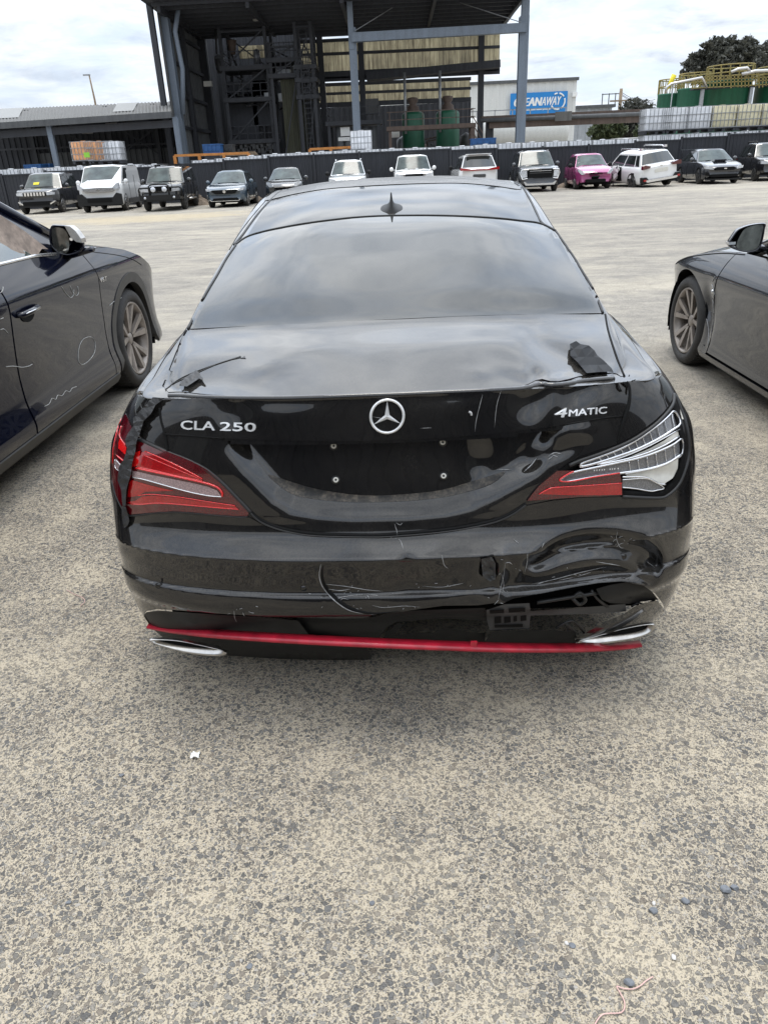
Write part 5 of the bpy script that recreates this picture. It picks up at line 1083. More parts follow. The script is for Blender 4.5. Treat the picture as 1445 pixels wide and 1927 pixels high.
mb = MB(); ppatch(mb, Fc, [(3.59, .205), (3.565, .5), (3.605, .88), (1.85, .88), (1.84, .5), (1.9, .25), (2.45, .2)] + arc(*CR, .38, 180, 0, 24) + [(3.32, .2)], .035, .004); mb.build('quarter_panel', M['grey'], cp)
hd = MB(); ys = np.linspace(5.0, 6.38, 24); hood(hd, Fc, ys, zc(ys) + .005, 1.80, .075); hd.build('bonnet', M['grey'], cp)
mb = MB(); fline(mb, Fc, [(5.0, .872), (5.3, .85), (5.6, .808), (5.8, .77), (5.95, .725), (6.02, .70)], .004, .004); mb.build('bonnet_gap', M['gap'], cp)
mb = MB(); mb.box((XC + .90, 3.85, .42), (1.5, 3.6, .48)); mb.box((XC + .9, 4.2, .28), (1.5, 3.2, .3)); mb.build('inner_shell', M['void'], cp)
for y_, z_ in (CW, CR):
    for sx in (XC + .135, XC + 1.66): wheel(cp, sx, y_, .325, .235, -1 if sx < XC + 1 else 1, 'alloydusty', 5, twin=True, spoke_w=.017, rimr=.245)
for c_ in (CW, CR): liner(cp, XC + .34, XC + .03, c_[0], c_[1], .385)
Fg = Flank(XC + 1.8, 1, list(zip(Fc.z, Fc.v)), list(zip(Fc.py, Fc.pv)), 1.6, 6.4, .1, .92)
mb = MB(); ppatch(mb, Fg, [(1.86, .25), (1.84, .88), (5.1, .88), (5.65, .81), (6.0, .72), (6.38, .48), (6.38, .22), (6.12, .2)] + arc(*CW, .375, -10, 190, 20) + [(5.3, .16), (3.3, .16)] + arc(*CR, .38, 0, 180, 20), .06, .004); mb.build('far_side_panel', M['grey'], cp)
for nm, y0, sg in (('tail_panel', 1.72, 1), ('front_bumper', 6.40, -1)):
    rows = [[(XC + .90 + (.78 if sg > 0 else .60) * x, y0 + sg * (.20 * abs(x) ** 3 + .15 * max(0, z - .45)), z) for x in np.linspace(-1, 1, 15)] for z in np.linspace(.18, .88 if sg > 0 else .52, 12)]; mb = MB(); mb.grid(np.array(rows)); mb.build(nm, M['grey'], cp)
def oc(i, y, z): return (XC + i, y, z)
mb = MB(); quadgrid(mb, oc(.14, 2.6, .88), oc(.13, 4.85, .885), oc(.42, 3.75, 1.30), oc(.42, 2.7, 1.28)); mb.build('side_window', M['carglass'], cp)
mb = MB(); 
for r_, a, b in ((.03, (.13, 5.02, .89), (.42, 3.95, 1.33)), (.028, (.42, 3.95, 1.33), (.42, 2.6, 1.31)), (.035, (.42, 2.6, 1.31), (.2, 1.95, .93))): mb.tube([oc(*a), oc(*b)], r_, 10)
mb.build('pillar', M['grey'], cp)
mb = MB(); rows = [[(XC + .42 + .96 * s_, y, 1.335 + .04 * (1 - (2 * s_ - 1) ** 2)) for s_ in np.linspace(0, 1, 9)] for y in np.linspace(2.5, 3.95, 6)]; mb.grid(np.array(rows)); mb.build('roof', M['grey'], cp)
mb = MB(); quadgrid(mb, oc(.15, 5.02, .89), oc(1.65, 5.02, .89), oc(1.38, 3.93, 1.34), oc(.42, 3.93, 1.34), bow=(0, .12, 0)); mb.build('windscreen', M['windscreen'], cp)
mb = MB(); quadgrid(mb, oc(.2, 1.95, .9), oc(1.6, 1.95, .9), oc(1.38, 2.6, 1.33), oc(.42, 2.6, 1.33), bow=(0, 0, .03)); mb.build('rear_window', M['carglass'], cp)
mb = MB(); quadgrid(mb, oc(1.66, 2.6, .88), oc(1.66, 4.85, .88), oc(1.38, 3.75, 1.32), oc(1.38, 2.7, 1.30)); mb.build('side_window', M['carglass'], cp)
mb = MB(); rows = [[(XC + .16 + 1.48 * s_, y, .885 + .03 * (1 - (2 * s_ - 1) ** 2)) for s_ in np.linspace(0, 1, 9)] for y in np.linspace(1.8, 2.1, 4)]; mb.grid(np.array(rows)); mb.build('boot_lid', M['grey'], cp)
mm = mirror(cp, [(1440, 421), (1439, 430), (1436, 448), (1431, 464), (1422, 473), (1404, 475), (1386, 471), (1372, 464), (1370, 457), (1378, 444), (1388, 432), (1404, 425), (1424, 421)], [(1435, 424), (1432, 444), (1427, 462), (1420, 469), (1404, 472), (1388, 468), (1385, 460), (1392, 443), (1402, 430), (1420, 424)], 4.72, .8, M['grey'], None, side=-1)
q = np.array([(1371, 456), (1384, 455), (1383, 460), (1371, 461)]); P = at(q[:, 0], q[:, 1], np.full(4, 4.712)); mb = MB(); mb.add(np.concatenate([P, P + np.array([0, .05, 0])]), [(0, 1, 2, 3)] + [(i, (i + 1) % 4, (i + 1) % 4 + 4, i + 4) for i in range(4)]); mb.build('indicator', M['lampsilver'], mm)
mb = MB(); mb.tube([(2.17, 4.78, .95), (2.3, 4.82, .92)], [.03, .04], 8, flat=.6); mb.build('mirror_arm', M['grey'], cp)
mb = MB(); c_ = Fc.lift_n(np.array([5.22]), np.array([.615]), .002)[0][0]; mb.lathe([(0, .012), (.012, .010), (.016, 0)], c_, 'x', 12); mb.v = [(c_[0] - abs(x - c_[0]), y, z) for x, y, z in mb.v]; mb.build('indicator', M['lampsilver'], cp)
mk = MB()
for p in ([(1340, 535), (1344, 550), (1336, 575), (1332, 590)], [(1330, 600), (1334, 620), (1333, 650)], [(1341, 530), (1346, 520)]): mk = MB(); mark(mk, Fc, p, .002); mk.build('scratch', M['scuff'], cp, fix=False)
rehome(cp, (XC + .9, 4.1, 0))
# ================================================================ vehicles along the fence
def carbody(name, label, cat, pos, rz, Lc, W, base, hood, cabin, mat, wr=.33, wx=(.85, None), sill=.24, lower=None, rim='alloy', tail=False, roofmat=None, glass='window', parts=(), group='vehicles parked along the fence', tilt=None, flat_back=True, grille=None, lamp=None, mir=None, wsmat=None, screen_yellow=None):
    """a vehicle in its own frame: nose at y=0 looking to -y, x across.
    hood: [(y, z)] centre line of the lower body; cabin: (y_a, y_b, y_c, y_d, z_roof, half width at roof)"""
    root = empty(name, (0, 0, 0)); tag(root, label, cat, group)
    hw = W / 2; ys = np.concatenate([[0, .05, .14, .28, .5], np.arange(.8, Lc - .6, .3), [Lc - .5, Lc - .28, Lc - .12, Lc - .03, Lc]])
    def pl(y): return hw * (1 - .22 * max(0, 1 - y / .55) ** 2.6 - .14 * max(0, 1 - (Lc - y) / .5) ** 2.6)
    hy, hz = zip(*hood); wxs = (wx[0], wx[1] or Lc - wx[0] - .05); bz = base
    def section(y):
        top = float(np.interp(y, hy, hz)); w_ = pl(y); b = min(bz, top - .03); lo = sill + .12 * max(0, 1 - y / .4) + .12 * max(0, 1 - (Lc - y) / .4)
        return [(w_ * .90, lo), (w_ * .975, lo + .07), (w_, lo + (b - lo) * .35), (w_, lo + (b - lo) * .7), (w_ * .985, b - .03), (w_ * .94, b + .01), (w_ * .80, b + (top - b) * .55), (w_ * .55, top - .012), (w_ * .25, top), (0, top + .003)]
    rows = []
    for y in ys:
        s_ = section(y); bowf = .16 * max(0, 1 - y / .6); bowr = .12 * max(0, 1 - (Lc - y) / .6)
        rows.append([(x, y + bowf * (abs(x) / hw) ** 2 - bowr * (abs(x) / hw) ** 2 , z) for x, z in s_ + [(-x, z) for x, z in s_[::-1][1:]]])
    P = np.array(rows); mb = MB(); n = P.shape[1]; m = P.shape[0]; fs = []
    for i in range(m - 1):
        for j in range(n - 1):
            c = (P[i, j] + P[i + 1, j + 1]) / 2
            if abs(c[0]) > hw * .8 and any(math.hypot(c[1] - a, c[2] - wr) < wr * .95 for a in wxs) and c[2] < wr * 1.9 and j in (0, 1, 2, n - 2, n - 3, n - 4): continue
            fs.append((i * n + j, i * n + j + 1, (i + 1) * n + j + 1, (i + 1) * n + j))
    mb.add(P.reshape(-1, 3), fs, True)
    for k, sg in ((0, -1), (m - 1, 1)):                           # nose and tail faces
        r_ = P[k]; h = n // 2; g_ = []
        for j in range(h + 1):
            a, b = r_[j], r_[n - 1 - j]; g_.append([(a[0] + (b[0] - a[0]) * t, a[1] - sg * -1 * (.16 if sg < 0 else .12) * ((abs(a[0]) / hw) ** 2 - (abs(a[0] + (b[0] - a[0]) * t) / hw) ** 2) * (1 if sg > 0 else -1) * (1 if sg > 0 else 1), a[2]) for t in np.linspace(0, 1, 13)])
        mb.grid(np.array(g_), True)
    body = mb.build('body', mat, root)
    # dark band of lower bumper and the void behind the wheels
    mb = MB(); mb.box((0, Lc / 2, sill + .17), (W * .86, Lc * .9, .34)); mb.build('underbody', M['void'], root)
    for yy in wxs:
        for s_ in (-1, 1):
            if tail == 'noleft' and yy == wxs[0] and s_ < 0: pass
            bgwheel(root, s_ * (hw - .11), yy, wr, s_, rim)
            for_arch = MB(); a_ = np.linspace(-.15, math.pi + .15, 15); prev = None
            for_arch.add([(s_ * (hw - .01 + .014), yy + math.cos(t) * r_, wr + math.sin(t) * r_) for t in a_ for r_ in (wr * 1.02, wr * 1.2)], [(2 * i, 2 * i + 1, 2 * i + 3, 2 * i + 2) for i in range(14)])
            for_arch.build('wheel_arch', lower or M['void'], root)
    # cabin
    ya, yb, yc, yd, zr, wr_ = cabin; wb = hw * .93; zb = bz + .0; zf = float(np.interp(ya, hy, hz)); zd = float(np.interp(yd, hy, hz))
    R0 = [(-wb, ya + .12, zb), (-wb * .6, ya, zf - .02), (wb * .6, ya, zf - .02), (wb, ya + .12, zb), (wb, yd - .1, zb), (wb * .6, yd, zd - .02), (-wb * .6, yd, zd - .02), (-wb, yd - .1, zb)]
    R1 = [(-wr_, yb + .05, zr - .04), (-wr_ * .6, yb, zr - .01), (wr_ * .6, yb, zr - .01), (wr_, yb + .05, zr - .04), (wr_, yc - .05, zr - .04), (wr_ * .6, yc, zr - .01), (-wr_ * .6, yc, zr - .01), (-wr_, yc - .05, zr - .04)]
    R0, R1 = np.array(R0), np.array(R1); mb = MB()
    mb.add(np.concatenate([R0, R1]), [(i, (i + 1) % 8, (i + 1) % 8 + 8, i + 8) for i in range(8)]); mb.build('cabin_frame', mat, root)
    mb = MB(); mb.add([tuple(p) for p in R1] + [tuple(p * np.array([.86, 1, 1]) + np.array([0, (yc + yb) / 2 * .06 - p[1] * .06, .045])) for p in R1], [(i, (i + 1) % 8, (i + 1) % 8 + 8, i + 8) for i in range(8)] + [tuple(range(8, 16))], True); mb.build('roof', roofmat or mat, root)
    def pane(nm, a, b, c, d, u0, u1, v0, v1, mt, off):
        a, b, c, d = map(np.array, (a, b, c, d)); f = lambda u, v: (a * (1 - u) + b * u) * (1 - v) + (d * (1 - u) + c * u) * v
        nn = np.cross(b - a, d - a); nn = nn / np.linalg.norm(nn); ctr = np.array([0, (ya + yd) / 2, (zb + zr) / 2]); nn *= np.sign(nn @ (f(.5, .5) - ctr))
        q = [f(u, v) + nn * off for u, v in ((u0, v0), (u1, v0), (u1, v1), (u0, v1))]; mb = MB(); mb.add(q, [(0, 1, 2, 3)]); return mb.build(nm, mt, root)
    m2 = MB(); q = []
    for (lo, hi) in ((0, 0), (1, 1), (2, 2), (3, 3)):
        a = R0[lo] * .93 + R1[hi] * .07; b = R0[lo] * .05 + R1[hi] * .95; a = a * np.array([.96, 1, 1]); b = b * np.array([.96, 1, 1]); q.append((a + np.array([0, -.02, .006]), b + np.array([0, -.02, .006])))
    m2.grid(np.array([[p[0] for p in q], [p[1] for p in q]])); m2.build('windscreen', wsmat or M['windscreen'], root)
    m2 = MB(); q = []
    for i in (4, 5, 6, 7):
        a = R0[i] * .82 + R1[i] * .18; b = R0[i] * .07 + R1[i] * .93; q.append((a * np.array([.94, 1, 1]) + np.array([0, .02, .006]), b * np.array([.94, 1, 1]) + np.array([0, .02, .006])))
    m2.grid(np.array([[p[0] for p in q], [p[1] for p in q]])); m2.build('rear_window', M['window'], root)
    if parts is not None:
        for (u0, u1) in (parts or ((.05, .44), (.48, .80), (.83, .95))):
            for s_ in (0, 1):
                A_ = (R0[3], R0[4], R1[4], R1[3]) if s_ else (R0[0], R0[7], R1[7], R1[0])
                pane('side_window', *A_, u0, u1, .08, .88, M[glass], .012)
    # sides: door lines
    # mirrors
    for s_ in (-1, 1):
        mb = MB(); cx, cy, cz_ = s_ * (hw + .10), ya + .42, zb + .10; mb.lathe([(0, -.06), (.07, -.055), (.10, -.02), (.10, .03), (.07, .05), (0, .055)], (cx, cy, cz_), 'y', 10); mb.box((s_ * (hw - .01), cy, cz_ - .03), (.14, .04, .03)); mb.build('door_mirror', mir or mat, root)
    root.location = pos; root.rotation_euler = (0, 0, rz) if tilt is None else (tilt[0], tilt[1], rz); return root
def bgwheel(root, x, y, r, s_, rim):
    w_ = empty('wheel', (x, y, r), 0, root); t = MB(); t.lathe([(r * .62, -.1), (r * .9, -.11), (r, -.08), (r, .08), (r * .9, .11), (r * .62, .1)], (0, 0, 0), 'x', 20, cap=True); t.build('tyre', M['tyre'], w_)
    m = MB(); m.lathe([(r * .64, s_ * .085), (r * .64, s_ * .113), (r * .58, s_ * .108)], (0, 0, 0), 'x', 18); m.lathe([(0, s_ * .116), (r * .18, s_ * .116), (r * .2, s_ * .108)], (0, 0, 0), 'x', 10)
    for k in range(7):
        a = 2 * math.pi * k / 7; m.bar((s_ * .112, 0, 0), (s_ * .114, math.cos(a) * r * .6, math.sin(a) * r * .6), .05, .012, up=(1, 0, 0))
    m.build('rim', M[rim], w_)
def face(root, name, mat, poly, y=-.03, th=.05, mirror_=False, sweep=0.0, rear=None):
    """a piece on the nose (or the tail at y=rear), drawn in (x, z); sweep sets it back towards the corner"""
    res = None
    for s_ in ((1, -1) if mirror_ else (1,)):
        mb = MB(); n = len(poly); sg = -1 if rear is None else 1; yy = y if rear is None else rear
        F_ = [(s_ * x, yy - sg * sweep * (abs(x) - min(abs(p[0]) for p in poly)) , z) for x, z in poly]; B = [(a, b - sg * th * 3, c) for a, b, c in F_]; mid = [(a * 1.0, b - sg * .006, c) for a, b, c in F_]
        mb.add(F_ + B, [tuple(range(n))] + [(i, (i + 1) % n, (i + 1) % n + n, i + n) for i in range(n)]); res = mb.build(name, mat, root)
    return res
def rrect(x0, x1, z0, z1, r=.03): return [(x0 + r, z0), (x1 - r, z0), (x1, z0 + r), (x1, z1 - r), (x1 - r, z1), (x0 + r, z1), (x0, z1 - r), (x0, z0 + r)]
def side_line(root, hw, pts, r=.008, mat='gap', both=True):
    for s_ in (1, -1) if both else (1,):
        mb = MB(); mb.tube([(s_ * (hw + .001), y, z) for y, z in pts], r, 5); mb.build('door_gap', M[mat], root)
def cpos(px, py): p = atZ(px, py, 0.0); return (float(p[0]), float(p[1]), 0)
blk = paintc('dusty_black_paint', (.008, .008, .010), dust=.05); slate = paintc('slate_blue_paint', (.035, .06, .085), dust=.08, metal=.3); pink = paintc('magenta_paint', (.34, .045, .17), dust=.08, metal=.2)
whp = M['white']; sil = paintc('silver_paint', (.52, .53, .53), dust=.05, metal=.5); gun = paintc('gunmetal_paint', (.028, .030, .036), dust=.04, metal=.2); drk = paintc('dark_grey_paint', (.022, .024, .027), dust=.08, metal=.2)
# 1 black off-roader, far left
c = carbody('off_roader', 'black off-roader with a bright slotted grille, leftmost in the far row', 'SUV', (-16.85, 37.25, 0), R(6), 4.8, 1.93, 1.08, [(0, .95), (.12, 1.04), (.6, 1.09), (1.35, 1.14), (4.5, 1.14), (4.8, 1.1)], (1.25, 1.95, 4.2, 4.7, 1.74, .70), blk, .37, (.88, None), .30)
face(c, 'grille', M['gap'], rrect(-.50, .50, .78, .95), -.02)
for k in range(7): x = -.42 + k * .14; face(c, 'grille_slot', M['chrome'], rrect(x - .045, x + .045, .79, .94, .01), -.045, .02)
face(c, 'headlamp', M['headlamp'], [(.54, .80), (.86, .82), (.86, .93), (.54, .95)], -.02, .06, True, .35); face(c, 'air_intake', M['gap'], rrect(-.62, .62, .38, .55), -.02); face(c, 'fog_lamp_trim', M['chrome'], [(.58, .44), (.84, .56), (.86, .52), (.64, .40)], -.02, .05, True, .35); face(c, 'bumper_trim', M['plastic'], rrect(-.8, .8, .30, .40), .0)
side_line(c, .965, [(1.6, .4), (1.6, 1.08)]); side_line(c, .965, [(2.75, .4), (2.75, 1.08)])
mb = MB(); mb.add([(-.42, 1.36, 1.26), (-.16, 1.36, 1.26), (-.12, 1.45, 1.37), (-.40, 1.45, 1.36)], [(0, 1, 2, 3)]); mb.build('screen_mark', M['yellow'], c)
# 2 white van
c = carbody('van', 'white panel van with a black lower bumper in the far row', 'van', (-13.4, 36.1, 0), R(6), 5.1, 1.96, 1.16, [(0, 1.02), (.06, 1.12), (.3, 1.26), (.6, 1.36), (4.9, 1.40), (5.1, 1.36)], (.55, 1.55, 4.95, 5.08, 1.94, .86), whp, .34, (.92, 4.0), .26, lower=M['plasticg'], parts=((.07, .27),))
face(c, 'grille', M['gap'], [(-.62, .86), (.62, .86), (.70, 1.0), (-.70, 1.0)], -.02)
for z in (.885, .93, .975): face(c, 'grille_bar', M['lampsilver'], rrect(-.62 - z * .05, .62 + z * .05, z - .012, z + .012, .004), -.045, .02)
face(c, 'badge', M['chrome'], [(0, .86), (.07, .93), (0, 1.02), (-.07, .93)], -.06, .02); face(c, 'headlamp', M['headlamp'], [(.66, .93), (.92, .98), (.92, 1.22), (.80, 1.18), (.66, 1.03)], -.0, .06, True, .3); face(c, 'lower_bumper', M['plastic'], [(-.98, .30), (.98, .30), (.98, .74), (.78, .80), (.60, .62), (-.60, .62), (-.78, .80), (-.98, .74)], -.035, .07); face(c, 'air_intake', M['gap'], rrect(-.55, .55, .42, .58), -.055)
side_line(c, .98, [(1.95, .35), (1.95, 1.1), (1.9, 1.2)]); side_line(c, .98, [(3.2, .4), (3.2, 1.5)]); mb = MB(); mb.box((.985, 2.6, .40), (.03, 2.3, .22)); mb.build('side_moulding', M['plasticg'], c); mb = MB(); mb.box((.89, 3.5, 1.50), (.02, 2.7, .42)); mb.build('side_panel', M['white'], c)
mb = MB(); mb.add([(.25, 1.02, 1.40), (.52, 1.02, 1.40), (.50, 1.12, 1.49), (.26, 1.12, 1.48)], [(0, 1, 2, 3)]); mb.build('paper_note', M['paper'], c)
# 3 black utility with bull bar
c = carbody('utility_truck', 'black utility truck with bull bar and round driving lamps in the far row', 'ute', (-10.2, 34.75, 0), R(5), 5.2, 1.85, 1.10, [(0, .98), (.15, 1.06), (.8, 1.12), (1.35, 1.16), (5.0, 1.16), (5.2, 1.12)], (1.3, 1.95, 4.95, 5.1, 1.76, .72), blk, .39, (.92, None), .42, lower=M['plastic'], rim='alloydark')
face(c, 'grille', M['gap'], rrect(-.42, .42, .80, 1.0), -.02); face(c, 'headlamp', M['headlamp'], [(.50, .78), (.82, .80), (.84, 1.02), (.52, 1.02)], -.02, .06, True, .3)
mb = MB()
for s_ in (-1, 1):
    mb.tube([(s_ * .42, -.22, .50), (s_ * .42, -.22, 1.02), (s_ * .30, -.20, 1.08), (0, -.2, 1.09)], .035, 8); mb.tube([(s_ * .42, -.22, .95), (s_ * .85, -.10, .95), (s_ * .92, .05, .88), (s_ * .90, .02, .60)], .032, 8)
mb.box((0, -.18, .56), (1.7, .28, .20)); mb.box((0, -.25, .48), (1.2, .1, .14)); mb.build('bull_bar', M['plastic'], c)
for x in (-.24, .24):
    mb = MB(); mb.lathe([(0, -.30), (.09, -.295), (.11, -.27), (.10, -.2), (0, -.18)], (x, 0, .88), 'y', 16); mb.build('driving_lamp', M['headlamp'], c)
for x in (-.62, .62): mb = MB(); mb.lathe([(0, -.325), (.05, -.32), (.055, -.26)], (x, 0, .56), 'y', 12); mb.build('fog_lamp', M['headlamp'], c)
mb = MB(); mb.tube([(.55, -.15, .95), (.55, -.12, 1.45)], .012, 6); mb.build('aerial', M['plastic'], c); side_line(c, .925, [(1.75, .5), (1.75, 1.1)]); side_line(c, .925, [(2.6, .5), (2.6, 1.1)]); side_line(c, .925, [(3.45, .5), (3.5, 1.7)], .014)
mb = MB(); mb.tube([(.97, 1.6, .42), (.97, 3.4, .42)], .04, 8); mb.build('side_step', M['steel'], c)
mb = MB(); mb.box((-.45, 2.6, 1.83), (.05, 1.1, .05)); mb.box((.45, 2.6, 1.83), (.05, 1.1, .05)); mb.box((0, 2.2, 1.86), (1.1, .05, .03)); mb.box((0, 3.0, 1.86), (1.1, .05, .03)); mb.build('roof_rack', M['plastic'], c)
# 4 slate blue hatchback
c = carbody('hatchback', 'slate blue hatchback beside a heap of dirt in the far row', 'hatchback', (-7.55, 35.45, 0), R(1), 4.35, 1.80, .92, [(0, .70), (.12, .80), (.6, .92), (1.2, 1.0), (4.1, 1.02), (4.35, .9)], (1.1, 2.0, 3.55, 4.25, 1.47, .60), slate, .32, (.88, None), .20)
face(c, 'grille', M['gap'], [(-.62, .70), (-.40, .56), (.40, .56), (.62, .70), (.50, .73), (-.50, .73)], -.025); face(c, 'badge', M['chrome'], rrect(-.06, .06, .60, .72), -.05, .02); face(c, 'headlamp', M['headlamp'], [(.55, .66), (.84, .70), (.86, .80), (.66, .76)], -.0, .06, True, .45); face(c, 'air_intake', M['gap'], rrect(-.55, .55, .30, .40), -.02); face(c, 'bumper_trim', M['lampsilver'], [(-.62, .27), (.62, .27), (.70, .34), (.66, .34), (.60, .29), (-.60, .29), (-.66, .34), (-.70, .34)], -.04, .02)
side_line(c, .90, [(1.5, .3), (1.45, .9)]); side_line(c, .90, [(2.55, .3), (2.55, .95)]); mb = MB(); mb.add([(.10, 1.42, 1.10), (.40, 1.42, 1.10), (.38, 1.52, 1.16), (.12, 1.52, 1.15)], [(0, 1, 2, 3)]); mb.build('paper_note', M['paper'], c)
# 5 dark small hatch behind the sedan's roof
c = carbody('hatchback', 'small black hatchback with pale headlamps, right of the slate blue one', 'hatchback', (-5.15, 37.2, 0), R(2), 4.0, 1.74, .95, [(0, .72), (.12, .84), (.6, .96), (1.15, 1.03), (3.8, 1.03), (4.0, .9)], (1.05, 1.9, 3.3, 3.9, 1.49, .58), drk, .31, (.82, None), .2)
face(c, 'headlamp', M['headlamp'], [(.48, .72), (.60, .70), (.76, .80), (.78, .94), (.66, .92), (.52, .84)], -.0, .06, True, .5); face(c, 'grille', M['gap'], rrect(-.4, .4, .45, .6), -.02); face(c, 'bonnet_strip', M['chrome'], rrect(-.42, .42, .70, .72, .005), -.03, .02)
# 6 silver SUV
c = carbody('suv', 'silver SUV with roof rails and a white sticker, half hidden behind the sedan roof', 'SUV', (-2.25, 38.2, 0), R(0), 4.5, 1.84, 1.05, [(0, .85), (.15, .98), (.7, 1.06), (1.2, 1.1), (4.3, 1.1), (4.5, 1.0)], (1.1, 1.9, 3.9, 4.4, 1.70, .66), sil, .35, (.9, None), .25, mir=M['plastic'])
mb = MB(); 
for s_ in (-1, 1): mb.tube([(s_ * .60, 2.0, 1.70), (s_ * .62, 2.1, 1.76), (s_ * .62, 3.6, 1.76), (s_ * .60, 3.8, 1.70)], .022, 6)
mb.build('roof_rails', M['lampsilver'], c); mb = MB(); mb.add([(-.62, 1.36, 1.17), (-.5, 1.36, 1.17), (-.5, 1.43, 1.28), (-.62, 1.43, 1.28)], [(0, 1, 2, 3)]); mb.build('sticker', M['paper'], c); face(c, 'headlamp', M['headlamp'], [(.5, .8), (.84, .82), (.86, .95), (.55, .9)], 0, .06, True, .4); face(c, 'grille', M['gap'], rrect(-.42, .42, .66, .86), -.02)
# 7 white four-wheel drive
c = carbody('four_wheel_drive', 'white four-wheel drive with big white door mirrors, directly behind the sedan aerial', 'SUV', (.95, 38.0, 0), R(1), 4.9, 1.88, 1.12, [(0, 1.0), (.12, 1.08), (.8, 1.15), (1.3, 1.18), (4.7, 1.18), (4.9, 1.1)], (1.2, 1.85, 4.6, 4.8, 1.80, .70), whp, .38, (.9, None), .3)
face(c, 'headlamp', M['headlamp'], [(.5, .84), (.86, .86), (.86, 1.02), (.55, .98)], 0, .06, True, .4); face(c, 'grille', M['gap'], rrect(-.42, .42, .75, 1.0), -.02); mb = MB(); mb.tube([(-.5, 2.0, 1.90), (.4, 2.0, 1.90)], .03, 6); mb.tube([(-.5, 2.0, 1.90), (-.5, 2.0, 1.8)], .02, 6); mb.tube([(.4, 2.0, 1.90), (.4, 2.0, 1.8)], .02, 6); mb.build('roof_bar', M['plastic'], c)
for x in (-.33, .18): mb = MB(); mb.box((x, 1.2, 1.20), (.13, .05, .07)); mb.build('paper_note', M['paper'], c)
# 8 white SUV seen from behind
c = carbody('suv', 'white SUV seen from behind with a red lamp bar, behind the sedan roof', 'SUV', (3.85, 42.6, 0), R(182), 4.55, 1.86, 1.05, [(0, .85), (.15, .98), (.7, 1.06), (1.3, 1.1), (4.3, 1.12), (4.55, 1.08)], (1.1, 1.9, 4.0, 4.5, 1.68, .66), whp, .35, (.9, None), .25, mir=M['plastic'])
face(c, 'tail_lamp', M['lensred'], [(.40, 1.02), (.90, 1.04), (.92, 1.16), (.62, 1.12), (.40, 1.07)], 0, .05, True, -.2, rear=4.60); face(c, 'lamp_bar', M['lensred'], rrect(-.42, .42, 1.02, 1.07, .01), 0, .03, rear=4.60); face(c, 'number_recess', M['plasticg'], rrect(-.3, .3, .72, .86), rear=4.575, th=.02); mb = MB(); mb.box((0, 4.05, 1.72), (1.2, .3, .03)); mb.build('roof_spoiler', M['white'], c); mb = MB(); mb.tube([(0, 3.7, 1.74), (0, 3.85, 1.82)], .02, 6); mb.build('antenna_fin', M['plastic'], c)
# 9 dark SUV with bright chrome jaws
c = carbody('suv', 'dark grey SUV with a chrome-edged nose, left of the magenta hatchback', 'SUV', (6.72, 37.25, 0), R(-1), 4.65, 1.84, 1.08, [(0, .98), (.08, 1.04), (.6, 1.10), (1.2, 1.14), (4.4, 1.14), (4.65, 1.05)], (1.1, 1.85, 4.1, 4.55, 1.74, .68), gun, .37, (.9, None), .26)
face(c, 'grille', M['gap'], [(-.52, .62), (.52, .62), (.58, .98), (-.58, .98)], -.02); face(c, 'grille_bar', M['lampsilver'], rrect(-.5, .5, .89, .915, .004), -.045, .02); face(c, 'grille_bar', M['plasticg'], rrect(-.5, .5, .80, .83, .004), -.045, .02)
mb = MB(); mb.add([(0, -.06, .97), (.05, -.06, .88), (-.05, -.06, .88)], [(0, 1, 2)]); mb.build('badge', M['chrome'], c)
for s_ in (-1, 1):
    mb = MB(); mb.tube([(s_ * .55, -.04, .96), (s_ * .84, .08, .96), (s_ * .90, .12, .80), (s_ * .80, .06, .56), (s_ * .58, -.03, .60)], .028, 6); mb.build('lamp_surround', M['chrome'], c)
face(c, 'headlamp', M['headlamp'], [(.60, .66), (.80, .62), (.86, .80), (.82, .92), (.62, .92)], -.01, .05, True, .3); face(c, 'skid_plate', M['lampsilver'], [(-.66, .30), (.66, .30), (.76, .46), (.68, .46), (.58, .38), (-.58, .38), (-.68, .46), (-.76, .46)], -.03, .05); side_line(c, .92, [(1.5, .35), (1.5, 1.05)]); side_line(c, .92, [(2.6, .35), (2.6, 1.05)])
mb = MB(); mb.add([(-.66, 1.36, 1.20), (-.36, 1.36, 1.20), (-.33, 1.44, 1.31), (-.62, 1.44, 1.31)], [(0, 1, 2, 3)]); mb.build('screen_mark', M['yellow'], c)
for s_ in (-1, 1): mb = MB(); mb.box((s_ * .60, 1.95, 1.74), (.07, .12, .08)); mb.build('roof_rail_end', M['lampsilver'], c)
# 10 magenta hatch
c = carbody('hatchback', 'small magenta hatchback with a flat dark lower intake', 'hatchback', (9.4, 37.75, 0), R(-1), 3.75, 1.68, .93, [(0, .72), (.12, .82), (.55, .96), (1.0, 1.03), (3.6, 1.03), (3.75, .9)], (.95, 1.75, 3.2, 3.65, 1.50, .58), pink, .29, (.76, None), .20, mir=M['plastic'])
face(c, 'headlamp', M['headlamp'], [(.50, .66), (.66, .64), (.80, .78), (.82, .90), (.62, .80)], 0, .06, True, .5); face(c, 'air_intake', M['gap'], rrect(-.46, .46, .30, .44), -.02); face(c, 'grille', M['gap'], rrect(-.3, .3, .64, .67, .01), -.02); face(c, 'badge', M['lampwhite'], [(0, .76), (.05, .70), (-.05, .70)], -.03, .02); face(c, 'number_recess', M['plastic'], rrect(-.16, .16, .53, .58, .01), -.03, .02); side_line(c, .84, [(1.3, .3), (1.3, .92)]); side_line(c, .84, [(2.3, .3), (2.3, .95)])
for p in ((-.62, 1.3), (-.60, 1.13)): mb = MB(); mb.box((p[0] * .95, 1.12 + (p[1] - 1.03) * 1.6, p[1]), (.09, .03, .07)); mb.build('sticker', M['paper'], c)
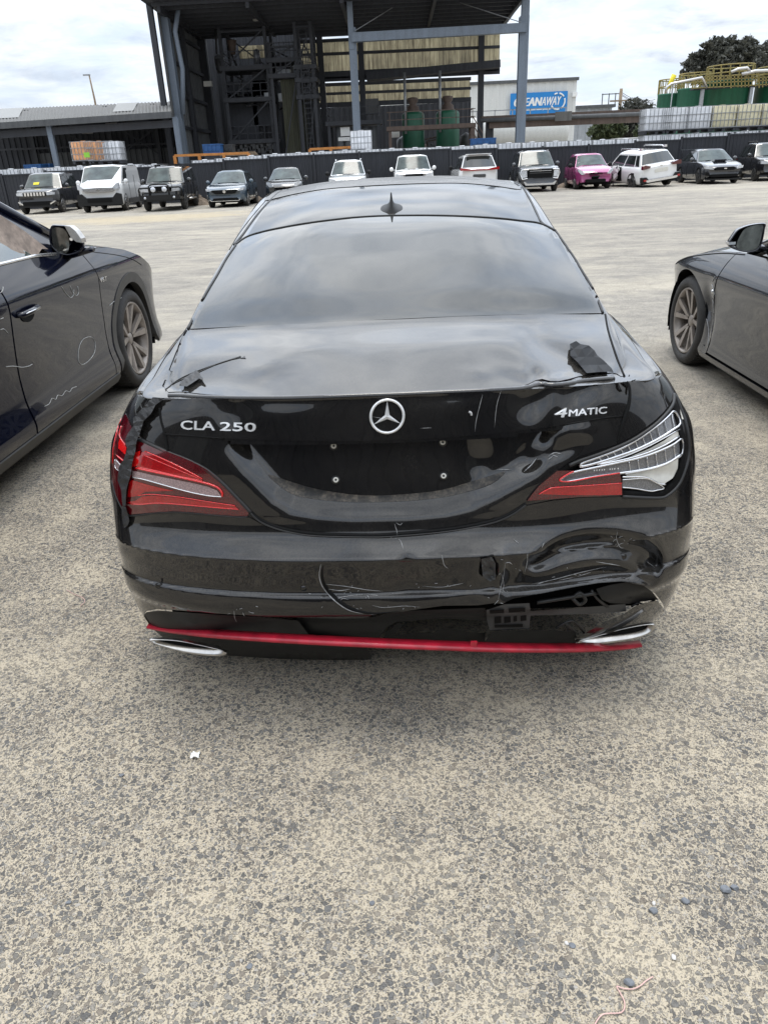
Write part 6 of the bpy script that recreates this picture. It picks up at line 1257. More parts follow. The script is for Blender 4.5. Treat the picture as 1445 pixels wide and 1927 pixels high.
mb = MB(); mb.box((0, 3.25, 1.50), (1.0, .22, .03)); mb.build('roof_spoiler', pink, c)
# 11 wrecked white wagon, tail towards us, leaning
c = carbody('wagon', 'wrecked white wagon with its tail towards us and its left front torn away, leaning', 'wagon', (11.35, 42.0, .06), R(191), 4.85, 1.88, 1.02, [(0, .52), (.3, .60), (.8, .78), (1.3, .98), (1.6, 1.08), (4.6, 1.12), (4.85, 1.02)], (1.35, 2.05, 4.25, 4.7, 1.60, .64), whp, .36, (.95, None), .30, lower=M['plastic'], tilt=(R(-2), R(6.5), 0), rim='alloydark')
face(c, 'tail_lamp', M['lensdeep'], [(.56, .98), (.93, .96), (.93, 1.12), (.80, 1.14), (.50, 1.06)], 0, .06, True, -.2, rear=4.86); face(c, 'rear_bumper', M['plastic'], [(-.93, .38), (.93, .38), (.93, .62), (.72, .62), (.62, .50), (-.62, .50), (-.72, .62), (-.93, .62)], 0, .08, rear=4.90); face(c, 'skid_plate', M['lampsilver'], [(-.70, .40), (.70, .40), (.86, .50), (.60, .50), (-.60, .50), (-.86, .50)], 0, .05, rear=4.95); face(c, 'reflector', M['lensred'], rrect(.76, .88, .46, .54, .01), 0, .04, True, 0, rear=4.96); face(c, 'number_recess', M['lampwhite'], rrect(-.34, .30, .76, .92), 0, .02, rear=4.86)
face(c, 'badge', M['chrome'], rrect(-.06, .06, 1.0, 1.05, .01), 0, .02, rear=4.87); mb = MB()
for s_ in (-1, 1): mb.tube([(s_ * .58, 2.1, 1.70), (s_ * .60, 2.2, 1.76), (s_ * .60, 3.8, 1.76), (s_ * .58, 4.0, 1.70)], .028, 6)
for s_ in (-1, 1): mb.box((s_ * .58, 4.1, 1.74), (.10, .18, .09))
mb.build('roof_rails', M['lampsilver'], c); mb = MB(); rng = random.Random(11)
for i in range(90):
    a = (.92 + rng.uniform(-.15, .12), rng.uniform(-.1, 1.9), rng.uniform(.25, 1.0)); b = (a[0] + rng.uniform(-.25, .1), a[1] + rng.uniform(-.35, .35), a[2] + rng.uniform(-.3, .25)); mb.bar(a, b, rng.uniform(.02, .14), rng.uniform(.01, .04), up=(rng.random(), rng.random(), .3))
mb.build('crushed_front', M['plasticg'], c); mb = MB(); rng = random.Random(3)
for i in range(16):
    a = (.96 + rng.uniform(-.1, .06), rng.uniform(.3, 2.6), rng.uniform(.4, 1.05)); mb.bar(a, (a[0] + rng.uniform(-.1, .1), a[1] + rng.uniform(-.5, .5), a[2] + rng.uniform(-.2, .2)), rng.uniform(.05, .3), .02, up=(1, rng.random(), .2))
mb.build('torn_panel', M['white'], c); mb = MB(); mb.box((.955, 2.6, .72), (.04, .5, .62)); mb.build('door_opening', M['void'], c)
# 12 grey sport sedan with bonnet scoop and big wing
c = carbody('sedan', 'dark grey sports sedan with a bonnet scoop, right of the wrecked wagon', 'car', (15.2, 37.4, 0), R(-2), 4.6, 1.80, .95, [(0, .68), (.12, .78), (.7, .92), (1.4, 1.0), (3.9, 1.04), (4.6, 1.0)], (1.3, 2.1, 3.2, 4.1, 1.46, .60), gun, .33, (.9, None), .20, rim='alloydark')
face(c, 'grille', M['gap'], [(-.40, .58), (.40, .58), (.46, .68), (.36, .72), (-.36, .72), (-.46, .68)], -.025); face(c, 'air_intake', M['gap'], rrect(-.6, .6, .30, .42), -.02); face(c, 'headlamp', M['headlamp'], [(.52, .62), (.84, .66), (.86, .76), (.66, .76), (.52, .70)], 0, .06, True, .45); face(c, 'badge', M['chrome'], rrect(-.06, .06, .63, .68, .01), -.045, .02); face(c, 'front_lip', M['plastic'], rrect(-.80, .80, .17, .24, .02), -.06, .08); face(c, 'fog_lamp', M['gap'], [(.62, .36), (.82, .38), (.82, .52), (.70, .50)], 0, .05, True, .4)
mb = MB(); mb.box((0, .98, 1.00), (.62, .50, .09), taper=.86); mb.build('bonnet_scoop', gun, c); mb = MB(); mb.box((0, .73, .995), (.50, .02, .05)); mb.build('scoop_mouth', M['gap'], c)
mb = MB()
for s_ in (-1, 1): mb.add([(s_ * .72, 4.0, 1.0), (s_ * .72, 4.3, 1.0), (s_ * .74, 4.5, 1.45), (s_ * .74, 4.2, 1.45)], [(0, 1, 2, 3)]); mb.box((s_ * .73, 4.3, 1.25), (.03, .26, .5))
mb.box((0, 4.38, 1.50), (1.56, .30, .04)); mb.build('rear_wing', gun, c); side_line(c, .90, [(1.6, .3), (1.55, .95)]); side_line(c, .90, [(2.6, .3), (2.6, .95)])
# 13 black SUV at the right edge
c = carbody('suv', 'black SUV with black wheels, cut by the right edge of the far row', 'SUV', (17.95, 37.9, 0), R(-8), 4.45, 1.82, 1.03, [(0, .85), (.15, .96), (.7, 1.04), (1.3, 1.09), (4.2, 1.1), (4.45, 1.0)], (1.2, 2.0, 3.9, 4.35, 1.62, .64), blk, .35, (.9, None), .28, lower=M['plastic'], rim='alloydark')
mb = MB()
for s_ in (-1, 1): mb.tube([(s_ * .58, 2.1, 1.64), (s_ * .60, 2.2, 1.72), (s_ * .60, 3.5, 1.72), (s_ * .58, 3.7, 1.64)], .028, 6)
mb.build('roof_rails', M['plastic'], c); face(c, 'headlamp', M['headlamp'], [(.5, .74), (.84, .76), (.86, .88), (.6, .86)], 0, .06, True, .4); face(c, 'tail_lamp', M['lensred'], [(.6, .9), (.9, .92), (.9, 1.02), (.7, 1.02)], 0, .05, True, -.2, rear=4.47); side_line(c, .91, [(1.55, .35), (1.55, 1.0)]); side_line(c, .91, [(2.6, .35), (2.6, 1.0)])
# ================================================================ fence, sheds, tanks and all that stands beyond
def corr(x0, x1, pitch=.2, depth=.03, duty=.5):
    pts = []; x = x0
    while x < x1 - 1e-6:
        p = min(pitch, x1 - x); pts += [(x, 0), (x + p * .45, 0), (x + p * .55, depth), (x + p * .9, depth)]; x += pitch
    pts.append((x1, 0)); return pts
def corr_sheet(mb, a, b, z0, z1, nrm, pitch=.3, depth=.05, top=None):
    """ribbed sheet standing between plan points a and b; nrm points to the viewer; top: optional z at b"""
    a = np.array(a, float); b = np.array(b, float); Ln = np.linalg.norm(b - a); d = (b - a) / Ln; nrm = np.array(nrm, float); pts = corr(0, Ln, pitch, depth)
    V0 = [tuple(a + d * u + nrm * v) + (z0,) for u, v in pts]; V1 = [tuple(a + d * u + nrm * v) + ((z1 if top is None else z1 + (top - z1) * u / Ln),) for u, v in pts]; n = len(pts)
    mb.add(V0 + V1, [(i, i + 1, i + 1 + n, i + n) for i in range(n - 1)]); return mb
FY = 43.0
ftop = [(0, 329.5), (150, 320), (351, 308.6), (505, 294.5), (660, 288), (772, 282.7), (862, 279), (951, 279.5), (1036, 277), (1130, 271), (1314, 259.5), (1400, 251.6), (1445, 250)]
fx, fz = zip(*[(float(at(x, y, FY)[0]), float(at(x, y, FY)[2])) for x, y in ftop])
fence = empty('fence', (0, FY, 0)); tag(fence, 'long charcoal ribbed steel fence behind the row of parked vehicles', 'fence')
x = -33.0; k = 0
while x < 32:
    z = float(np.interp(x + 1.2, fx, fz)); z = round(z * 14) / 14
    mb = MB(); corr_sheet(mb, (x, 0), (x + 2.4, 0), .05, z - .03, (0, -1), .19, .022); mb.box((x + 1.2, -.02, z - .03), (2.4, .06, .07)); mb.box((x + 1.2, -.02, .07), (2.4, .06, .08)); rel(mb.build('panel', M['fence'], fence, fix=False), fence) if False else mb.build('panel', M['fence'], fence, fix=False)
    mb = MB(); mb.box((x, -.03, (z + .06) / 2), (.11, .10, z + .06)); mb.build('post', M['fence'], fence); x += 2.4
# ---- caged liquid totes
def ibc(loc, mat, cat='tote', label=None, group=None, sc_=1.0, rz=0):
    r_ = empty('liquid_tote', loc, rz); tag(r_, label, cat, group); mb = MB(); w_, d_, h_ = 1.12, .95, .92; z0 = .17
    secs = []
    for z, s_ in ((z0, .93), (z0 + .05, .99), (z0 + h_ * .5, 1.0), (z0 + h_ - .06, .99), (z0 + h_, .93)): secs.append([(x * w_ / 2 * s_, y * d_ / 2 * s_, z) for x, y in ((-1, -.8), (-.85, -1), (0, -1.02), (.85, -1), (1, -.8), (1, .8), (.85, 1), (-.85, 1), (-1, .8))])
    mb.grid(np.array(secs), True, True); mb.add(secs[-1], [tuple(range(9))]); mb.lathe([(.14, 0), (.14, .04), (0, .045)], (0, 0, z0 + h_), 'z', 12); mb.build('bottle', mat, r_)
    mb = MB()
    for i in range(7):
        x_ = -w_ / 2 - .02 + (w_ + .04) * i / 6
        for y_ in (-1, 1): mb.box((x_, y_ * (d_ / 2 + .03), z0 + h_ / 2), (.022, .022, h_))
    for i in range(1, 6):
        y_ = -d_ / 2 + d_ * i / 6
        for x_ in (-1, 1): mb.box((x_ * (w_ / 2 + .03), y_, z0 + h_ / 2), (.022, .022, h_))
    for z in (z0, z0 + h_ * .33, z0 + h_ * .66, z0 + h_): 
        for y_ in (-1, 1): mb.box((0, y_ * (d_ / 2 + .03), z), (w_ + .08, .026, .026))
        for x_ in (-1, 1): mb.box((x_ * (w_ / 2 + .03), 0, z), (.026, d_ + .06, .026))
    mb.build('cage', M['cage'], r_); mb = MB(); mb.box((0, 0, .14), (1.18, 1.0, .05))
    for x_ in (-.52, 0, .52): mb.box((x_, 0, .06), (.12, .98, .12))
    mb.build('pallet', M['darksteel'], r_); r_.scale = (sc_,) * 3; return r_
GT = 'white totes lined up behind the fence'; proto_t = ibc((0, 0, 0), M['whiteplastic'], label='white caged liquid tote whose top shows just over the dark fence', group=GT)
def tcopy(loc, label=None, group=GT, sc_=1.0, mat=None):
    c = copy_tree(proto_t); c.location = loc; c.scale = (sc_,) * 3; c['group'] = group
    if label: c['label'] = label
    if mat:
        for ch in kids(c):
            if ch.name.startswith('bottle'): ch.data = ch.data.copy(); ch.data.materials.clear(); ch.data.materials.append(mat)
    return c
ORD = 'first second third fourth fifth sixth seventh eighth ninth tenth eleventh twelfth thirteenth fourteenth fifteenth sixteenth seventeenth eighteenth nineteenth twentieth'.split()
first = True; nr = nl = 0
for px in list(range(385, 1180, 44)) + [20, 64, 108, 150, 245, 290]:
    py = float(np.interp(px, [0, 230, 330, 380, 505, 660, 862, 950, 1175], [316, 306, 306, 298, 287, 279, 272, 266, 258])); p = at(px, py, 45.0); sc_ = 1.06; z = float(p[2]) - 1.19 * sc_
    if px >= 385: lb = ORD[nr] + ' white tote from the left in the long row topping the fence'; nr += 1
    else: lb = ORD[nl] + ' white tote from the left edge, over the fence by the low shed'; nl += 1
    if first: proto_t['label'] = lb; proto_t.location = (p[0], 45.0, z); proto_t.scale = (sc_,) * 3; first = False
    else: tcopy((p[0], 45.0, z), lb, sc_=sc_)
    q = tcopy((p[0], 45.0, z - 1.12 * sc_), sc_=sc_) if False else None
p = at(679, 283, 44.9); tcopy((p[0], 46.2, p[2] - .1), 'single white caged tote standing a tier above the others in front of the shed column', None, 1.0)['group'] = 'raised white tote'
for px, mt, lb in ((165, 'orangepl', 'orange-stained caged tote with a green label, stacked high behind the white van'), (194, 'orangepl', 'orange-stained caged tote between the green-labelled one and the clear white one'), (216, 'whiteplastic', 'clear white caged tote at the right end of the high orange stack')):
    p = at(px, 308, 46.0); t_ = tcopy((p[0], 46.0, p[2] + .0), lb, 'stacked totes behind the van', 1.02, M[mt])
    if px == 165:
        mb = MB(); mb.add([(.1, -.52, .30), (.42, -.52, .30), (.42, -.52, .55), (.1, -.52, .55)], [(0, 1, 2, 3)]); mb.build('green_label', simple('green_label_ink', (.25, .55, .05), .5, var=.05), t_)
for i, px in enumerate((1228, 1262, 1306, 1352, 1398, 1444, 1490)):
    py = 253 - (px - 1228) * .045; p = at(px, py, 46.0); lb = ('scuffed caged tote at the left end of the double stack under the green tanks', 'grey-white caged tote, second from the left in the upper tier by the green tanks', 'clean white caged tote in the upper tier under the dark green tank', 'yellowed caged tote with an orange stain in the upper tier', 'pale yellow caged tote near the right edge, upper tier', 'yellowed caged tote at the right edge of the upper tier', 'yellowed caged tote just outside the right edge, upper tier')[i]
    tcopy((p[0], 46.0, p[2]), lb, 'double stack of totes under the green tanks', 1.14, M[('whiteplastic', 'whiteplastic', 'whiteplastic', 'yellowpl', 'yellowpl', 'yellowpl', 'yellowpl')[i]])
    tcopy((p[0], 45.9, p[2] - 1.30), lb.replace('upper tier', 'lower tier').replace('at the left end of', 'lowest at the left end of').replace('grey-white caged', 'dull white caged'), 'double stack of totes under the green tanks', 1.14)
# ---- main open-fronted shed
SY, BY = 58.0, 68.0
def P3(px, py, Y): p = at(px, py, Y); return (float(p[0]), float(p[1]), float(p[2]))
shed = empty('industrial_shed', (-3, SY, 0)); tag(shed, 'tall open-fronted dark steel industrial shed with a yellowed translucent back wall', 'shed')
def W_(o): o.location = (3, -SY, 0); return o           # parts are authored in world space under the shed's base
XL, XR = -15.1, 9.05; ZR = 11.1
def hcol(mb, a, b, w_, f_=.05):
    mb.bar(a, b, w_, f_, up=(0, 1, 0)); 
    for s_ in (-1, 1): mb.bar((a[0], a[1] + s_ * w_ * .45, a[2]), (b[0], b[1] + s_ * w_ * .45, b[2]), w_, .05, up=(0, 1, 0))
for x_, w_, zt in ((P3(347, 300, SY)[0], .62, 13.5), (P3(672, 245, SY)[0], .50, 9.75), (P3(978, 262, SY)[0], .62, 9.9)):
    mb = MB(); mb.box((x_, SY, zt / 2), (w_ * .5, w_ * .8, zt)); mb.box((x_, SY - w_ * .42, zt / 2), (w_, .06, zt)); mb.box((x_, SY + w_ * .42, zt / 2), (w_, .06, zt)); W_(mb.build('column', M['column'], shed))
for x_, w_ in ((P3(659, 30, SY - .1)[0], .36), (P3(988, 20, SY - .1)[0], .50)):
    mb = MB(); mb.box((x_, SY - .1, 11.5), (w_, .4, 6.0)); W_(mb.build('column', M['column'], shed))
mb = MB(); a = P3(662, 71, SY - .3); b = P3(990, 52, SY - .3); mb.bar(a, b, .5, .52); W_(mb.build('front_beam', M['column'], shed))
mb = MB(); mb.tube([P3(338, 0, SY - .4), P3(330, 60, SY - .4), (P3(344, 130, SY - .4)), P3(345, 215, SY - .4)], .16, 8); W_(mb.build('downpipe', M['column'], shed))
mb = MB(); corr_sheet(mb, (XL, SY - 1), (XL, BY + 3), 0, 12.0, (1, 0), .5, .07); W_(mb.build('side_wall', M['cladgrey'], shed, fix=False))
mb = MB(); mb.bar((XL - .45, SY - .9, 0), (XL - .45, SY - .9, 13.5), .35, .35); W_(mb.build('gutter_post', M['darksteel'], shed))
mb = MB()
for z in (2.4, 4.4, 6.4, 8.4, 10.2): mb.box((XL + .2, (SY + BY) / 2, z), (.16, BY - SY, .2))
W_(mb.build('wall_girts', M['darksteel'], shed)); mb = MB(); mb.box((XL + .35, BY - .3, 5.6), (.6, .5, 11.2)); mb.box((XL + .3, (SY + BY) / 2 - 1.2, 5.6), (.3, .4, 11.2)); W_(mb.build('rear_column', M['darksteel'], shed))
mb = MB(); n = 40                                            # roof sheets with purlins beneath
for y0 in np.linspace(SY - 2.5, BY, 2)[:1]:
    V = []
    for i in range(n * 2 + 1): x_ = XL - .4 + (XR - XL + .6) * i / (n * 2); V += [(x_, SY - 3, ZR + .25 + .06 * (i % 2)), (x_, BY + .4, ZR - .05 + .06 * (i % 2))]
    mb.add(V, [(2 * i, 2 * i + 1, 2 * i + 3, 2 * i + 2) for i in range(n * 2)])
W_(mb.build('roof', M['cladding'], shed, fix=False)); mb = MB()
for y_ in np.arange(SY - 2, BY, 1.25): mb.box(((XL + XR) / 2, y_, ZR + .1 - .03 * (y_ - SY)), (XR - XL, .12, .22))
for x_ in (XL + .4, -9, -3, 3, XR - .2): mb.box((x_, (SY + BY) / 2 - 1, ZR - .1), (.22, BY - SY + 2, .35))
W_(mb.build('roof_framing', M['darksteel'], shed)); mb = MB()
mb.tube([P3(668, 58, SY - .4), P3(745, 10, SY + 2)], .03, 5); W_(mb.build('tie_rod', M['cage'], shed)); mb = MB(); mb.tube([P3(980, 42, SY - .4), P3(850, 0, SY + 2)], .03, 5); W_(mb.build('tie_rod', M['cage'], shed))
def wallsheet(x0, x1, yt0, yt1, yb0, yb1, Y, pitch=.32):
    a = P3(x0, (yt0 + yb0) / 2, Y); b = P3(x1, (yt1 + yb1) / 2, Y); zt0 = P3(x0, yt0, Y)[2]; zt1 = P3(x1, yt1, Y)[2]; zb = (P3(x0, yb0, Y)[2] + P3(x1, yb1, Y)[2]) / 2
    m_ = MB(); corr_sheet(m_, (a[0], Y), (b[0], Y), zb, zt0, (0, -1), pitch, .06, zt1); return m_
W_(wallsheet(590, 940, 78, 60, 140, 122, BY).build('translucent_wall', M['yellowclad'], shed, fix=False))
W_(wallsheet(450, 505, 87, 84, 112, 110, BY + 1).build('translucent_wall', M['yellowclad'], shed, fix=False)); W_(wallsheet(568, 592, 80, 79, 140, 139, BY + .5).build('translucent_wall', M['yellowclad'], shed, fix=False))
W_(wallsheet(590, 884, 163, 150, 197, 185, BY + 3).build('translucent_wall', M['yellowclad'], shed, fix=False))
mb = MB()
for y0, y1, Y, w_ in ((66, 49, BY - .5, .3), (78, 60, BY - .2, .22), (103, 88, BY - .3, .2), (143, 126, BY - .4, .5), (151, 135, BY - .4, .3), (161, 148, BY + 2.5, .25), (178, 166, BY + 2.5, .2), (199, 187, BY + 2.4, .35)): mb.bar(P3(560, y0 + (y0 - y1) * .08, Y), P3(940 if Y < BY else 886, y1, Y), .2, w_)
for x_, y0, y1 in ((600, 60, 280), (677, 60, 200), (906, 40, 262)): a = P3(x_, y0, BY - .5); b = P3(x_ + 2, y1, BY - .5); mb.bar((a[0], BY - .5, a[2]), (a[0], BY - .5, 0), .45, .4)
W_(mb.build('wall_framing', M['darksteel'], shed)); mb = MB(); a = P3(885, 128, BY - 1.5); mb.bar(P3(690, 146, BY - .8), P3(938, 122, BY - .8), 2.2, .5); W_(mb.build('canopy_ledge', M['cladding'], shed))
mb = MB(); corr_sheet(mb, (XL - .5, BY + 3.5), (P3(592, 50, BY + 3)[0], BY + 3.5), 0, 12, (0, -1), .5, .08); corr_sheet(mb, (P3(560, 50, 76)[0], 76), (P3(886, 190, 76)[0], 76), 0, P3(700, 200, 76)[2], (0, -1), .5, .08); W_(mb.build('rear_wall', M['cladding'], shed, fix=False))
# floodlight on the side wall and a roof light
mb = MB(); mb.box(P3(392, 158, SY + 7), (.6, .4, .35)); W_(mb.build('floodlight', M['lampwhite'], shed)); mb = MB(); mb.box(P3(485, 37, SY + 4), (.5, .5, .12), rot=Matrix.Rotation(.6, 3, 'Z')); W_(mb.build('roof_lamp', M['lampwhite'], shed))
# ---- access towers inside the shed
def tower(name, label, cat, x0, x1, Y, dep, levels, ytop, mat=None, rails=True, braces=True, stairs=False):
    a = P3(x0, 280, Y); b = P3(x1, 280, Y); XA, XB = a[0], b[0]; zt = P3((x0 + x1) / 2, ytop, Y)[2]; r_ = empty(name, ((XA + XB) / 2, Y, 0)); tag(r_, label, cat); ox, hw = (XA + XB) / 2, (XB - XA) / 2; mat = mat or M['darksteel']
    for sx in (-1, 1):
        for yy in (0, dep): mb = MB(); mb.box((sx * hw, yy, zt / 2), (.22, .22, zt)); mb.build('post', mat, r_)
    zs = [P3((x0 + x1) / 2, l, Y)[2] for l in levels]
    for z in zs:
        mb = MB(); mb.box((0, dep / 2, z), (2 * hw + .5, dep + .4, .28)); mb.build('platform', mat, r_)
        if rails:
            mb = MB()
            for zz_ in (.55, 1.05): mb.box((0, -.15, z + zz_), (2 * hw + .4, .05, .05)); mb.box((-hw, dep / 2, z + zz_), (.05, dep, .05)); mb.box((hw, dep / 2, z + zz_), (.05, dep, .05))
            for i in range(6): mb.box((-hw + 2 * hw * i / 5, -.15, z + .55), (.05, .05, 1.1))
            mb.build('railing', mat, r_)
    if braces:
        zz_ = sorted(zs + [0.3, zt - .2])
        for z0, z1 in zip(zz_[:-1], zz_[1:]):
            mb = MB(); mb.bar((-hw, -.05, z0), (hw, -.05, z1), .09); mb.box((0, 0, z1 - .1), (2 * hw, .12, .14)); mb.build('brace', mat, r_); mb = MB(); mb.bar((-hw, dep, z1), (hw, dep, z0), .09); mb.build('brace', mat, r_)
    return r_
t1 = tower('access_tower', 'dark steel access tower with three railed decks, left inside the shed', 'tower', 438, 518, 63, 3.0, (127, 187, 266), 48)
for (x_, y_, w_, h_) in ((468, 168, 3.0, 1.0), (500, 200, 1.8, 2.6), (462, 225, 2.2, 3.4), (490, 150, 1.0, 1.2)):
    p = P3(x_, y_, 65); mb = MB(); mb.box((p[0] - t1.location.x, 2, p[2]), (w_, 1.2, h_)); mb.build('machinery', M['cladding'], t1)
mb = MB()
for i in range(14): a = P3(452 + i * 5, 282 - (i % 3) * 5, 63.2); mb.box((a[0] - t1.location.x, .1, a[2] - .1), (.35, .3, .3 + .25 * (i % 2)))
mb.build('containers', M['paper'] if False else M['plasticg'], t1)
rng = random.Random(21)
for k in range(26):
    x_ = rng.uniform(-3.2, 3.2); z_ = rng.choice((1.2, 4.9, 7.6)) + rng.uniform(.1, 1.8); mb = MB(); q_ = rng.random()
    if q_ < .45: mb.lathe([(0, 0), (rng.uniform(.15, .4), .02), (rng.uniform(.15, .4), .9), (0, 1.0)], (x_, rng.uniform(.6, 2.6), z_), 'z', 10)
    elif q_ < .75: mb.tube([(x_, 1, z_), (x_ + rng.uniform(-1, 1), 1, z_), (x_ + rng.uniform(-1, 1), 1.2, z_ + rng.uniform(.6, 2.2))], .08, 6)
    else: mb.box((x_, 1.2, z_), (rng.uniform(.3, 1.2), .8, rng.uniform(.3, .9)))
    mb.build('machinery', M[rng.choice(('cladgrey', 'plasticg', 'darksteel', 'brownsteel', 'cage'))], t1)
t2 = tower('lift_shaft', 'tall mossy brown shaft in a braced steel frame, centre of the shed', 'shaft', 524, 570, 62.5, 2.2, (112, 142), 78, rails=True)
a = P3(528, 150, 63); b = P3(572, 150, 63); mb = MB(); corr_sheet(mb, (a[0] - t2.location.x, .4), (b[0] - t2.location.x, .4), 0, a[2], (0, -1), .35, .04); mb.build('shaft_cladding', steelm('mossy_brown_cladding', (.055, .055, .035), .8, .4), t2, fix=False)
t3 = tower('access_tower', 'narrow dark ladder tower right of the mossy shaft', 'tower', 572, 600, 62, 2.0, (125, 150, 182), 40)
mb = MB()
for s_ in (-1, 1): mb.box((s_ * .25, -.3, 5.5), (.05, .05, 10))
for i in range(30): mb.box((0, -.3, .8 + i * .33), (.5, .04, .04))
mb.build('ladder', M['darksteel'], t3)
t4 = tower('platform', 'railed steel platform behind the middle shed column', 'platform', 622, 714, 62.5, 2.5, (231,), 231, braces=False); mb = MB(); a = P3(700, 195, 64); mb.box((a[0] - t4.location.x, 1.5, a[2] - .2), (1.0, 1.0, 1.0)); mb.build('hopper_box', M['plasticg'], t4)
mb = MB()
for x_ in (640, 655, 690, 706): p = P3(x_, 255, 63); mb.lathe([(.3, 0), (.3, p[2] + .6)], (p[0] - t4.location.x, .5, 0), 'z', 10, cap=True)
mb.build('pipework', M['cladgrey'], t4)
for k in range(18):
    x_ = rng.uniform(-2.2, 9.5); mb = MB(); z_ = rng.uniform(.5, 2.8)
    if rng.random() < .6: mb.tube([(x_, 3, 0), (x_, 3, z_ + 1), (x_ + rng.uniform(-1.5, 1.5), 3.1, z_ + 1.2)], rng.uniform(.05, .16), 6)
    else: mb.lathe([(0, z_ - .6), (.5, z_ - .6), (.5, z_ + .5), (0, z_ + .8)], (x_, 4.5, 0), 'z', 12)
    mb.build('pipework', M[rng.choice(('cladgrey', 'plasticg', 'brownsteel', 'cage'))], t4)
for x_, y_, w_, h_ in ((650, 248, .7, .6), (648, 262, .9, .25), (742, 252, .8, .5)): mb = MB(); mb.box((P3(x_, y_, 63)[0] - t4.location.x, .3, P3(x_, y_, 63)[2]), (w_, .3, h_)); mb.build('control_box', M['paper'], t4)
t5 = tower('walkway', 'long railed walkway across the front of the two green tanks', 'walkway', 735, 888, 60.5, 1.4, (239,), 239, M['brownsteel'], braces=False)
mb = MB(); a = P3(888, 218, 60.5); b = P3(908, 262, 60.5)
for dz in (0, .5, 1.0): mb.bar((a[0] - t5.location.x, -.1, a[2] - 1 + dz), (b[0] - t5.location.x, -.1, b[2] - .6 + dz), .07)
for i in range(9): t = i / 8; mb.box((a[0] + (b[0] - a[0]) * t - t5.location.x, .3, a[2] - 1.1 + (b[2] - a[2] + .4) * t), (.3, .8, .05))
mb.build('stair', M['brownsteel'], t5)
# ---- green tanks inside
def tank(name, label, x0, x1, yt, Y, mat, dome=True, legs=False, group=None, pipe=True):
    a = P3(x0, yt, Y); b = P3(x1, yt, Y); r0 = (b[0] - a[0]) / 2; r_ = empty(name, ((a[0] + b[0]) / 2, Y, 0)); tag(r_, label, 'tank', group); z = a[2]
    mb = MB(); prof = [(r0 * .98, .0), (r0, .02), (r0, z - r0 * .25), (r0 * .93, z - r0 * .1), (r0 * .72, z), (r0 * .3, z + r0 * .08), (0, z + r0 * .1)] if dome else [(r0, 0), (r0, z - .1), (r0 * 1.02, z - .1), (r0 * 1.02, z), (0, z + r0 * .03)]
    mb.lathe(prof, (0, 0, 0), 'z', 40); mb.build('shell', mat, r_, fix=True)
    if dome:
        mb = MB(); mb.lathe([(.5, z), (.45, z + .35), (.25, z + .5), (.4, z + .75), (.4, z + .95), (.15, z + 1.0)], (0, 0, 0), 'z', 16); mb.build('top_valve', M['brownsteel'], r_)
    if pipe: mb = MB(); mb.tube([(-r0 * .7, -r0 * .9, z * .7), (-r0 * .7, -r0 * .9, z + 2.6)], .1, 8); mb.build('vent_pipe', M['cage'], r_)
    return r_
tank('storage_tank', 'domed dark green tank inside the shed, the left one of two', 756, 798, 212, 64.5, M['green_tank']); tank('storage_tank', 'domed dark green tank inside the shed, the right one of two', 820, 864, 209, 64.5, M['green_tank'])
# ---- orange guard rails, crates
def rail(label, pts, Y, mat, posts):
    r_ = empty('guard_rail', (P3(*pts[0], Y)[0], Y, 0)); tag(r_, label, 'rail'); ox = r_.location.x; a, b = P3(*pts[0], Y), P3(*pts[1], Y)
    for dz in (0, -.55): mb = MB(); mb.bar((a[0] - ox, 0, a[2] + dz), (b[0] - ox, 0, b[2] + dz), .11, .13); mb.build('bar', mat, r_)
    for t in np.linspace(0, 1, posts): x_ = a[0] + (b[0] - a[0]) * t - ox; z = a[2] + (b[2] - a[2]) * t; mb = MB(); mb.box((x_, 0, z / 2), (.16, .16, z)); mb.build('post', mat, r_)
rail('long orange guard rail behind the fence, left of the shed floor', ((329, 293), (468, 288)), 47.5, M['orange'], 4); rail('orange guard rail ending at the raised white tote', ((583, 281), (662, 277)), 47.5, M['orange'], 3)
def crate(label, px, py, w_, h_, Y, mat, group='stacked crates behind the fence'):
    p = P3(px, py, Y); r_ = empty('crate', (p[0], Y, 0)); tag(r_, label, 'crate', group); mb = MB(); z = p[2]; mb.box((0, 0, z - h_ / 2), (w_, 1.0, h_)); mb.build('box', mat, r_); mb = MB(); mb.box((0, 0, z + .02), (w_ + .08, 1.06, .06))
    for i in range(5): mb.box((-w_ / 2 + w_ * i / 4, -.52, z - h_ / 2), (.05, .05, h_))
    mb.box((0, -.52, z - h_ * .55), (w_, .05, .05)); mb.build('rim', mat, r_); mb = MB(); mb.box((0, 0, (z - h_) / 2), (w_, .9, z - h_)); mb.build('stand', M['darksteel'], r_)
crate('blue crate on the stack just right of the slanting shed column', 401, 273, 1.0, .55, 50, M['blue_pl']); crate('blue crate left of the orange totes', 68, 311, 1.0, .4, 50, M['blue_pl']); crate('darker blue crate beside it under the low shed', 88, 310, .8, .4, 51, M['blue_pl']); crate('pale grey crate right of the blue one by the orange rail', 426, 274, .9, .5, 51, M['plasticg']); crate('small blue crate at the foot of the stairs', 908, 262, 1.5, .4, 52, M['blue_pl'])
# wooden slats beside the rail
r_ = empty('timber_stack', (P3(445, 287, 49)[0], 49, 0)); tag(r_, 'thin stack of weathered boards lying over the orange rail', 'timber'); z = P3(445, 287, 49)[2]; mb = MB()
for i in range(4): mb.box((.0 + i * .05, 0, z - .05 * i), (2.2, .6, .035))
mb.build('boards', M['wood'], r_); mb = MB(); mb.box((0, 0, (z - .2) / 2), (1.8, .4, z - .2)); mb.build('stand', M['darksteel'], r_)
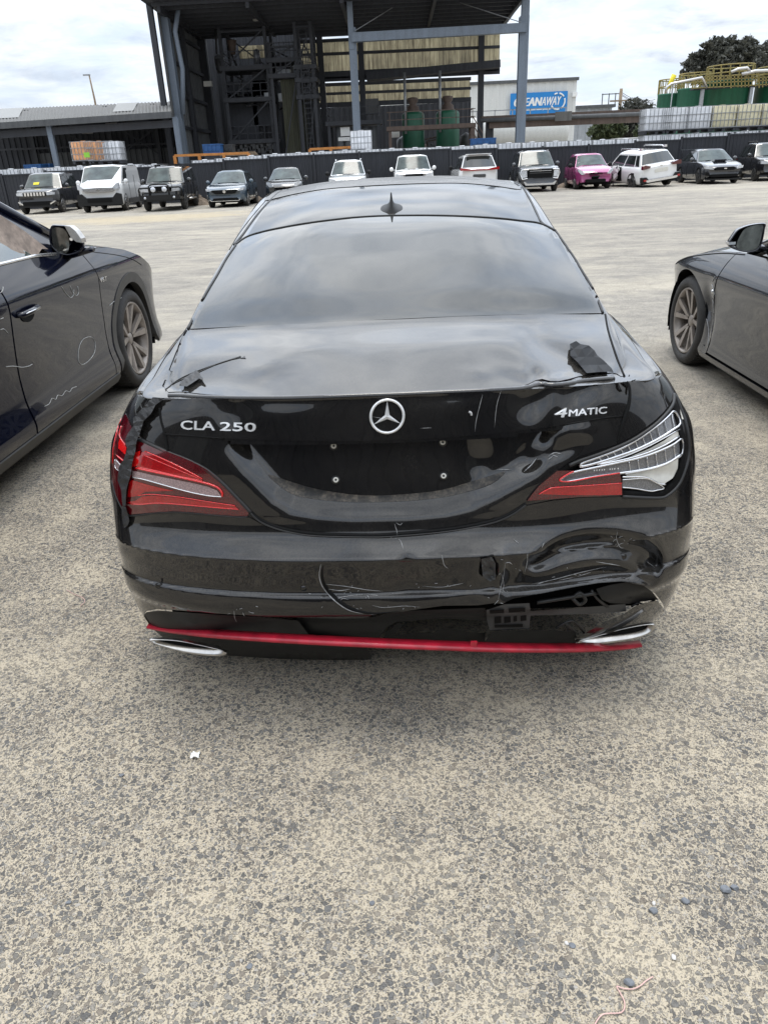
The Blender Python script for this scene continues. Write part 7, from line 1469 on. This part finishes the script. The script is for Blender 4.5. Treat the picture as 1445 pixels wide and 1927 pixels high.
# ---- low shed on the left
ls = empty('low_shed', (-24, 50, 0)); tag(ls, 'long low open shed with a pale skillion roof and dark ribbed walls, left background', 'shed')
def L_(o): o.location = (24, -50, 0); return o
f0, f1 = P3(-60, 238, 50), P3(326, 213, 50); b0, b1 = P3(-60, 209, 62), P3(322, 192, 62); n = 60; mb = MB(); V = []
for i in range(2 * n + 1):
    t = i / (2 * n); a = np.array(f0) * (1 - t) + np.array(f1) * t; b = np.array(b0) * (1 - t) + np.array(b1) * t; dz = .07 * (i % 2); V += [(a[0] , a[1] - .3, a[2] + dz), (b[0], b[1], b[2] + dz)]
mb.add(V, [(2 * i, 2 * i + 1, 2 * i + 3, 2 * i + 2) for i in range(2 * n)]); L_(mb.build('roof', M['roofsteel'], ls, fix=False))
for t0, t1 in ((.12, .24), (.70, .80)):
    mb = MB(); q = [np.array(f0) * (1 - t) + np.array(f1) * t for t in (t0, t1)] + [np.array(b0) * (1 - t) + np.array(b1) * t for t in (t1 + .04, t0 + .04)]; k = [q[0] * .75 + q[3] * .25, q[1] * .75 + q[2] * .25, q[2] * .95 + q[1] * .05, q[3] * .95 + q[0] * .05]; mb.add([tuple(v + np.array([0, 0, .1])) for v in k], [(0, 1, 2, 3)]); L_(mb.build('skylight', M['rooflight'], ls))
mb = MB(); mb.bar((f0[0], 49.6, f0[2] - .1), (f1[0], 49.6, f1[2] - .1), .16, .34); L_(mb.build('gutter', M['cladgrey'], ls)); mb = MB(); mb.bar((f0[0], 50.0, f0[2] - .55), (f1[0], 50.0, f1[2] - .55), .15, .4); L_(mb.build('lintel', M['darksteel'], ls))
for x_ in (107, 345 - 3, -60):
    p = P3(x_, 305, 50); mb = MB(); z = float(np.interp(p[0], [f0[0], f1[0]], [f0[2], f1[2]])) - .2; mb.box((p[0], 50, z / 2), (.30, .26, z)); L_(mb.build('post', M['column'] if x_ > 0 else M['darksteel'], ls))
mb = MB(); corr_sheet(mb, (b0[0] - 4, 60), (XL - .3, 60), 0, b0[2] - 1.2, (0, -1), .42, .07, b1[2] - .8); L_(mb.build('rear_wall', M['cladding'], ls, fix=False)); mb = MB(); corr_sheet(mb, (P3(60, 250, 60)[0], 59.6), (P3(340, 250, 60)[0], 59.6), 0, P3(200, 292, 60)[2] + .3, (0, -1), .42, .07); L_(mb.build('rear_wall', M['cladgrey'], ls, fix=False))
mb = MB()
for x_ in (50, 200, 290): a = P3(x_, 235, 59); mb.box((a[0], 59.5, 3), (.25, .25, 6)); mb.bar((a[0], 50, f1[2] - .6), (a[0], 59.5, b1[2] - 1.2), .18, .25)
mb.bar(P3(95, 235, 59.4), P3(215, 300, 59.4), .08); mb.bar(P3(215, 235, 59.4), P3(300, 290, 59.4), .08); mb.bar(P3(300, 235, 59.4), P3(230, 290, 59.4), .08); mb.bar(P3(0, 282, 59.4), P3(320, 270, 59.4), .12)
L_(mb.build('frame', M['darksteel'], ls)); mb = MB(); 
for p in ((113, 228), (165, 250), (180, 246), (210, 233), (290, 216)): mb.box(P3(*p, 52), (.7, .1, .10))
L_(mb.build('strip_lamps', M['rooflight'], ls))
# lamp pole beyond
lp = empty('lamp_pole', (P3(181, 200, 85)[0], 85, 0)); tag(lp, 'thin street lamp pole rising behind the low shed roof', 'lamp pole'); z = P3(175, 141, 85)[2]; mb = MB(); mb.tube([(0, 0, 0), (0, 0, z * .8), (-.1, 0, z)], [.14, .10, .07], 8); mb.build('pole', M['wood'], lp); mb = MB(); mb.box((-.35, 0, z + .02), (.7, .2, .12)); mb.build('lamp_head', M['cage'], lp)
# ---- white building with the blue sign
BW = 110.0; wb_ = empty('building', (P3(1000, 262, BW)[0], BW, 0)); tag(wb_, 'off-white flat-roofed building carrying a large blue sign', 'building'); ox = wb_.location.x
a = P3(880, 153, BW); b = P3(1085, 156.5, BW); zt = (a[2] + b[2]) / 2; mb = MB(); xa, xb = a[0] - 12 - ox, b[0] - ox; corr_sheet(mb, (xa, 0), (xb, 0), 0, zt, (0, -1), .9, .05); mb.add([(xb, 0, 0), (xb, 25, 0), (xb, 25, zt), (xb, 0, zt), (xa, 0, zt), (xa, 25, zt)], [(0, 1, 2, 3), (3, 2, 5, 4)]); mb.build('wall', M['whitewall'], wb_, fix=False)
mb = MB(); mb.box(((xa + xb) / 2, -.05, zt + .1), (xb - xa + .4, .5, .35)); mb.build('parapet', M['cladgrey'], wb_); mb = MB(); a = P3(1080, 178, BW); mb.box((a[0] - ox, -.2, a[2]), (.6, .4, .5)); mb.build('wall_lamp', M['paper'], wb_)
sg = empty('sign', (0, 0, 0)); tag(sg, 'large blue sign with bold white lettering on the off-white building', 'sign'); q = [P3(959, 217.5, BW - .4), P3(1066, 211.5, BW - .4), P3(1067.5, 170.7, BW - .4), P3(959, 176.5, BW - .4)]
x0_, x1_ = q[0][0], (q[1][0] + q[2][0]) / 2; z0_, z1_ = (q[0][2] + q[1][2]) / 2, (q[2][2] + q[3][2]) / 2; sg.location = ((x0_ + x1_) / 2, BW - .4, (z0_ + z1_) / 2); sw, sh_ = x1_ - x0_, z1_ - z0_
mb = MB(); mb.box((0, 0, 0), (sw, .12, sh_)); mb.build('board', M['signblue'], sg)
def signtext(body, x0, x1, z0, z1, slant=.18, bold=.0, name='lettering'):
    V, F, mxs = text_geo(body); mb = MB(); U = V / mxs
    for i, bx in enumerate(np.linspace(-bold, bold, 3) if bold else (0,)):
        def fn(W, h, bx=bx): u = W / mxs; zq = z0 + (z1 - z0) * u[:, 1]; return np.stack([x0 + (x1 - x0) * u[:, 0] + slant * (zq - z0) + bx, np.full(len(W), -.07 - h - i * .002), zq], -1)
        solid2d(mb, V, F, fn, 0, .02)
    mb.build(name, M['paper'], sg)
hx = sw / 2; signtext('CLEAN', -hx * .88, hx * .06, -sh_ * .12, sh_ * .27, bold=.07); signtext('AWAY', hx * .09, hx * .74, -sh_ * .12, sh_ * .27, bold=.03); signtext('Making a sustainable future possible', -hx * .80, hx * .42, -sh_ * .34, -sh_ * .25, .1, .02)
mb = MB(); cx, cz_, rr_ = hx * .66, sh_ * .04, sh_ * .37
for a0, a1 in ((-60, 20), (35, 80), (95, 120), (-150, -75)): mb.tube([(cx + rr_ * math.cos(R(t)), -.12, cz_ + rr_ * math.sin(R(t))) for t in np.linspace(a0, a1, 9)], .10, 6)
mb.build('logo_ring', M['paper'], sg)
# lower parts in front of it
r_ = empty('tanker', (P3(960, 250, 80)[0], 80, 0)); tag(r_, 'white cylindrical tanker with railings, below the blue sign', 'tanker'); a = P3(960, 250, 80); mb = MB(); mb.lathe([(0, -5.6), (1.1, -5.4), (1.4, -5), (1.4, 5), (1.1, 5.4), (0, 5.6)], (0, 0, a[2]), 'x', 20); mb.build('barrel', M['whitewall'], r_); mb = MB(); mb.box((0, 0, a[2] - 1.8), (11, 2, .5)); [mb.box((x_, 0, a[2] - 2.5), (.9, 2.2, 1.0)) for x_ in (-4, -2.8, 3, 4.2)]; mb.build('chassis', M['darksteel'], r_); mb = MB(); mb.bar((-5, -1, a[2] + 1.9), (5, -1, a[2] + 1.9), .08); [mb.box((x_, -1, a[2] + 1.5), (.08, .08, .9)) for x_ in np.linspace(-5, 5, 7)]; mb.build('railing', M['cage'], r_)
r_ = empty('silo_building', (P3(1115, 262, 130)[0], 130, 0)); tag(r_, 'grey ribbed metal store right of the off-white building', 'building'); a = P3(1082, 205, 130); b = P3(1151, 204, 130); mb = MB(); corr_sheet(mb, (a[0] - r_.location.x, 0), (b[0] - r_.location.x, 0), 0, a[2], (0, -1), 1.2, .12); mb.box((0, 6, a[2] / 2), (b[0] - a[0] - .5, 11.5, a[2] - .3)); mb.build('wall', M['concrete'], r_, fix=False); mb = MB(); mb.box((0, 2, a[2] + .2), (b[0] - a[0] + .4, 5, .4)); [mb.box((x_, 0, a[2] + 1), (.12, .12, 1.8)) for x_ in (1, 2, 3, 3.6)]; mb.box((2.3, 0, a[2] + 1.8), (2.8, .12, .12)); mb.build('roof', M['cladgrey'], r_)
# ---- pipe rack
r_ = empty('pipe_rack', (P3(1080, 262, 62)[0], 62, 0)); tag(r_, 'long rusty brown pipe rack spanning from the shed to the green tanks', 'pipe rack'); ox = r_.location.x; g_ = lambda p: (p[0] - ox, p[1] - 62, p[2])
mb = MB(); mb.bar(g_(P3(905, 222, 62)), g_(P3(1252, 206, 62)), 1.2, .16); mb.bar(g_(P3(920, 234, 61.5)), g_(P3(1236, 221, 61.5)), .3, .55)
for t in np.linspace(0, 1, 16): mb.bar(g_(P3(915 + 325 * t, 222 - 15 * t, 61.5)), g_(P3(922 + 318 * t, 233 - 12 * t, 61.5)), .14)
mb.build('truss', M['brownsteel'], r_); mb = MB(); mb.tube([g_(P3(905, 227, 61.2)), g_(P3(1240, 213, 61.2))], .14, 8); mb.build('pipe', M['cladgrey'], r_)
for x_ in (921, 1238): p = P3(x_, 230, 62); mb = MB(); mb.box((p[0] - ox, 0, p[2] / 2), (.55, .5, p[2])); mb.build('leg', M['darksteel'], r_)
p = P3(1058, 219, 61); mb = MB(); mb.box((p[0] - ox, -1.3, p[2]), (1.2, .06, .6)); mb.build('notice_board', M['roofsteel'], r_)
# ---- green tank farm at right
GTK = 'open green tanks with yellow rails'
for nm, x0, x1, yt, Y, mt, lb in (('a', 1238, 1284, 178, 76, 'green_pale', 'pale green tank, lowest and leftmost of the tank farm'), ('b', 1276, 1332, 168, 74, 'green_pale', 'pale green tank left of the darkest one in the tank farm'), ('c', 1329, 1412, 155, 72, 'green_tank', 'largest dark green tank of the farm, above the caged totes'), ('d', 1424, 1510, 157, 72, 'green_tank', 'dark green tank at the right edge of the picture')):
    tk = tank('storage_tank', lb, x0, x1, yt, Y, M[mt], dome=False, group=GTK, pipe=False); zt = P3(x0, yt, Y)[2]; rr_ = (P3(x1, yt, Y)[0] - P3(x0, yt, Y)[0]) / 2; mb = MB()
    for zz_ in (.55, 1.1): mb.tube([(rr_ * math.cos(t), rr_ * math.sin(t), zt + zz_) for t in np.linspace(0, 2 * math.pi, 33)], .05, 5, cap=False)
    for k in range(16): t = 2 * math.pi * k / 16; mb.box((rr_ * math.cos(t), rr_ * math.sin(t), zt + .55), (.07, .07, 1.1))
    mb.build('railing', M['yellowrail'], tk)
r_ = empty('gantry', (P3(1400, 150, 70)[0], 70, 0)); tag(r_, 'tangle of yellow gantry rails and pale pipes over the green tanks', 'gantry'); ox = r_.location.x; g_ = lambda p: (p[0] - ox, p[1] - 70, p[2])
mb = MB(); rng = random.Random(8)
for y_ in (140, 146, 152, 160): mb.bar(g_(P3(1300, y_ + 6, 70)), g_(P3(1500, y_ - 4, 70)), .07)
for i in range(30): x_ = 1302 + i * 6.6; mb.bar(g_(P3(x_, 141 + rng.uniform(0, 3), 70)), g_(P3(x_, 160 + rng.uniform(0, 6), 70)), .07)
mb.build('railing', M['yellowrail'], r_); mb = MB(); mb.box((6, .6, P3(1400, 162, 70)[2]), (20, .9, .15)); mb.build('deck', M['darksteel'], r_)
for x_ in (1325, 1417, 1500): p = P3(x_, 160, 70); mb = MB(); mb.box((p[0] - ox, .3, p[2] / 2), (.25, .25, p[2])); mb.build('leg', M['cage'], r_)
mb = MB(); mb.tube([g_(P3(*p, 69.6)) for p in ((1253, 176), (1253, 165), (1262, 158), (1320, 146), (1330, 165))], .10, 8); mb.tube([g_(P3(*p, 69.6)) for p in ((1375, 136), (1388, 130), (1405, 128), (1410, 134))], .12, 8); mb.tube([g_(P3(*p, 69.6)) for p in ((1395, 140), (1420, 134), (1500, 131))], .13, 8); mb.build('pipe', M['steel'], r_)
r_ = empty('wind_sock', (P3(1243, 178, 76)[0], 73, 0)); tag(r_, 'small yellow wind sock on a thin mast at the left of the green tanks', 'wind sock'); a = P3(1242, 175, 73); b = P3(1239, 145, 73); mb = MB(); mb.tube([(0, 0, 0), (0, 0, b[2])], .05, 6); mb.build('mast', M['cage'], r_); mb = MB(); mb.tube([(0, 0, b[2] + .1), (-.25, 0, b[2] - .5), (-.5, 0, b[2] - 1.0)], [.22, .17, .08], 8); mb.build('sock', M['yellow'], r_)
# ---- power pole and wires
r_ = empty('power_pole', (P3(1161, 255, 95)[0], 95, 0)); tag(r_, 'timber power pole with a crossarm and cut brackets, right of the off-white building', 'power pole'); z = P3(1162, 167, 95)[2]; mb = MB(); mb.tube([(0, 0, 0), (0, 0, z)], [.25, .17], 10); mb.build('pole', M['wood'], r_); mb = MB(); mb.box((.2, -.15, z - 1.2), (2.8, .14, .16)); mb.tube([(0, -.2, z - 3), (.9, -.2, z - 2.3), (1.6, -.2, z - 2.0)], .07, 6); mb.tube([(0, -.2, z - 4.4), (1.0, -.2, z - 3.2), (1.5, -.2, z - 2.6)], .09, 6); mb.build('crossarm', M['wood'], r_)
for k, (x_, y_, e) in enumerate(((1168, 173, (1232, 187)), (1165, 174, (1230, 192)), (1170, 180, (1228, 190)))):
    a = P3(x_, y_, 95); b = P3(*e, 120); mb = MB(); mb.tube([(a[0] + (b[0] - a[0]) * t, a[1] + 25 * t, a[2] + (b[2] - a[2]) * t - 2.0 * t * (1 - t)) for t in np.linspace(0, 1, 9)], .03, 4); tag(mb.build('power_line', M['darksteel']), ('topmost power line running right from the timber pole', 'middle power line running right from the timber pole', 'lowest power line running right from the timber pole')[k], 'power line', 'power lines')
# ---- trees
def tree(name, label, loc, blobs, n, leaf, mat, trunk, seed=0, group=None):
    """blobs: (x, y, z, r) clusters relative to loc; small leaf clumps are scattered through each"""
    rg = np.random.default_rng(seed); r_ = empty(name, loc); tag(r_, label, 'tree', group); V = []; tot = sum(b[3] ** 2 for b in blobs)
    for bx, by, bz_, br in blobs:
        k = int(n * br ** 2 / tot); d = rg.normal(size=(k, 3)); d /= np.linalg.norm(d, axis=1)[:, None]; rad = br * (.45 + .55 * rg.random(k) ** .6) * (1 + .22 * np.sin(d[:, 0] * 7 + bx) * np.cos(d[:, 2] * 6 + bz_)); keep = np.sin(d[:, 0] * 5 + bx * 3) + np.cos(d[:, 1] * 6 + by) * .6 + np.sin(d[:, 2] * 7 + br) > -1.15; c_ = np.array([bx, by, bz_]) + d * rad[:, None] * np.array([1, 1, .72]); c_ = c_[keep]
        u = rg.normal(size=(len(c_), 3)); u /= np.linalg.norm(u, axis=1)[:, None]; v = np.cross(u, rg.normal(size=(len(c_), 3))); v /= np.linalg.norm(v, axis=1)[:, None]; s_ = leaf * (.5 + rg.random(len(c_)))[:, None]
        V.append(np.stack([c_ - u * s_, c_ + v * s_ * .45, c_ + u * s_, c_ - v * s_ * .45], 1))
    V = np.concatenate(V).reshape(-1, 3); mb = MB(); mb.add(V, [(4 * i, 4 * i + 1, 4 * i + 2, 4 * i + 3) for i in range(len(V) // 4)]); mb.build('crown', mat, r_, fix=False)
    mb = MB(); h = trunk[0]; mb.tube([(0, 0, 0), (.1, 0, h * .5), (0, 0, h)], [trunk[1], trunk[1] * .8, trunk[1] * .6], 8)
    for bx, by, bz_, br in blobs: mb.tube([(0, 0, h * .8), (bx * .5, by * .5, (h + bz_) * .5), (bx, by, bz_)], [trunk[1] * .45, trunk[1] * .28, trunk[1] * .1], 6)
    mb.build('trunk', M['bark'], r_)
def blobs_px(px, Y, loc): return [(P3(x_, y_, Y)[0] - loc[0], dy, P3(x_, y_, Y)[2], r_) for x_, y_, r_, dy in px]
l1 = (P3(1365, 262, 115)[0], 115, 0); tree('gum_tree', 'big dark spreading gum tree behind the green tanks', l1, blobs_px([(1305, 138, 1.7, 0), (1322, 118, 2.0, 1), (1345, 98, 2.2, 0), (1352, 120, 2.4, -1), (1370, 88, 1.8, 1), (1380, 110, 2.4, 0), (1400, 95, 2.0, 0), (1412, 108, 1.9, 1), (1398, 125, 2.4, -1), (1375, 135, 2.4, 0), (1335, 140, 2.2, 0), (1416, 130, 1.8, 0), (1360, 150, 2.2, 0)], 115, l1), 30000, .26, M['leafdark'], (8, .5), 1)
l2 = (P3(1455, 262, 118)[0], 118, 0); tree('gum_tree', 'dark gum tree cut by the right edge behind the tanks', l2, blobs_px([(1442, 118, 2.0, 0), (1452, 102, 2.2, 0), (1450, 135, 2.3, 0), (1475, 110, 3.0, 0), (1475, 140, 3, 0)], 118, l2), 10000, .26, M['leafdark'], (7, .45), 2)
for i, (bl, Y, lb, mt) in enumerate((([(1190, 208, 1.6, 0), (1202, 222, 1.9, 0), (1180, 228, 1.8, 0), (1195, 240, 2.2, 0), (1172, 245, 1.8, 0), (1210, 240, 1.8, 0)], 88, 'dark green bushy tree below the power pole', 'leafdark'), ([(1140, 240, 1.5, 0), (1152, 246, 1.5, 0), (1130, 250, 1.2, 0)], 86, 'small green shrub left of the power pole', 'leafgreen'), ([(1215, 246, 1.1, 0), (1226, 240, 1.2, 0), (1222, 252, 1.3, 0)], 84, 'small shrub left of the pipe rack leg', 'leafgreen'))):
    l_ = (P3(bl[1][0], 255, Y)[0], Y, 0); tree('tree', lb, l_, blobs_px(bl, Y, l_), 9000, .20, M[mt], (2.5, .2), 5 + i, None)
r_ = empty('van', (P3(1180, 260, 60)[0], 60, 0)); 
tag(r_, 'pale vehicle roof just showing over the fence below the bushy tree', 'van'); z = P3(1190, 259, 60)[2]; mb = MB(); mb.box((.4, 0, z - .7), (3.0, 2, 1.4), taper=.92); mb.build('body', M['whitewall'], r_); mb = MB(); mb.box((.4, -.97, z - .45), (2.4, .05, .4)); mb.build('window', M['window'], r_); mb = MB(); [mb.lathe([(0, -.12), (.35, -.1), (.35, .1), (0, .12)], (x_, -.9, .35), 'y', 14) for x_ in (-.5, 1.3)]; mb.box((.4, 0, (z - 1.4) / 2 + .3), (2.9, 1.8, max(.2, z - 1.9))); mb.build('chassis', M['darksteel'], r_)
# ---- unseen dark wall, added behind the camera to darken reflections in the paintwork
ws_ = empty('backdrop', (0, -4.9, 0)); tag(ws_, 'added dark ribbed wall behind the camera, unseen, there to darken the paint reflections', 'backdrop'); mb = MB(); corr_sheet(mb, (22, 0), (-22, 0), 0, 2.7, (0, 1), .6, .08); mb.box((0, -4.1, 1.34), (44, 8, 2.6)); mb.build('wall', M['cladding'], ws_, fix=False)
for x_ in (-16, -8, 6, 15): mb = MB(); mb.box((x_, .12, 1.1), (3.6, .12, 2.2)); mb.build('backdrop_panel', M['cladgrey'], ws_)  # panels made up along with the added wall
# ---- loose things on the ground
def pebble(label, px, py, s_, mat, name='stone', cat='stone', sq=.55, seed=0):
    rg = np.random.default_rng(seed); p = atZ(px, py, 0); bm = bmesh.new(); bmesh.ops.create_icosphere(bm, subdivisions=2, radius=s_); pl = [(rg.normal(size=3), rg.uniform(.55, .9)) for _ in range(9)]
    for v in bm.verts:
        c_ = np.array(v.co)
        for nn, d in pl:
            nn = nn / np.linalg.norm(nn); t = c_ @ nn - d * s_
            if t > 0: c_ = c_ - nn * t
        v.co = (c_[0], c_[1] * .8, c_[2] * sq + s_ * sq * .55)
    me = bpy.data.meshes.new(name); bm.to_mesh(me); bm.free(); me.materials.append(mat); o = bpy.data.objects.new(name, me); sc.collection.objects.link(o); o.location = (p[0], p[1], 0); o.rotation_euler = (0, 0, rg.uniform(0, 6)); tag(o, label, cat, 'loose stones')
for i, (lb, x_, y_, s_, m_) in enumerate((('sharp blue-grey stone lying near the right edge', 1365, 1676, .014, 'stone'), ('dark stone touching the sharp blue-grey one', 1381, 1672, .010, 'stone'), ('dark pointed stone up and right of the wire', 1227, 1715, .012, 'stone'), ('pale pebble beside the dark pointed stone', 1230, 1701, .006, 'stonelight'), ('brown-grey pebble above the wire, right of centre', 1290, 1697, .011, 'stone'), ('round white pebble right of the wire', 1267, 1803, .008, 'stonelight'), ('brown pebble with a white one, left of the wire', 1076, 1780, .008, 'stone'), ('tiny white pebble next to the brown one', 1066, 1776, .006, 'stonelight'), ('dark round stone above the wire bend', 1183, 1852, .012, 'stone'), ('small dark stone low in the middle foreground', 470, 1820, .008, 'stone'), ('small reddish chip in the left foreground', 130, 1700, .007, 'stone'), ('grey chip in the centre foreground', 700, 1700, .008, 'stone'), ('grey chip by the left edge of the shadow', 230, 1460, .009, 'stone'))): pebble(lb, x_, y_, s_, M[m_], seed=i)
q = smoothpoly([(1228, 1838), (1216, 1845), (1204, 1855), (1190, 1861), (1172, 1860), (1160, 1856), (1166, 1868), (1174, 1884), (1174, 1898), (1166, 1906), (1145, 1907), (1132, 1910), (1122, 1922), (1116, 1935)], 5); P = atZ(q[:, 0], q[:, 1], .004); mb = MB(); mb.tube(P, .0013, 6); tag(mb.build('wire', M['wire']), 'thin curly pale pink wire lying on the asphalt at the lower right', 'wire')
q = smoothpoly([(126, 1110), (140, 1118), (155, 1124), (160, 1132), (152, 1140)], 5); P = atZ(q[:, 0], q[:, 1], .004); mb = MB(); mb.tube(P, .0012, 5); tag(mb.build('wire', M['wire']), 'short reddish wire on the ground left of the bumper', 'wire')
mb = MB(); p = atZ(368, 1424); rg = np.random.default_rng(3); g_ = np.array([[(p[0] + x_ * .006, p[1] + y_ * .005, .003 + .010 * rg.random()) for x_ in range(-2, 3)] for y_ in range(-2, 3)]); mb.grid(g_); tag(mb.build('litter', M['paper']), 'crumpled scrap of white paper on the ground below the left exhaust', 'litter')
# heap of dirt beside the blue hatchback
def heap(label, px, py, rx, ry, h, seed, mat):
    rg = np.random.default_rng(seed); p = atZ(px, py, 0); g_ = []
    for i in range(14):
        t = i / 13.; g_.append([(p[0] + math.cos(a) * rx * t * (1 + .12 * math.sin(3 * a + seed)), p[1] + math.sin(a) * ry * t, h * (1 - t ** 1.4) * (1 + .35 * rg.random()) - .01) for a in np.linspace(0, 2 * math.pi, 25)])
    mb = MB(); mb.grid(np.array(g_), False); tag(mb.build('dirt_heap', mat, fix=False), label, 'dirt heap')
M['dirtbrown'] = simple('brown_dirt', (.17, .13, .095), .95, var=.5, scale=5); heap('low brown heap of dirt left of the slate blue hatchback', 372, 386, .8, .8, .42, 1, M['dirtbrown']); heap('low sandy heap behind the slate blue hatchback', 475, 381, .8, 1.0, .3, 2, M['dirtbrown']); heap('small dirt heap behind the magenta hatchback', 1070, 352, .8, .8, .25, 3, M['dirtbrown'])
for o in bpy.data.objects:
    if o.get('label') and len(str(o['label']).split()) > 16: print('LONG', o.name, o['label'])
